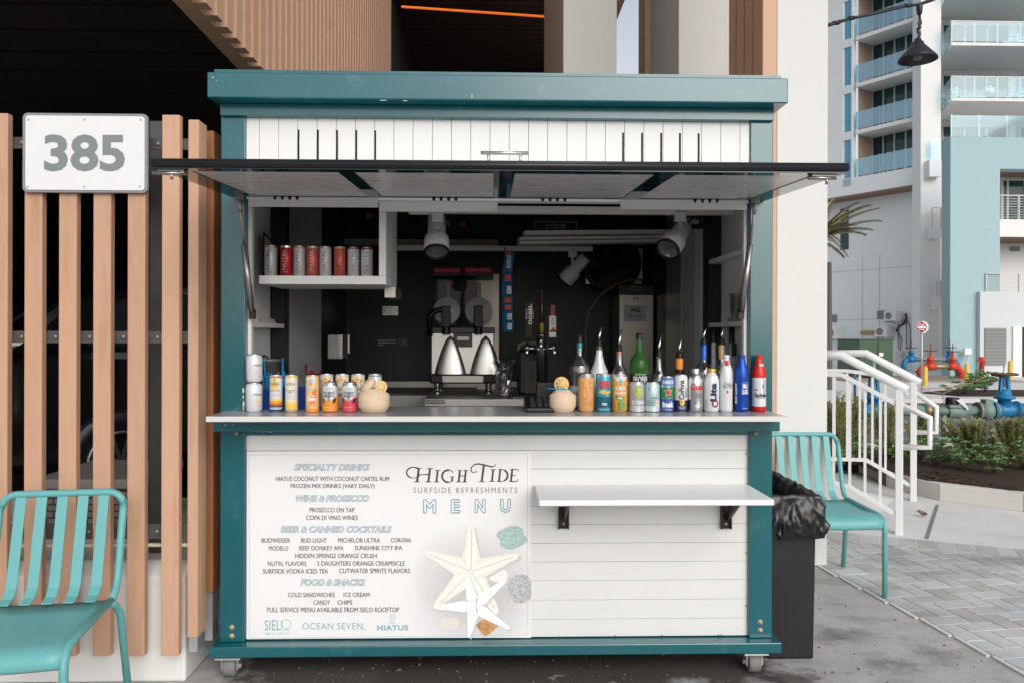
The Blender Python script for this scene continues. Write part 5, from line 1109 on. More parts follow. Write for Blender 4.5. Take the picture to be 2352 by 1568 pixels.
# card terminal
t=thing('card_terminal','black card payment terminal with a dark screen on the counter beside a coconut','card terminal',(P(1250,940,.0).x,.0,ZC)); Yp=-.02
b=bx(1233,878,1285,940,Yp+.12,.03); MB().box(b[0],b[1],b[2],b[3],ZC+.02,b[5]).build('screen',BLACK,t,.004)
a0=P(1207,943,Yp-.03).x; a1=P(1272,943,Yp-.03).x
mb=MB(); mb.ext([(a0,Yp-.06,ZC),(a0,Yp-.06,ZC+.018),(a0,Yp+.10,ZC+.05),(a0,Yp+.16,ZC+.05),(a0,Yp+.16,ZC)],(a1-a0,0,0)); mb.build('keypad_base',BLACK,t,.006)
mb=MB()
for i in range(4):
    for j in range(3): x=a0+.03+.028*j; y=Yp-.03+.03*i; z=ZC+.0225+(y-(Yp-.06))*.2; mb.obox((x,y,z),(.010,0,0),(0,.009,.002),(0,-.001,.004))
mb.build('keys',mat('key_dark',(.03,.03,.032),.3,var=.1),t,.001)
MB().box(b[0]+.01,b[1]-.01,b[2]+.005,b[3]+.03,ZC,ZC+.022).build('stand',BLACK,t,.003)
# gas cabinet, hose, fan
t=thing('gas_cabinet','tall steel gas control box with a white service sticker on the back wall','cabinet',P(1462,1000,1.95)); Yg=1.9; base[t]=Vector((P(1462,800,Yg).x,Yg+.1,.165)); t.location=base[t]
b=bx(1422,677,1501,880,Yg,.3); MB().box(b[0],b[1],b[2],b[3],.166,b[5]).build('housing',mat('gas_box_steel',(.52,.48,.42),.38,.7,var=.15,scale=12,dirt=.4,dcol=(.25,.18,.12),dscale=18,dlo=.6,dhi=.7),t,.004)
MB().box(*bx(1421,655,1502,676.5,Yg+.004,.28)).build('display_hood',mat('hood_brown',(.03,.022,.018),.4,var=.2),t,.003); MB().box(*bx(1446,658,1473,669,Yg-.0,.004)).build('display',mat('lcd_green',(.01,.10,.06),.3,var=0),t)
st=MB().box(*bx(1433,702,1485,739,Yg-.002,.002)).build('sticker',mat('sticker_pale',(.62,.68,.72),.5,var=.05,scale=20),t)
mb=MB(); tpx(mb,"HG",1450,707,1470,718,Yg-.003,bold=.06); tpx(mb,"866-814-1554",1444,724,1478,728.5,Yg-.003,bold=.02); tpx(mb,"Helget Gas Products, Inc.",1441,719.5,1481,723,Yg-.003); tpx(mb,"EQUIPMENT PROPERTY OF",1444,704,1477,705.8,Yg-.003); tpx(mb,"www.helgetgas.com",1440,735,1480,737,Yg-.003); mb.build('lettering',NAVY,st,recalc=False)
mb=MB(); tpx(mb,"FOR AFTER HOURS & HOLIDAY",1445,729.5,1476,731.2,Yg-.003); tpx(mb,"SERVICE NUMBERS",1447,732,1474,733.6,Yg-.003); mb.build('lettering',RED,st,recalc=False)
for u in (1457,1465): MB().lathe([(.0001,.004),(.007,.004),(.009,0)],P(u,686,Yg),10,PX).build('knob',GALV,t)
mb=MB(); mb.tube([P(u,v,Y) for u,v,Y in ((1500,650,2.0),(1480,644,1.9),(1450,642,1.85),(1415,652,1.8),(1380,678,1.8),(1352,715,1.8),(1345,760,1.8),(1346,800,1.8),(1340,860,1.8))],.0085,8)
solo(mb,'gas_hose',mat('hose_grey',(.16,.15,.12),.45,var=.1),'grey gas hose arching from the steel box down to the draught tower','hose')
t=thing('wall_fan','round black wire guarded fan on a steel plate under the ceiling','fan',P(1405,655,2.1)); Yf=2.1
MB().box(*bx(1345,570,1476,653,Yf+.02,.02)).build('mount_plate',STEELF,t,.003)
p=P(1405,606,Yf); rf_=.185
MB().lathe([(rf_*1.06,.0),(rf_*1.06,.06),(rf_,.07),(rf_*.98,.0)],(p.x,Yf+.02,p.z),32,PX).build('shroud',BLACK,t); MB().disc((p.x,Yf+.012,p.z),rf_).build('fan_back',BLACK,t)  # black disc added behind the blades to darken the fan
mb=MB()
for k in range(1,9):
    rr=rf_*k/8.5; mb.tube([(p.x+rr*math.cos(2*math.pi*j/28),Yf-.05-.012*(1-(k/9)**2),p.z+rr*math.sin(2*math.pi*j/28)) for j in range(29)],.002,5,False)
for j in range(8): a=math.pi/4*j; mb.tube([(p.x,Yf-.062,p.z),(p.x+rf_*math.cos(a),Yf-.05,p.z+rf_*math.sin(a))],.0028,5)
mb.build('wire_guard',mat('guard_dark',(.05,.04,.035),.35,.6,var=.1),t)
mb=MB()
for j in range(5):
    a=2*math.pi*j/5; d=Vector((math.cos(a),0,math.sin(a))); s=Vector((-math.sin(a),0,math.cos(a))); c=Vector((p.x,Yf-.02,p.z))
    mb.add([c+d*.04-s*.02+Vector((0,.012,0)),c+d*.16-s*.05+Vector((0,.02,0)),c+d*.165+s*.05-Vector((0,.02,0)),c+d*.04+s*.025-Vector((0,.012,0))],[(0,1,2,3)])
mb.lathe([(.0001,.03),(.04,.03),(.04,-.01)],(p.x,Yf-.01,p.z),16,PX); mb.build('fan_blades',mat('fan_blade',(.012,.011,.01),.4,var=.1),t,recalc=False)
# ceiling rails and battens on the back
t=thing('light_track','long white lighting track under the header with stepped end caps','light track',P(1350,485,.5)); Yl=.45
MB().box(*bx(940,477,1740,489,Yl,.035)).build('track',WHITEP,t,.002); MB().box(*bx(938,478,1000,491,Yl-.004,.045)).build('feed_box',WHITEP,t,.003)
t=thing('rear_light_track','short white lighting track along the dark back of the kiosk','light track',P(1130,570,1.6)); MB().box(*bx(905,566,1362,575,1.6,.035)).build('track',WHITEP,t,.002)
t=thing('wall_batten','long ribbed grey batten across the dark back wall','batten',P(1000,556,2.2))
for u0,u1 in ((778,1145),(1190,1512)):
    MB().box(*bx(u0,551,u1,554.5,2.2,.04)).box(*bx(u0,555.5,u1,559,2.2,.035)).box(*bx(u0,560,u1,563,2.2,.04)).build('batten_strip',mat('batten_grey',(.42,.41,.40),.5,var=.1),t)
grp='white boards stacked on the ceiling brackets'
for i,(u0,v0,u1,v1,l) in enumerate(((1203,530,1535,542,'topmost white board of three stored under the ceiling, with a notched end'),(1190,545,1520,553,'middle white board of three stored under the ceiling'),(1191,554.5,1515,563,'lowest white board of three stored under the ceiling'))):
    Y=1.30+.03*i; a=P(u0,(v0+v1)/2+1,Y); c=P(u1,(v0+v1)/2-2-i,Y+.1); solo(MB().bar(a,c,.09,abs(P(u0,v0,Y).z-P(u0,v1,Y).z)*.8),'spare_board',INW,l,'board',grp,.002)
t=thing('ceiling_sign','small navy sign with a silver frame propped above the stored boards','sign',P(1275,530,1.9)); Yc=1.95
MB().box(*bx(1226,509,1325,536,Yc,.01)).build('frame',STEEL,t,.001); MB().box(*bx(1228.5,511.5,1322.5,534,Yc-.002,.002)).build('face',mat('sign_navy',(.012,.022,.07),.35,var=.1),t)
mb=MB(); tpx(mb,"CUTWATER",1252,515.5,1299,527,Yc-.003,bold=.03); mb.build('lettering',mat('sign_silver',(.5,.5,.52),.4,var=0),t,recalc=False)
mb=MB(); mb.disc(P(1239,521,Yc-.003),.014); mb.disc(P(1311,519,Yc-.003),.014); mb.build('emblem',mat('sign_navy_light',(.05,.07,.14),.4,var=0),t,recalc=False)
for u,v,w in ((848,492,14),(1007,492,14),(1030,508,12),(1063,512,11)):
    p=P(u,v,2.25-.0); solo(MB().box(*bx(u-w/2,v,u+w/2,v+10,2.2,.03)).box(*bx(u-w/2-1.5,v-2,u+w/2+1.5,v,2.195,.035)),'fitting_cap',mat('cap_ochre',(.42,.20,.02),.5,var=.1),{848:'small ochre cap high on the dark wall behind the can shelf',1007:'small ochre cap high on the dark wall behind the left spotlight',1030:'small ochre cap high on the dark wall just right of the left spotlight',1063:'smallest ochre cap high on the dark wall between spotlight and snack strip'}[u],'cap','ochre caps high on the dark wall',.002)
# spotlights
REFL=mat('lamp_reflector',(.75,.72,.72),.18,.8,var=.1,scale=80)
def spot(label,u,v,Y,us,vs_,d,L=.11,r1=.036,r2=.055):
    t=thing('track_spotlight',label,'spotlight',P(us,vs_,Y),'white spotlights on ceiling tracks')
    p=P(us,vs_,Y); q=P(u,v,Y); d=Vector(d).normalized(); M=d.to_track_quat('Z','Y').to_matrix()
    MB().box(p.x-.026,p.x+.026,Y-.02,Y+.02,p.z-.045,p.z).build('adapter',WHITEP,t,.004)
    MB().tube([(p.x,Y,p.z-.045),(p.x,Y-.01,p.z-.09),q-d*.03],.011,10).build('stem',WHITEP,t)
    MB().lathe([(.0001,-L*.85),(r1,-L*.85),(r1+.001,-L*.1),(r1*1.05,0),(r2*.95,.015),(r2,.03),(r2,.095),(r2-.004,.097),(r2-.006,.03),(.0001,.01)],q,28,M).build('shade',WHITEP,t)
    MB().lathe([(r2+.0005,.088),(r2+.001,.099),(r2-.006,.100),(r2-.007,.088)],q,28,M).build('rim',BLACK,t)
    MB().lathe([(.0001,.078),(r2*.6,.082),(r2-.007,.088)],q,28,M).build('lens',REFL,t)
spot('white spotlight tilted down to the front, left under the header',1003,541,.46,1005,488,(.03,-.42,-.75),.125,.041,.058)
spot('white spotlight turned left towards the counter, right under the header',1553,546,.46,1562,488,(-.42,-.42,-.50),.10,.041,.058)
spot('small white spotlight on the rear track turned away down to the left',1320,620,1.6,1315,575,(-.62,.25,-.72),.12,.037,.052)
# clamp and cup by the right wall
mb=MB(); mb.tube([P(u,v,.6) for u,v in ((1566,498),(1590,494),(1612,502),(1614,518),(1636,514))],[.008,.016,.018,.015,.006],8); mb.tube([P(u,v,.6) for u,v in ((1568,524),(1590,521),(1612,520))],[.007,.012,.014],8); mb.tube([P(u,v,.6) for u,v in ((1582,518),(1584,508),(1592,500))],.004,6)
solo(mb,'spring_clamp',BLACK,'black spring clamp gripping above the right door frame','clamp')
zsf=1.445; p=P(1655,735,.30); p.x=xr2+.036
t=thing('plastic_cup','clear plastic cup with a knife on the right wall shelf','cup',(p.x,.30,zsf)); H=P(1650,674,.30).z-zsf
MB().lathe([(.0001,.002),(.025,.002),(.025,0),(.032,H-.006),(.035,H-.006),(.035,H),(.031,H),(.024,.004)],(p.x,.30,zsf),24).build('cup_wall',CUPG,t)
mb=MB(); mb.bar((p.x+.014,.30,zsf+.006),(p.x+.018,.30,zsf+H+.02),.016,.002,(0,1,0)); mb.build('knife',STEEL,t)
MB().lathe([(.010,0),(.010,.02),(.0001,.02)],(p.x,.40,zsf),12).build('cork',mat('cork',(.40,.25,.13),.8,var=.2,scale=80),t)
# ================================================================== CHAIRS, BIN
def make_chair(label):
    t=thing('slat_back_chair',label,'chair',(0,0,0),'turquoise slat backed chairs beside the kiosk')
    hw=.212; zs=.435
    def bp(f):   # back curve from seat (0) to top (1): y,z
        if f<.18: a=f/.18*math.pi/2*.86; return (.185+.075*math.sin(a),zs+.075*(1-math.cos(a)))
        g_=(f-.18)/.82; return (.258+.077*g_,zs+.058+.302*g_)
    top=bp(1)
    # frame: one bent tube round the back
    pts=[]
    for s in (-1,1):
        side=[(s*hw,bp(f/10)[0],bp(f/10)[1]) for f in range(0,10)]
        cor=[(s*(hw-.055*(1-math.cos(a))),top[0]-.004*(1-math.sin(a)),top[1]-.055+.055*math.sin(a)) for a in [math.pi/2*k/6 for k in range(7)]]
        pp=side+cor
        pts=pp if s<0 else pts+pp[::-1]
    MB().tube(pts,.0135,10).build('back_frame',CHAIRT,t)
    for i in range(5):
        x=-.142+.071*i; L_=[];R2=[];F=[]
        for k in range(15):
            y,z=bp(k/14*.985); y2,z2=bp(min(1,k/14*.985+.02)); tn=Vector((0,y2-y,z2-z)).normalized(); nn=Vector((0,-tn.z,tn.y))*.0025
            wd=.0185
            for dx,sg in ((-wd,1),(wd,1),(wd,-1),(-wd,-1)): L_.append(Vector((x+dx,y-.004,z))+nn*sg)
        m=15; fs=[(k*4+j,k*4+(j+1)%4,(k+1)*4+(j+1)%4,(k+1)*4+j) for k in range(m-1) for j in range(4)]+[(0,1,2,3),((m-1)*4+3,(m-1)*4+2,(m-1)*4+1,(m-1)*4)]
        MB().add(L_,fs).build('back_slat',CHAIRT,t,.0012)
    # seat sheet, rolled over at the front, slightly dished
    prof=[(.20,zs+.0),(.10,zs-.006),(-.05,zs-.008),(-.19,zs),(-.225,zs-.006),(-.248,zs-.022),(-.255,zs-.05),(-.252,zs-.062)]
    n=9; vs=[]
    for y,z in prof:
        for j in range(n):
            f=j/(n-1)*2-1; vs.append((f*(hw+.0),y,z-.006*(1-f*f)))
    m=len(prof); top_=len(vs); vs+=[(x,y+(.005 if i//n>4 else 0),z-.005) for i,(x,y,z) in enumerate(vs)]
    fs=[(k*n+j,k*n+j+1,(k+1)*n+j+1,(k+1)*n+j) for k in range(m-1) for j in range(n-1)]; fs+=[tuple(top_+q for q in reversed(f)) for f in fs]
    ed=[j for j in range(n)]+[k*n+n-1 for k in range(1,m)]+[(m-1)*n+j for j in range(n-2,-1,-1)]+[k*n for k in range(m-2,0,-1)]
    fs+=[(ed[i],ed[(i+1)%len(ed)],top_+ed[(i+1)%len(ed)],top_+ed[i]) for i in range(len(ed))]
    MB().add(vs,fs,True).build('seat',CHAIRT,t)
    for s in (-1,1):
        MB().tube([(s*hw,.19,zs),(s*hw,-.18,zs-.006),(s*hw,-.225,zs-.015),(s*hw,-.247,zs-.045),(s*hw,-.25,zs-.09),(s*hw,-.25,0)],.0135,10).build('leg',CHAIRT,t)
        MB().tube([(s*hw,.16,zs-.003),(s*(hw+.008),.20,zs-.02),(s*(hw+.016),.232,zs-.06),(s*(hw+.028),.31,0)],.0135,10).build('leg',CHAIRT,t)
    return t
ch=make_chair('turquoise slat backed metal chair in front of the brown fence under the 385 sign')
ch.rotation_euler=(0,0,R_(8)); pl_=P(146,1500,-.82); ch.location=Vector((pl_.x,-.82,0))-Matrix.Rotation(R_(8),3,'Z')@Vector((.212,-.25,0))
pf=g(2032,1375)
ch2=dup(ch,(pf.x-.212,pf.y+.25,0),0,'turquoise slat backed metal chair behind the black bin beside the white column')
# bin
t=thing('trash_bin','tall black slim trash bin with a black bag folded over its rim','bin',(1.28,.35,0))
bw=P(1870,1517,.106).x; bt_=P(1880,1240,.09).x
BINM=mat('bin_black',(.014,.014,.015),.5,var=.25,scale=9,bump=.08,bscale=120,dirt=.35,dcol=(.05,.05,.05),dscale=14,dlo=.6,dhi=.75)
x0b,x1b=1.185,bw; x0t,x1t=1.178,bt_-.012; yb0,yb1,yt0,yt1=.106,.56,.075,.60; zt_=.70
MB().add([(x0b,yb0,0),(x1b,yb0,0),(x1b,yb1,0),(x0b,yb1,0),(x0t,yt0,zt_),(x1t,yt0,zt_),(x1t,yt1,zt_),(x0t,yt1,zt_)],[(0,1,2,3),(0,1,5,4),(1,2,6,5),(2,3,7,6),(3,0,4,7)]).build('bin_body',BINM,t,.012)
# bag: wrinkled skirt over the rim, sagging inside
per=[]
def rp_(f,ex,z):
    w_,d_=(x1t-x0t)+2*ex,(yt1-yt0)+2*ex; q=f*2*(w_+d_); cx,cy=x0t-ex,yt0-ex
    if q<w_: return Vector((cx+q,cy,z))
    q-=w_
    if q<d_: return Vector((cx+w_,cy+q,z))
    q-=d_
    if q<w_: return Vector((cx+w_-q,cy+d_,z))
    return Vector((cx,cy+d_-(q-w_),z))
n=240
from mathutils import noise
LV=[(-.034,.50,1.0),(-.022,.60,.9),(-.012,.67,.5),(-.002,.708,.25),(.006,.716,.2),(.013,.708,.3),(.018,.68,.8),(.022,.64,1.2),(.026,.60,1.4),(.026,.565,1.4),(.022,.545,1.2)]
mb=MB(); vs=[]; m=41
for li in range(m):
    t_=li/(m-1)*(len(LV)-1); i0=min(int(t_),len(LV)-2); f_=t_-i0; ex,z,am=[LV[i0][q]+(LV[i0+1][q]-LV[i0][q])*f_ for q in range(3)]
    for k in range(n):
        f=k/n; fx=math.cos(2*math.pi*f); fy=math.sin(2*math.pi*f)
        fold=1-abs(noise.noise(Vector((fx*4+z*9,fy*4-z*6,z*5))))*2          # creased folds running at a slant
        fine=1-abs(noise.noise(Vector((fx*10-z*14,fy*10,z*12))))*2
        wv=.013*fold+.007*fine-.008
        drop=(li/(m-1))**2*(.035*noise.noise(Vector((fx*2.2,fy*2.2,7)))-.012+.03*math.cos(2*math.pi*(f-.02)))
        vs.append(rp_(f,ex+wv*am*(1 if t_>3 else -.6),z-max(drop,-.03)+.010*noise.noise(Vector((fx*5,fy*5,2)))*(1 if 3<t_<6 else .3)))
mb.add(vs,[(i*n+k,i*n+(k+1)%n,(i+1)*n+(k+1)%n,(i+1)*n+k) for i in range(m-1) for k in range(n)],True)
mb.build('bag',mat('bag_black',(.012,.012,.013),.2,var=.1,bump=.2,bscale=30),t,recalc=False)
# ================================================================== RAILING
WR=mat('rail_white',(.80,.80,.795),.35,var=.03,scale=6)
nr=Vector((-rd.y,rd.x,0))*1.0
def Rn(u,v): return PL(u,v,rn,Vector((rd.y,-rd.x,0)))
def Rf(u,v): return PL(u,v,rf,Vector((rd.y,-rd.x,0)))
def rail(label,Pt,post_u,post_vb,post_vt,postw,top,low,loop,bottom,picks,base_pt):
    t=thing('handrail',label,'railing',base_pt)
    MB().tube([Pt(*p) for p in top],.031,12).build('top_rail',WR,t)
    mb=MB()
    for a,c in zip(low,low[1:]): mb.bar(Pt(*a),Pt(*c),.030,.030)
    mb.build('mid_rail',WR,t,.003)
    mb=MB()
    for a,c in zip(bottom,bottom[1:]): mb.bar(Pt(*a),Pt(*c),.030,.030)
    mb.build('bottom_rail',WR,t,.003)
    MB().tube([Pt(*p) for p in loop],.021,10).build('rail_extension',WR,t)
    b_=base_pt; zt_=Pt(post_u,post_vt).z
    MB().obox((b_.x,b_.y,zt_/2),tuple(rd*postw),tuple(Vector((-rd.y,rd.x,0))*postw),(0,0,zt_/2)).build('post',WR,t,.004)
    for u,v0,v1 in picks:
        a,c=Pt(u,v0),Pt(u,v1); MB().obox((a+c)/2,tuple(rd*.009),tuple(Vector((-rd.y,rd.x,0))*.009),(0,0,(a.z-c.z)/2)).build('picket',WR,t)
    return t
def lerp_v(pts,u):
    for (a,b_),(c,d) in zip(pts,pts[1:]):
        if a<=u<=c: return b_+(d-b_)*(u-a)/(c-a)
    return pts[-1][1]
lo_n=[(1880,859),(1933,860),(2057,926)]; bo_n=[(1880,1104),(1904,1106),(1949,1116),(2057,1180)]
lo_f=[(1880,850),(1944,851),(2000,858),(2091,905)]; bo_f=[(1880,1052),(1904,1053),(1989,1055),(2091,1114)]
rail('white pipe handrail nearest the turquoise chair, with its loop end in front',Rn,2065,1227,893,.024,[(1875,818),(1933,816),(2084,895)],lo_n,[(2068,928),(2136,959),(2136,1026),(2070,1026)],bo_n,[(u,lerp_v(lo_n,u),lerp_v(bo_n,u)) for u in (1915,1952,1987,2022)],rn)
rail('white pipe handrail on the far side of the ramp, beside the planted bed',Rf,2098,1150,876,.024,[(1875,812),(1989,811),(2114,878)],lo_f,[(2100,900),(2151,934),(2151,992),(2100,992)],bo_f,[(u,lerp_v(lo_f,u),lerp_v(bo_f,u)) for u in (1917,1946,1975,2004,2034,2063)],rf)
# ================================================================== PLANTS
def leafmat(name,c1,c2):
    m=bpy.data.materials.new(name); m.use_nodes=True; n=m.node_tree.nodes; L=m.node_tree.links; b=n['Principled BSDF']; b.inputs['Roughness'].default_value=.45
    ge=n.new('ShaderNodeNewGeometry'); mx=n.new('ShaderNodeMix'); mx.data_type='RGBA'; mx.inputs[6].default_value=(*c1,1); mx.inputs[7].default_value=(*c2,1)
    L.new(ge.outputs['Random Per Island'],mx.inputs[0]); L.new(mx.outputs[2],b.inputs['Base Color']); b.inputs['Subsurface Weight'].default_value=0
    return m
POD=leafmat('narrow_leaf',(.20,.24,.075),(.50,.50,.21)); CLU=leafmat('broad_leaf',(.10,.23,.09),(.32,.50,.20)); STM=mat('stem_brown',(.16,.11,.07),.8,var=.3,scale=40)
PALE=leafmat('pale_leaf',(.20,.32,.07),(.30,.42,.10))
def leaf(mb,p,d,up,l,wd,bend=.15):
    d=d.normalized(); s=d.cross(up); 
    if s.length<1e-3: s=Vector((1,0,0))
    s.normalize(); nn=s.cross(d); a=p; b_=p+d*l*.5+nn*l*bend*.5; c=p+d*l-nn*l*bend
    mb.add([a,b_-s*wd,c,b_+s*wd],[(0,1,2,3)])
def rv(): 
    while True:
        v=Vector((rnd.uniform(-1,1),rnd.uniform(-1,1),rnd.uniform(-1,1)))
        if .05<v.length<1: return v
def podo(u,vb,h,w_,ns,Y,label,zb=.11,m=POD):
    p=P(u,vb,Y); p.z=zb; t=thing('upright_shrub',label,'shrub',p,'narrow leaved shrubs in the mulch bed')
    lf=MB(); st=MB()
    for i in range(ns):
        a=rnd.random()*6.28; lean=rnd.random()**.7*w_; tip=p+Vector((math.cos(a)*lean,math.sin(a)*lean*.7,h*(1-.45*rnd.random()*(lean/w_))))
        b0=p+Vector((math.cos(a)*.03,math.sin(a)*.03,0)); mid=b0.lerp(tip,.5)+Vector((0,0,h*.06))
        st.tube([b0,mid,tip],[.006,.004,.002],5)
        nl=int(125*h/.6)
        for k in range(nl):
            f=.12+.88*(k/nl)**.8; q=b0.lerp(mid,f*2) if f<.5 else mid.lerp(tip,f*2-1)
            a2=rnd.random()*6.28; d=Vector((math.cos(a2),math.sin(a2),.55+rnd.random()*.7)); leaf(lf,q,d,Vector((0,0,1)),.055+.035*rnd.random(),.0058)
    lf.build('foliage',m,t,recalc=False); st.build('stems',STM,t); return t
def clus(u,vb,r,Y,label,zb=.11,m=CLU,nst=9,ls=.05):
    p=P(u,vb,Y); p.z=zb; t=thing('low_shrub',label,'shrub',p,'low broad leaved shrubs in the mulch bed')
    lf=MB(); st=MB()
    for i in range(nst):
        a=rnd.random()*6.28; e=.25+rnd.random()*1.1; tip=p+Vector((math.cos(a)*math.cos(e)*r,math.sin(a)*math.cos(e)*r,math.sin(e)*r*1.0+.05)); st.tube([p,p.lerp(tip,.5)+Vector((0,0,.03)),tip],[.006,.004,.003],5)
        for ros in range(3):
            q=p.lerp(tip,1-.28*ros)+rv()*.03
            for k in range(9):
                a2=k*2.4+rnd.random(); el=.15+.7*(k/9); d=Vector((math.cos(a2)*math.cos(el),math.sin(a2)*math.cos(el),math.sin(el))); leaf(lf,q,d,Vector((0,0,1)),ls*(.75+.5*rnd.random()),ls*.24,.18)
    lf.build('foliage',m,t,recalc=False); st.build('stems',STM,t); return t
podo(1925,1085,.72,.26,22,4.5,'tall dense narrow leaved shrub just right of the white column behind the handrails')
podo(1968,1085,.66,.22,16,4.75,'narrow leaved shrub seen through the middle pickets of the handrails')
podo(2037,1075,.58,.20,11,4.8,'sparse narrow leaved shrub behind the near handrail post')
podo(2110,1075,.48,.20,11,4.8,'thin narrow leaved shrub right of the handrail loops')
podo(2235,1075,.42,.34,42,4.7,'broad arching olive green shrub below the green water pipe')
podo(2325,1080,.46,.27,32,4.5,'dark narrow leaved shrub under the blue gate valve at the right edge')
podo(2400,1085,.68,.26,18,4.6,'narrow leaved shrub cut by the right edge of the photo',m=POD)
clus(2150,1085,.24,4.4,'low glossy shrub in the mulch right of the handrail posts',nst=13)
clus(2205,1100,.22,4.2,'low glossy shrub in front of the arching olive shrub',nst=11)
clus(2285,1115,.21,4.0,'low bright green shrub nearest the kerb',nst=11)
clus(2345,1105,.26,4.2,'low glossy shrub at the right edge by the kerb',nst=12)
clus(2265,1080,.22,4.7,'low shrub between the arching shrub and the dark one',nst=11)
clus(1962,1075,.24,4.5,'low dark shrub seen through the handrail pickets',nst=11)
clus(1905,1085,.18,4.4,'low shrub tight against the white column',nst=8)
clus(2043,1075,.20,4.6,'pale lime green weed behind the handrail pickets',m=PALE,nst=9,ls=.06)
clus(2075,1075,.14,4.6,'small pale green tuft beside the far handrail post',m=PALE,nst=7,ls=.04)
clus(2212,905,.6,21.6,'sparse shrub in the bed across the road, left of the pair',ROADZ+.15,nst=12,ls=.17)
clus(2262,898,.6,22.4,'sparse shrub in the bed across the road, right of the pair',ROADZ+.15,nst=10,ls=.17)
# palm behind the column
pb=P(1872,560,20); t=thing('palm_tree','dry fan of palm fronds showing past the white column in front of the tower','palm tree',(pb.x,20,ROADZ))
PALM=leafmat('palm_leaf',(.20,.19,.09),(.40,.37,.22))
MB().tube([(pb.x,20,ROADZ),(pb.x+.05,20,2),(pb.x,20,pb.z)],[.22,.17,.15],12).build('trunk',mat('palm_trunk',(.22,.18,.14),.9,var=.3,scale=20),t)
lf=MB()
for i,(u,v,sag) in enumerate(((2020,510,.2),(2015,482,.15),(1995,475,.05),(1985,540,.5),(1950,490,0),(1915,462,0),(1960,520,.3),(1925,560,.5),(1905,470,0),(1940,590,.8),(1850,455,0),(1800,480,.1),(1740,520,.3),(1760,590,.6),(1820,620,.9),(1870,450,0),(2000,530,.4),(1968,470,0.05))):
    yo=20+rnd.uniform(-1.0,1.0); tip=P(u,v,yo); mid=pb.lerp(tip,.5)+Vector((0,0,.35)); prev=None
    N=26; pts=[]
    for k in range(N+1):
        f=k/N; pts.append((1-f)**2*pb+2*f*(1-f)*mid+f*f*tip)
    lf.tube(pts[::4],[.03-.004*j for j in range(len(pts[::4]))],5)
    for k in range(3,N+1):
        d=(pts[k]-pts[k-1]).normalized(); s=d.cross(Vector((0,0,1))).normalized()
        for sg in (-1,1):
            for q in range(2): leaf(lf,pts[k-1].lerp(pts[k],q*.5),d*.8+s*sg*(.75-.3*k/N)+Vector((0,0,.12+.2*rnd.random())),Vector((0,0,1)),.46*(1-.55*k/N),.024,.2)
lf.build('crown',PALM,t,recalc=False)
# ================================================================== SPARROW
p=g(2120,1188); p.z=.004; t=thing('sparrow','small brown sparrow standing on the pavement beyond the chair','bird',p); BRD=mat('sparrow_brown',(.19,.13,.085),.8,var=.45,scale=60)
mb=MB()
mb.lathe([(.0001,-.052),(.012,-.045),(.026,-.02),(.031,.005),(.027,.028),(.020,.042),(.020,.052),(.021,.062),(.015,.074),(.006,.080),(.0001,.081)],p+Vector((0,0,.055)),14,Matrix.Rotation(R_(-62),3,'Y'))
mb.add([p+Vector(q) for q in ((.030,-.010,.040),(.030,.010,.040),(.066,.010,.028),(.066,-.010,.028),(.030,0,.048),(.064,0,.033))],[(0,1,2,3),(0,4,5,3),(1,2,5,4)])
mb.build('body',BRD,t)
for s in (-1,1):
    MB().ball(p+Vector((.012,s*.024,.055)),.03,10,(1.25,.28,.65)).build('wing',mat('sparrow_wing',(.10,.065,.04),.8,var=.5,scale=90),t)
    MB().tube([p+Vector((.002,s*.012,.035)),p+Vector((-.004,s*.012,.015)),p+Vector((.0,s*.013,.001)),p+Vector((-.016,s*.013,.001))],[.004,.0022,.0022,.0018],6).build('leg',mat('sparrow_leg',(.35,.2,.15),.6,var=0),t)
    MB().ball(p+Vector((-.071,s*.014,.088)),.0032,8).build('eye',BLACK,t)
MB().lathe([(.006,0),(.0045,.006),(.0001,.017)],p+Vector((-.078,0,.084)),8,Matrix.Rotation(R_(-100),3,'Y')).build('beak',mat('sparrow_beak',(.15,.11,.08),.5,var=0),t)
t.scale=(.55,.55,.55)
# ================================================================== WATER PIPES NEAR THE BED
PGN=mat('pipe_grey_green',(.20,.29,.25),.5,var=.2,scale=8,dirt=.4,dcol=(.18,.12,.08),dscale=6); VBL=mat('valve_blue',(.015,.20,.42),.4,var=.12,scale=8,dirt=.5,dcol=(.25,.06,.03),dscale=6,dlo=.62,dhi=.7)
RST=mat('rust_iron',(.16,.07,.035),.8,var=.4,scale=20); BRZ=mat('bronze_pipe',(.34,.26,.17),.45,.6,var=.2,scale=8); VRD=mat('valve_red',(.60,.055,.025),.45,var=.2,scale=8,dirt=.5,dcol=(.25,.05,.03),dscale=5); 
BLT=RST
YV=8.7
t=thing('water_meter_assembly','grey green water pipe with a meter, blue gate valves and rusty handwheel behind the bed','water pipe',(P(2200,1000,YV).x,YV,ROADZ))
MX=Matrix.Rotation(math.pi/2,3,'Y'); um=lambda x:1894.9+x*.238; vm=lambda y:775.2+y*.238
def Q(x,y,Y=YV): return P(um(x),vm(y),Y)
zc=Q(1300,700).z; sc_=(YV+3.27)/FPX*.238      # metres per crop pixel
def hp(mb,x0,x1,r,z=None,n=20):
    a,c=Q(x0,700),Q(x1,700); zz_=zc if z is None else z
    return mb.tube([(a.x,YV,zz_),(c.x,YV,zz_)],r,n)
mb=MB(); hp(mb,990,1480,46*sc_); hp(mb,600,1000,50*sc_); mb.build('upper_pipe',PGN,t)
mb=MB(); hp(mb,600,720,62*sc_); hp(mb,950,1040,60*sc_); mb.build('bronze_section',BRZ,t)
zl=Q(1200,975).z; mb=MB(); hp(mb,560,2100,26*sc_,zl); mb.build('lower_pipe',PGN,t)
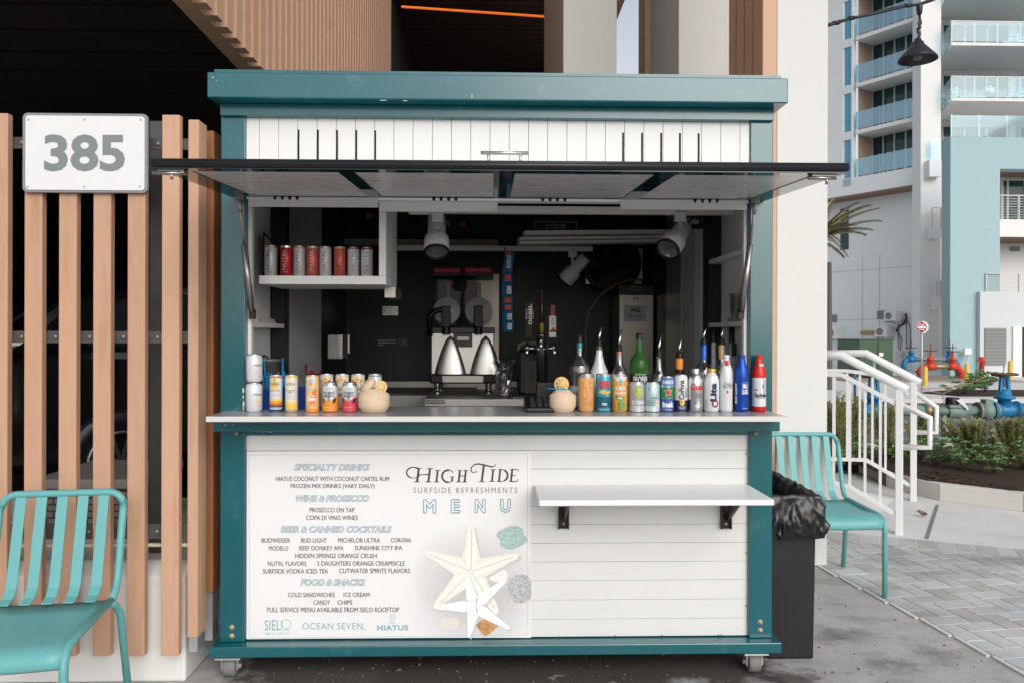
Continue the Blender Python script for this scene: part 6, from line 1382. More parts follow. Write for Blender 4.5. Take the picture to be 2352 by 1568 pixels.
mb=MB(); mb.lathe([(60*sc_,-170*sc_*.5),(70*sc_,-60*sc_),(70*sc_,60*sc_),(60*sc_,170*sc_*.5)],(Q(1260,700).x,YV,zc-8*sc_),18,MX); mb.box(Q(1160,700).x,Q(1370,700).x,YV-.12,YV+.12,Q(1200,665).z,Q(1200,640).z); mb.build('meter_body',PGN,t)
mb=MB().lathe([(62*sc_,0),(62*sc_,60*sc_),(54*sc_,66*sc_),(.0001,66*sc_)],(Q(1228,640).x,YV,Q(1228,638).z),20); mb.build('meter_cap',BLACK,t)
O=Q(1270,598,YV-.14); MB().add([Q(1268,598,YV-.14),Q(1315,590,YV-.14),Q(1393,685,YV-.14),Q(1378,695,YV-.14)]+[q+Vector((0,.004,0)) for q in (Q(1268,598,YV-.14),Q(1315,590,YV-.14),Q(1393,685,YV-.14),Q(1378,695,YV-.14))],[(0,1,2,3),(7,6,5,4),(0,1,5,4),(1,2,6,5),(2,3,7,6),(3,0,4,7)]).build('paper_tag',PRW,t)
def flange(x,r): 
    f=MB().tube([(Q(x-14,700).x,YV,zc),(Q(x+14,700).x,YV,zc)],r*sc_,24).build('flange',mat('flange_grey',(.25,.25,.22),.6,.2,var=.25,scale=10),t)
    mb=MB()
    for k in range(8):
        a=2*math.pi*k/8+.2; mb.tube([(Q(x-26,700).x,YV+math.cos(a)*r*.82*sc_,zc+math.sin(a)*r*.82*sc_),(Q(x+26,700).x,YV+math.cos(a)*r*.82*sc_,zc+math.sin(a)*r*.82*sc_)],9*sc_,6)
    mb.build('bolts',RST,f)
for x,r in ((1040,84),(1480,84),(1640,84)): flange(x,r)
mb=MB().lathe([(50*sc_,-70*sc_),(80*sc_,-40*sc_),(88*sc_,0),(78*sc_,45*sc_),(60*sc_,70*sc_)],(Q(1560,700).x,YV,zc-4*sc_),20,MX); mb.box(Q(1525,700).x,Q(1600,700).x,YV-.07,YV+.07,zc,Q(1560,592).z); mb.build('strainer_body',PGN,t)
def gate(x,wheel,stemtop,body=VBL):
    xc=Q(x,700).x; z=lambda y:Q(x,y).z
    mb=MB().lathe([(95*sc_,-130*sc_),(95*sc_,-108*sc_),(62*sc_,-104*sc_),(70*sc_,-30*sc_),(70*sc_,30*sc_),(62*sc_,104*sc_),(95*sc_,108*sc_),(95*sc_,130*sc_)],(xc,YV,zc),22,MX)
    mb.lathe([(62*sc_,zc),(60*sc_,z(590)),(95*sc_,z(585)),(95*sc_,z(560)),(62*sc_,z(556)),(58*sc_,z(520)),(30*sc_,z(490)),(.001,z(488))],(xc,YV,0),20)
    for s in (-1,1): mb.bar((xc+s*44*sc_,YV,z(540)),(xc+s*30*sc_,YV,z(372)),26*sc_,30*sc_,(0,1,0))
    mb.tube([(xc-34*sc_,YV,z(370)),(xc+34*sc_,YV,z(370))],22*sc_,12); b_=mb.build('gate_valve',body,t)
    MB().tube([(xc,YV,z(480)),(xc,YV,z(stemtop))],11*sc_,10).build('spindle',GALV,b_)
    r=110*sc_; mb=MB(); mb.tube([(xc+r*math.cos(2*math.pi*k/24),YV+r*math.sin(2*math.pi*k/24),z(wheel)) for k in range(25)],12*sc_,8,False)
    for k in range(3): a=math.pi/3*k+.4; mb.bar((xc-r*math.cos(a),YV-r*math.sin(a),z(wheel)),(xc+r*math.cos(a),YV+r*math.sin(a),z(wheel)),16*sc_,10*sc_)
    mb.build('handwheel',RST,b_)
gate(1732,350,235); gate(470,372,240)
mb=MB().tube([(Q(1880,700).x,YV,zc),(Q(1960,700).x,YV,zc),(Q(2000,700).x,YV,zc-.06),(Q(2005,700).x,YV,ROADZ)],58*sc_,16); mb.build('elbow',VBL,t)
mb=MB().tube([(Q(330,700).x,YV,zc),(Q(270,700).x,YV,zc),(Q(240,700).x,YV,zc-.06),(Q(238,700).x,YV,ROADZ)],58*sc_,16); mb.build('elbow',VBL,t)
MB().box(Q(1150,700).x-.03,Q(1150,700).x+.03,YV-.03,YV+.03,ROADZ,zc-.05).build('support',PGN,t)
mb=MB().tube([(Q(375,700).x,YV+.3,ROADZ),(Q(375,700).x,YV+.3,Q(375,350).z)],13*sc_,10); solo(mb,'marker_post',VBL,'thin blue marker post seen through the handrail pickets','post')
# chain
mb=MB(); ch_pts=[Q(x,y,YV-.1) for x,y in ((905,478),(960,490),(1020,486),(1100,484),(1200,478),(1300,460),(1400,435),(1500,395),(1580,350))]
ch_b=[Q(x,y,YV-.12) for x,y in ((905,490),(980,510),(1060,525),(1140,535),(1200,510),(1300,472),(1400,440))]
def chain(mb,pts,step=.035):
    k=0
    for a,c in zip(pts,pts[1:]):
        L_=(c-a).length; m=max(1,int(L_/step)); d=(c-a).normalized(); s=Vector((0,1,0)) if k%2 else d.cross(Vector((0,1,0))).normalized()
        for i in range(m):
            q=a.lerp(c,(i+.5)/m); s=(Vector((0,1,0)) if (k%2==0) else d.cross(Vector((0,1,0))).normalized()); k+=1
            mb.tube([q+d*.022*math.cos(a_)+s*.011*math.sin(a_) for a_ in [2*math.pi*j/8 for j in range(9)]],.0045,5,False)
chain(mb,ch_pts); chain(mb,ch_b); chain(mb,[Q(1140,535,YV-.12),Q(1130,570,YV-.12),Q(1150,600,YV-.12),Q(1140,650,YV-.10)])
solo(mb,'chain',mat('chain_rusty',(.42,.27,.18),.7,.2,var=.4,scale=30),'rusty chain strung from the handwheel over the water meter','chain')
# ================================================================== FAR SIDE OF THE ROAD
T=lambda rx,ry,Y:P(1837.5+rx*.3296,ry*.3296,Y)           # measured on two enlarged crops
T5=lambda rx,ry,Y:P(1837.5+rx*.3296,488+ry*.3296,Y)
TW=mat('tower_white',(.78,.77,.75),.8,var=.03,scale=.6); TB=mat('tower_pale_blue',(.76,.79,.79),.8,var=.03,scale=.6); TG=mat('tower_blue_grey',(.46,.54,.57),.8,var=.03,scale=.6); TTL=mat('tower_aqua',(.36,.50,.525),.8,var=.03,scale=.6)
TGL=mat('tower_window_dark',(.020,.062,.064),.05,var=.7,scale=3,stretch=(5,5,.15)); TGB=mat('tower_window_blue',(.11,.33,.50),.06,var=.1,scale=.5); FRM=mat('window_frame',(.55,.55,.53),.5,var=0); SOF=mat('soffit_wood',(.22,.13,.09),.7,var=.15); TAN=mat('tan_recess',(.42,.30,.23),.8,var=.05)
BGL=glassmat('balcony_glass',(.66,.86,.92),.03,.04); BGL2=glassmat('wing_glass',(.62,.86,.94),.24,.04,(.78,.93,1)); CUR=mat('curtain',(.05,.13,.13),.8,var=.3,scale=3)
tow=thing('apartment_tower','tall white and pale blue apartment tower with glass balconies across the road','building',(22,43,ROADZ))
BZ=ROADZ-.05; TOP=28
# left wing, set back obliquely
Cn=P(2098,800,39.1); dw=Vector((-.518,.855,0)).normalized(); nw=Vector((dw.y,-dw.x,0)); nw=nw if nw.dot(CAM-Cn)>0 else -nw
inw=-nw
def Wp(rx,ry,off=0): return PL(1837.5+rx*.3296,ry*.3296,Cn+inw*off,nw)
def ws(rx): return (Wp(rx,1200)-Cn).dot(dw)
def wbox(mb,s0,s1,o0,o1,z0,z1):
    q=[Cn+dw*s+inw*o for s,o in ((s0,o0),(s1,o0),(s1,o1),(s0,o1))]; return mb.ext([Vector((p.x,p.y,z0)) for p in q],(0,0,z1-z0))
z4=Wp(780,1165).z; FH=2.70; sR,sM,sM2,sW0,sW1,sL=ws(782),ws(384),ws(366),ws(356),ws(298),ws(180)+6
zl0=Wp(780,1290).z
mb=MB(); wbox(mb,sW1,sL,0,.3,zl0,TOP); wbox(mb,sM2,sW0,0,.3,zl0,TOP); wbox(mb,-.0,sR,0,.3,zl0,TOP)
for k in range(-1,6):
    zf=z4+FH*k
    wbox(mb,sW0,sW1,0,.3,zf+2.25-FH,zf+.02) if k>=0 else wbox(mb,sW0,sW1,0,.3,zl0,zf+FH-.02)
wbox(mb,sR,sM2,0,.3,zl0,z4-.01); mb.build('wing_wall',TB,tow)
mb=MB(); wbox(mb,.0,sL,1.2,1.5,BZ,zl0); mb.build('lower_wall',TB,tow)
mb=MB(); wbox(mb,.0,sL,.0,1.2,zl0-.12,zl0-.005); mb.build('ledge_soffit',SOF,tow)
mb=MB()
for zz_ in (2.3,5.2): wbox(mb,0,sL,1.185,1.2,zz_,zz_+.03)
for s in (ws(470),ws(350)): wbox(mb,s-.02,s+.02,1.185,1.2,BZ,6)
mb.build('wall_joint',TG,tow)
for k in range(0,6):
    zf=z4+FH*k; zt_=zf+FH
    mb=MB(); wbox(mb,sR,sM,.02,1.9,zt_-.22,zt_-.0); b_=mb.build('balcony_slab',TW,tow)
    mb=MB(); wbox(mb,sR,sM,1.7,1.8,zf+.01,zt_-.23); w_=mb.build('window',TGL,tow)
    mb=MB()
    for j in range(6):
        s=sR+(sM-sR)*j/5; wbox(mb,s-.03,s+.03,1.62,1.7,zf+.01,zt_-.23)
    mb.build('frame',FRM,w_)
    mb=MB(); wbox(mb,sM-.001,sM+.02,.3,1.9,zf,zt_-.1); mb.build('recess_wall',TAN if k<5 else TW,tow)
    mb=MB(); wbox(mb,sR,sM-.01,.04,.055,zf+.06,zf+1.05); r_=mb.build('balcony_glass',BGL2,tow)
    mb=MB()
    for j in range(8):
        s=sR+(sM-.03-sR)*j/7; wbox(mb,s,s+.03,.055,.09,zf,zf+1.08)
    mb.build('railing_post',FRM,r_)
    mb=MB(); wbox(mb,sW0,sW1,.08,.14,zf-.02 if k==0 else zf+.02,zf+2.25); w_=mb.build('strip_window',TGB,tow)
    mb=MB(); wbox(mb,sW0,sW0+.05,.03,.08,zf+.02,zf+2.25); wbox(mb,sW1-.05,sW1,.03,.08,zf+.02,zf+2.25); mb.build('frame',TW,w_)
# corner pier
yp=38.27; x0=P(2114,800,yp).x; x1=P(2160,800,yp).x
MB().box(x0,x1,yp,39.1,BZ,TOP).build('corner_pier',TW,tow); MB().box(x0-.012,x0-.001,yp+.02,39.1,BZ,TOP).build('pier_side',TB,tow)
# wall behind the right hand balconies
yw=41.0; xR=P(2700,500,yw).x
MB().box(x1,xR,yw+.3,yw+.6,BZ,TOP).build('right_wall',TW,tow)
yb_=37.5
zs_=[T(1200,297,yb_).z,T(1200,683,yb_).z]; dz=zs_[0]-zs_[1]
for k in range(-1,3):
    zf=zs_[1]+dz*k; 
    xA=T(1055,500,yb_).x; xa=T(965,500,yw).x; xe=P(2650,300,yb_).x
    if k>=0:
        b_=MB().ext([(xA,yb_,zf),(xe,yb_,zf),(xe,yw+.3,zf),(xa,yw+.3,zf)],(0,0,-.16)).build('balcony_slab',TW,tow)
        mb=MB(); mb.box(xA+.03,xe,yb_+.04,yb_+.055,zf+.06,zf+1.1); mb.ext([(xA,yb_+.05,zf+.06),(xa,yw+.2,zf+.06),(xa+.02,yw+.2,zf+.06),(xA+.02,yb_+.05,zf+.06)],(0,0,1.04)); r_=mb.build('balcony_glass',BGL,tow)
        mb=MB()
        for j in range(12):
            x=xA+.02+1.22*j; mb.box(x,x+.05,yb_+.056,yb_+.10,zf,zf+1.14)
        mb.box(xA,xe,yb_+.03,yb_+.07,zf+1.1,zf+1.14); mb.build('railing_post',TW,r_)
    for j in range(4):
        xw0=T(1003,500,yw).x+ (T(1500,500,yw).x-T(1003,500,yw).x+.35)*j; xw1=xw0+(T(1470,500,yw).x-T(1003,500,yw).x)
        zh=zf+2.35
        w_=MB().box(xw0,xw1,yw+.2,yw+.29,zf+.02,zh).build('window',TGL,tow)
        mb=MB()
        for q in range(4): x=xw0+(xw1-xw0)*q/3; mb.box(x-.05,x+.05,yw+.13,yw+.2,zf+.02,zh)
        mb.box(xw0-.05,xw1+.05,yw+.13,yw+.2,zh-.02,zh+.08); mb.build('frame',FRM,w_)
# aqua block in front
ya=32.7; xa0=T(1050,900,ya).x; xa1=T(1395,900,ya).x; za=T(1200,955,ya).z; xe=P(2600,300,ya).x; zo=T(1450,1178,ya).z
MB().box(xa0,xa1,ya,ya+.7,BZ,za).build('aqua_block',TTL,tow); MB().box(xa1,xe,ya,ya+.7,zo,za-.003).build('aqua_lintel',TTL,tow)
mb=MB().box(xa0-.012,xa0-.001,ya+.01,ya+.7,BZ,za); mb.build('aqua_side',mat('tower_aqua_side',(.31,.44,.47),.8,var=.03),tow)  # thin sheet in darker aqua: shade painted onto the block's left face
mb=MB()
for v in (1075,): mb.box(xa0,xe,ya-.006,ya,T(1200,v,ya).z,T(1200,v,ya).z+.03)
for v in (105,655): mb.box(xa0,xa1,ya-.006,ya,T5(1200,v,ya).z,T5(1200,v,ya).z+.03)
mb.build('wall_joint',TG,tow)
mb=MB(); mb.box(xa0+.05,xe,ya+.05,ya+.065,za+.02,za+1.0); r_=mb.build('balcony_glass',BGL,tow); mb=MB()
for j in range(9): mb.box(xa0+.05+1.3*j,xa0+.10+1.3*j,ya+.066,ya+.11,za-.02,za+1.04)
mb.build('railing_post',TW,r_)
yr=34.9; MB().box(xa1,xe,yr,yr+1,BZ,zo+.3).build('recess_back',TW,tow)
zw0=T(1450,1530,yr).z; zw1=T(1450,1262,yr).z
w_=MB().box(T(1400,1400,yr).x,xe,yr-.04,yr-.005,zw0,zw1).build('window',TGL,tow); mb=MB()
for rx in (1402,1440,1560,1680,1800): x=T(rx,1400,yr).x; mb.box(x-.05,x+.05,yr-.09,yr-.04,zw0,zw1)
mb.box(xa1,xe,yr-.09,yr-.03,zw1,T(1450,1235,yr).z); mb.build('frame',FRM,w_)
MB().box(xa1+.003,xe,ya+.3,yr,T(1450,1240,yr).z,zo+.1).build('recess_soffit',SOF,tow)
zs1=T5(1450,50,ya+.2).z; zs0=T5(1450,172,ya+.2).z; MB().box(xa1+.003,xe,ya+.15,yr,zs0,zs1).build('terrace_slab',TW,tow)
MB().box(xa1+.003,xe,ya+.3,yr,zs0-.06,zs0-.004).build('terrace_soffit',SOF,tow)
def cable(name,xa_,xb_,Y,z0,h,par,nx):
    mb=MB()
    for j in range(nx+1): x=xa_+(xb_-xa_)*j/nx; mb.box(x-.03,x+.03,Y-.03,Y+.03,z0,z0+h)
    mb.box(xa_,xb_,Y-.035,Y+.035,z0+h,z0+h+.05)
    for k in range(1,9): mb.box(xa_,xb_,Y-.008,Y+.008,z0+h*k/9-.008,z0+h*k/9+.008)
    return mb.build(name,FRM,par)
cable('cable_railing',xa1+.05,xe,ya+.3,zs1,1.1,tow,6)
def louver(u0,v0,u1,v1,Y,par,n,name='louver'):
    a,c=P(u0,v1,Y),P(u1,v0,Y); l=MB().box(a.x,c.x,Y-.03,Y-.003,a.z,c.z).build(name,mat('louver_dark',(.12,.12,.12),.6,var=0),par); mb=MB()
    for k in range(n): z=a.z+(c.z-a.z)*(k+.3)/n; mb.box(a.x,c.x,Y-.06,Y-.028,z,z+(c.z-a.z)/n*.45)
    mb.build('blades',mat('louver_blade',(.40,.40,.39),.5,var=0),l)
louver(1837.5+1462*.3296,488+240*.3296,1837.5+1530*.3296,488+272*.3296,yr,tow,6)
# low block at the right
yl=32.45; xl0=T5(1255,800,yl).x; zl_=T5(1400,553,yl).z
MB().box(xl0,P(2700,800,yl).x,yl,ya-.003,BZ,zl_).build('low_block',mat('tower_low_block',(.60,.63,.63),.8,var=.03,scale=.6),tow)
cable('cable_railing',xl0+.4,P(2650,800,yl).x,yl+.2,zl_,1.55*(T5(1400,420,yl).z-zl_)/1.55-.05,tow,5)
louver(1837.5+1285*.3296,488+806*.3296,1837.5+1435*.3296,488+1062*.3296,yl,tow,26)
d0,d1=T5(1540,800,yl),T5(1640,1150,yl); MB().box(d0.x,d1.x,yl-.03,yl-.003,BZ+.1,d0.z).build('doorway',BLACK,tow); MB().box(T5(1478,800,yl).x,d0.x-.002,yl-.08,yl-.003,BZ+.1,d0.z+.05).build('door_surround',TW,tow)
# small cable railings left of the aqua block
MB().box(T5(910,0,37.85).x,T(990,0,37.85).x,37.85,38.265,T5(950,180,37.85).z,T5(950,105,37.85).z).build('side_balcony',TW,tow); cable('cable_railing',T5(925,0,37.85).x,T(990,0,37.85).x,37.9,T5(950,105,37.85).z,T(950,1450,37.85).z-T5(950,105,37.85).z,tow,1)
MB().box(T5(940,0,37.85).x,T(990,0,37.85).x,37.85,38.265,T5(950,680,37.85).z,T5(950,588,37.85).z).build('side_balcony',TW,tow); cable('cable_railing',T5(960,0,37.85).x,T(990,0,37.85).x,37.9,T5(950,588,37.85).z,T5(950,482,37.85).z-T5(950,588,37.85).z,tow,1)
MB().box(T(905,0,37.85).x,T(990,0,37.85).x,37.85,38.265,T(950,1230,37.85).z,T(950,1115,37.85).z).build('side_balcony',TW,tow)
MB().box(T(920,0,37.85).x,T(990,0,37.85).x,37.9,37.915,T(950,1110,37.85).z,T(950,965,37.85).z).build('balcony_glass',BGL,tow)
# wing vents and small window
def wl(rx0,ry0,rx1,ry1,off,d,name,m,par):
    a,c=PL(1837.5+rx0*.3296,488+ry1*.3296,Cn+inw*off,nw),PL(1837.5+rx1*.3296,488+ry0*.3296,Cn+inw*off,nw)
    mb=MB(); s0,s1=(a-Cn).dot(dw),(c-Cn).dot(dw); wbox(mb,min(s0,s1),max(s0,s1),off-d,off-.003,a.z,c.z); return mb.build(name,m,par),min(s0,s1),max(s0,s1),a.z,c.z
for q in ((212,712,258,765),(540,684,595,745)):
    o,s0,s1,z0,z1=wl(*q,1.2,.04,'louver',mat('louver_dark',(.12,.12,.12),.6,var=0),tow); mb=MB()
    for k in range(9): wbox(mb,s0,s1,1.13,1.16,z0+(z1-z0)*(k+.3)/9,z0+(z1-z0)*(k+.75)/9)
    mb.build('blades',mat('louver_blade',(.40,.40,.39),.5,var=0),o)
wl(285,-30,340,262,1.2,.06,'window',TGL,tow)
# outdoor units, pipes on the wing wall
for lab,q in (('white outdoor air unit on the tower wall, lowest at the left',(232,800,310,880)),('white outdoor air unit on the tower wall, highest of the three',(638,690,722,757)),('white outdoor air unit on the tower wall beside the yellow pipe',(575,797,660,866))):
    p=PL(1837.5+(q[0]+q[2])/2*.3296,488+q[3]*.3296,Cn+inw*1.2,nw); t=thing('air_unit',lab,'air conditioner',p,'outdoor air units on the tower wall')
    o,s0,s1,z0,z1=wl(*q,1.2,.75,'casing',TW,t); c=Cn+dw*((s0+s1)/2+.1*(s1-s0))+inw*(1.2-.76); zc_=(z0+z1)/2
    M=nw.to_track_quat('Z','Y').to_matrix(); R9=(z1-z0)*.36
    MB().lathe([(.0001,0),(R9,0),(R9,.015),(R9*.9,.015)],(c.x,c.y,zc_),16,M).build('fan_grille',mat('air_grille',(.25,.25,.25),.6,var=0),t)
    mb=MB(); wbox(mb,s0,s0+.06,.45,1.19,z0-.09,z0-.005); wbox(mb,s1-.06,s1,.45,1.19,z0-.09,z0-.005); mb.build('bracket',FRM,t)
def wp5(rx,ry,off=1.1): return PL(1837.5+rx*.3296,488+ry*.3296,Cn+inw*off,nw)
solo(MB().tube([wp5(*q) for q in ((575,825),(440,830),(425,830),(425,848),(520,846),(548,850),(550,890))],.05,8),'gas_pipe',mat('pipe_yellow',(.50,.32,.09),.5,var=.1),'yellow gas pipe looping on the tower wall above the green transformer','pipe')
solo(MB().tube([wp5(*q) for q in ((735,705),(740,740),(720,780),(690,790),(672,830))],.06,8).tube([wp5(*q) for q in ((742,745),(768,800),(768,935),(745,950),(742,900),(742,760))],.025,6).tube([wp5(*q) for q in ((685,800),(684,940),(700,955),(707,880),(680,830))],.025,6),'refrigerant_line',mat('line_black',(.05,.05,.055),.5,var=.1),'black refrigerant lines dropping from the highest air unit','pipe')
t=thing('meter_box','pale electric meter box on the tower wall right of the green transformer','meter',wp5(705,1030,1.0)); o,s0,s1,z0,z1=wl(682,962,727,1035,1.2,.2,'box',mat('meter_grey',(.62,.62,.60),.5,var=.03),t); MB().lathe([(.12,0),(.12,.08),(.0001,.10)],wp5(712,985,.99),14,nw.to_track_quat('Z','Y').to_matrix()).build('dial',FRM,t)
yt=31.0
t=thing('transformer','dark green metal transformer cabinet in front of the tower wall','transformer',(T5(490,1000,yt).x,yt,farz)); GRNT=mat('transformer_green',(.045,.10,.05),.5,var=.1,scale=2)
x0,x1=T5(412,900,yt).x,T5(650,900,yt).x; zt_=T5(500,890,yt).z
MB().box(x0,x1,yt,yt+2.2,farz,zt_).build('cabinet',GRNT,t,.03); MB().box(x0-.03,x1+.03,yt-.03,yt+2.23,zt_+.004,zt_+.06).build('lid',GRNT,t,.02)
xm=T5(545,900,yt).x; MB().box(xm-.015,xm+.015,yt-.02,yt-.004,farz+.1,zt_-.05).build('door_seam',BLACK,t)
MB().box(*[q for q in (T5(552,1,yt).x,T5(582,1,yt).x)],yt-.02,yt-.004,T5(560,1000,yt).z,T5(560,975,yt).z).build('warning_label',PRW,t)
# do not enter sign
pb=G(1837.5+848*.3296,488+1290*.3296,ROADZ+.1); ys_=pb.y
t=thing('road_sign','red and white do not enter sign on a thin pole','road sign',(pb.x,ys_,ROADZ)); ct_=T5(843,800,ys_); rs=.165
MB().tube([(pb.x,ys_,ROADZ),(pb.x,ys_,T5(848,742,ys_).z)],.025,8).build('pole',GALV,t)
MB().lathe([(.0001,.004),(rs,.004),(rs,0)],(ct_.x,ys_-.04,ct_.z),28,PX).build('disc',mat('sign_red',(.42,.02,.025),.4,var=.03),t)
mb=MB(); mb.lathe([(rs*.93,.005),(rs*1.0,.005)],(ct_.x,ys_-.04,ct_.z),28,PX); mb.box(ct_.x-rs*.78,ct_.x+rs*.78,ys_-.047,ys_-.045,ct_.z-rs*.17,ct_.z+rs*.17); mb.build('white_bar',TXTW,t,recalc=False)
mb=MB(); O=Vector((ct_.x-rs*.62,ys_-.046,ct_.z+rs*.30)); tplane(mb,"DO NOT",O,Vector((rs*1.24,0,0)),Vector((0,0,rs*.30)),bold=.04); O=Vector((ct_.x-rs*.55,ys_-.046,ct_.z-rs*.60)); tplane(mb,"ENTER",O,Vector((rs*1.1,0,0)),Vector((0,0,rs*.30)),bold=.04); mb.build('lettering',TXTW,t,recalc=False)
mb=MB(); a_=[(math.cos(math.pi/8+math.pi/4*k)*rs*1.18,math.sin(math.pi/8+math.pi/4*k)*rs*1.18) for k in range(8)]; mb.ext([(ct_.x+.07+x,ys_+.03,ct_.z+z) for x,z in a_],(0,.006,0)); mb.build('sign_back',GALV,t)
# bollards
def bollard(lab,rx,ryb,ryt,m,nm='bollard',r=.09):
    b_=G(1837.5+rx*.3296,488+ryb*.3296,farz); H=T5(rx,ryt,b_.y).z-farz
    mb=MB().lathe([(r,0),(r,H-.03),(r*.85,H-.005),(r*.5,H+.01),(.0001,H+.015)],(b_.x,b_.y,farz),16); return solo(mb,nm,m,lab,'bollard','bollards guarding the pipes')
YB_=mat('bollard_yellow',(.68,.45,.06),.45,var=.06)
bollard('yellow bollard in front of the red pipe, beside the do not enter pole',872,1205,1076,YB_)
bollard('yellow bollard right of the red pipe assembly',1163,1188,1052,YB_)
bollard('yellow bollard beside the grey louver near the doorway',1465,1166,1034,YB_)
t=thing('standpipe','red fire standpipe beside the grey louver','standpipe',Vector((T5(1267,1142,31.0).x,31.0,farz))); b_=base[t]; H=T5(1267,1003,b_.y).z-farz
MB().lathe([(.10,0),(.10,H*.78),(.13,H*.80),(.13,H*.95),(.08,H)],(b_.x,b_.y,farz),14).build('column',VRD,t); MB().box(b_.x-.18,b_.x-.09,b_.y-.05,b_.y+.05,farz+H*.75,farz+H*.9).build('outlet',VRD,t)
# backflow assemblies
def backflow(lab,m,Yb,rxL,rxR,ry_base,ry_pipe,valves,mid,r=.13):
    t=thing('backflow_preventer',lab,'backflow valve',(T5((rxL+rxR)/2,900,Yb).x,Yb,farz)); xL,xR=T5(rxL,1000,Yb).x,T5(rxR,1000,Yb).x; zp=T5(1000,ry_pipe,Yb).z
    zb=farz
    for x,s in ((xL,1),(xR,-1)):
        e=MB().tube([(x,Yb,zb),(x,Yb,zp-.30)]+[(x+s*.30*(1-math.cos(a)),Yb,zp-.30+.30*math.sin(a)) for a in [math.pi/2*k/6 for k in range(1,7)]],r,14); e.lathe([(r*1.4,zb+.30),(r*1.4,zb+.38)],(x,Yb,0),14); e.build('elbow_pipe',m,t)
    mb=MB().tube([(xL+.3,Yb,zp),(xR-.3,Yb,zp)],r*.9,14).build('body_pipe',mid,t)
    for rx,ryt in valves:
        x=T5(rx,1000,Yb).x; zw=T5(rx,ryt,Yb).z
        vv=MB().tube([(x-.18,Yb,zp),(x+.18,Yb,zp)],r*1.25,14).lathe([(r*1.1,zp),(r*.9,zp+.25),(r*1.2,zp+.27),(r*1.2,zp+.33),(r*.5,zp+.40),(r*.4,zw-.03)],(x,Yb,0),12).build('gate_valve',m,t)
        mb=MB(); mb.tube([(x+.24*math.cos(2*math.pi*k/16),Yb+.24*math.sin(2*math.pi*k/16),zw) for k in range(17)],.02,6,False); mb.bar((x-.24,Yb,zw),(x+.24,Yb,zw),.03,.02); mb.tube([(x,Yb,zw-.05),(x,Yb,zw+.35)],.02,6); mb.build('handwheel',RST,vv)
    return t
backflow('red backflow preventer with two gate valves on the gravel across the road',VRD,30.2,836,1122,1160,1070,((911,963),(1064,968)),BRZ)
t=backflow('blue backflow preventer behind the red one',VBL,31.4,722,1100,1130,1020,((775,942),(1042,940)),mat('blue_assembly_grey',(.25,.28,.28),.5,.3,var=.2),.11)
t=thing('junction_box','white wall box on two conduits beside the aqua wall','junction box',T5(1178,1100,32.3)); MB().box(T5(1150,1,32.3).x,T5(1200,1,32.3).x,32.3,32.44,T5(1170,990,32.3).z,T5(1170,945,32.3).z).build('box',PRW,t,.02); MB().tube([(T5(1176,1,32.3).x,32.37,farz),(T5(1176,1,32.3).x,32.37,T5(1170,990,32.3).z)],.03,8).build('conduit',GALV,t)
mb=MB().lathe([(.12,0),(.10,2.2),(.085,4.5)],(T5(202,900,24).x,24,ROADZ),12); mb.lathe([(.085,4.5),(.07,T5(202,450,24).z-ROADZ),(.0001,T5(202,450,24).z-ROADZ)],(T5(202,900,24).x,24,ROADZ),12)
solo(mb,'lamp_post',mat('post_dark',(.10,.09,.085),.5,var=.1),'dark street pole half hidden by the edge of the white column','lamp post')
# balcony furniture and a sitter, tiny in the photo
def bchair(lab,rx,zf,Y):
    p=T(rx,600,Y); mb=MB(); x,y,z=p.x,p.y,zf; 
    mb.box(x-.25,x+.25,y-.25,y+.25,z+.40,z+.45).box(x+.22,x+.27,y-.25,y+.25,z+.45,z+.95)
    for a in (-.23,.23):
        for c in (-.23,.23): mb.box(x+a-.02,x+a+.02,y+c-.02,y+c+.02,z,z+.40)
        mb.box(x-.25,x+.25,y+a-.02,y+a+.02,z+.62,z+.66)
    solo(mb,'balcony_chair',TW,lab,'chair','white chairs on the tower balconies')
bchair('white balcony chair nearer the post on the upper glass balcony',1465,zs_[0],38.88); bchair('white balcony chair at the right on the upper glass balcony',1520,zs_[0],39.16)
bchair('white balcony chair left of the low table on the lower glass balcony',1045,zs_[1],38.98); bchair('white balcony chair at the right end of the lower glass balcony',1530,zs_[1],38.7); bchair('white balcony chair beside the rightmost one on the lower glass balcony',1480,zs_[1],39.25)
p=T(1190,600,38.98); solo(MB().box(p.x-.7,p.x+.7,38.79,39.25,zs_[1]+.42,zs_[1]+.48).box(p.x-.65,p.x-.58,38.795,39.165,zs_[1],zs_[1]+.42).box(p.x+.58,p.x+.65,38.795,39.165,zs_[1],zs_[1]+.42),'balcony_table',TW,'low white table on the lower glass balcony','table')
p=T(1200,300,38.98); solo(MB().box(p.x-.5,p.x+.5,38.79,39.25,zs_[0]+.30,zs_[0]+.36).box(p.x-.45,p.x-.38,38.795,39.165,zs_[0],zs_[0]+.30).box(p.x+.38,p.x+.45,38.795,39.165,zs_[0],zs_[0]+.30),'balcony_table',TW,'low white table on the upper glass balcony','table')
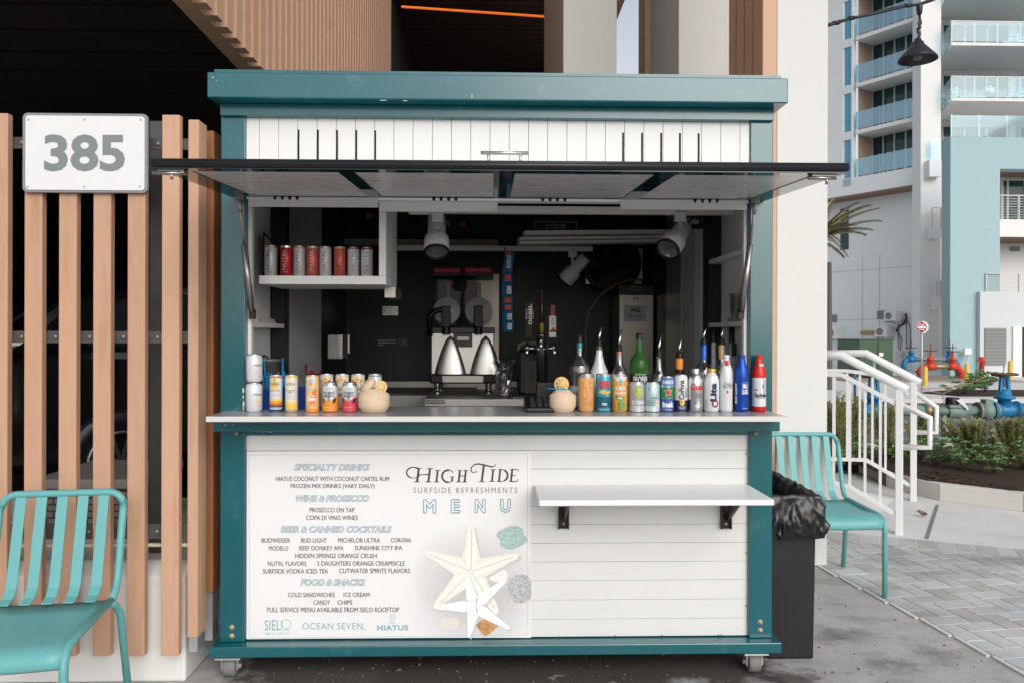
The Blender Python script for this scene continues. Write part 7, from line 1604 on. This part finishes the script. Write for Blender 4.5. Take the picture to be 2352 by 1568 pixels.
# seated person (skin-grown body)
p=T(1325,600,38.79); p.z=zs_[1]
def body(root,pts,edges,rad,m,name,par):
    me=bpy.data.meshes.new(name); me.from_pydata([tuple(q) for q in pts],edges,[]); o=bpy.data.objects.new(name,me); COL.objects.link(o)
    sk=o.modifiers.new('s','SKIN'); me.skin_vertices[0].data[0].use_root=True
    for i,r in enumerate(rad): me.skin_vertices[0].data[i].radius=(r,r)
    ss=o.modifiers.new('u','SUBSURF'); ss.levels=1; ss.render_levels=1
    dg=bpy.context.evaluated_depsgraph_get(); bpy.context.view_layer.update(); dg=bpy.context.evaluated_depsgraph_get()
    me2=bpy.data.meshes.new_from_object(o.evaluated_get(dg)); bpy.data.objects.remove(o); me2.materials.clear(); me2.materials.append(m)
    for pl in me2.polygons: pl.use_smooth=True
    o2=bpy.data.objects.new(name,me2); COL.objects.link(o2); o2.parent=par; base[o2]=Vector((0,0,0)); return o2
t=thing('person','person in a pale pink top sitting low on the lower glass balcony','person',p)
bp_=[(0,0,.45),(0,0.02,.65),(0,.03,.88),(0,.01,1.0),(0,0,1.12),(.12,-.10,.47),(.12,-.45,.50),(.12,-.48,.05),(.12,-.62,.03),(-.12,-.10,.47),(-.12,-.45,.50),(-.12,-.48,.05),(-.12,-.62,.03),(.19,.02,.90),(.25,-.05,.65),(.16,-.28,.58),(.13,-.36,.58),(-.19,.02,.90),(-.25,-.05,.65),(-.16,-.28,.58),(-.13,-.36,.58)]
be=[(0,1),(1,2),(2,3),(3,4),(0,5),(5,6),(6,7),(7,8),(0,9),(9,10),(10,11),(11,12),(2,13),(13,14),(14,15),(15,16),(2,17),(17,18),(18,19),(19,20)]
body(t,bp_,be,[.15,.15,.14,.055,.10,.09,.07,.05,.04,.09,.07,.05,.04,.06,.05,.04,.04,.06,.05,.04,.04],mat('skin',(.50,.31,.23),.5,var=.05),'body',t)
body(t,[(0,0,.46),(0,.02,.65),(0,.03,.86),(.19,.02,.90),(.24,-.03,.72),(-.19,.02,.90),(-.24,-.03,.72)],[(0,1),(1,2),(2,3),(3,4),(2,5),(5,6)],[.165,.165,.155,.075,.065,.075,.065],mat('pink_top',(.72,.55,.53),.8,var=.05),'shirt',t)
o=MB().ball((0,.02,1.17),.115,12,(1,1.05,1)).build('hair',mat('hair_dark',(.10,.07,.05),.7,var=.2),None); o.parent=t
# ================================================================== STRING LIGHT
YP=1.75
cb=[P(u,v,YP+.02*i) for i,(u,v) in enumerate(((1897,61),(1920,54),(1955,43),(2000,34),(2050,22),(2085,14),(2112,11),(2140,2),(2200,-25),(2300,-75)))]
t=thing('string_light_cable','black string light cable sagging from the white column to the upper right','cable',cb[0])
mb=MB(); mb.tube(cb,.009,8); mb.tube([q+Vector((0,.01,.012+.004*math.sin(i*2))) for i,q in enumerate(cb)],.004,6)
for i in (1,2,5): mb.tube([cb[i]-Vector((.02,0,.0)),cb[i]+Vector((.02,0,.004))],.014,8)
mb.build('cable',BLACKR,t)
lp=cb[6]; scl=(YP+3.27)/FPX
t=thing('pendant_lamp','black cone shaped pendant lamp hanging from the string light cable','lamp',(lp.x,lp.y,lp.z-.4)); YP=lp.y; x,y=P(2108,95,YP).x,lp.y
zz=lambda v:P(2108,v,YP).z
MB().lathe([(.018,zz(12)),(.020,zz(18)),(.016,zz(32)),(.012,zz(34))],(lp.x,y,0),12).build('socket_plug',BLACK,t)
mb=MB(); mb.tube([(lp.x,y,zz(34)),(lp.x+.002,y,zz(48)),(lp.x-.012,y-.01,zz(56)),(lp.x+.006,y,zz(64)),(lp.x-.014,y,zz(74)),(lp.x,y,zz(80)),(x,y,zz(90))],.0075,8); mb.tube([(lp.x+.004,y,zz(44)),(lp.x+.012,y,zz(54)),(lp.x-.004,y-.012,zz(62)),(lp.x-.016,y,zz(68)),(lp.x+.008,y,zz(78)),(x,y,zz(90))],.006,8); mb.build('cord',BLACKR,t)
R9=44*scl
MB().lathe([(.0001,zz(89)),(.020,zz(90)),(.024,zz(96)),(.036,zz(98)),(.040,zz(104)),(.052,zz(108)),(R9*.97,zz(134)),(R9,zz(139)),(R9*.985,zz(139)),(.050,zz(110)),(.0001,zz(109))],(x,y,0),36).build('shade',mat('lamp_shade_black',(.016,.018,.024),.38,var=.1),t)
MB().lathe([(.012,zz(110)),(.014,zz(118)),(.028,zz(125)),(.030,zz(130)),(.022,zz(137)),(.0001,zz(140))],(x,y,0),20).build('bulb',mat('bulb_glass',(.30,.31,.33),.08,var=0,trans=.5),t)
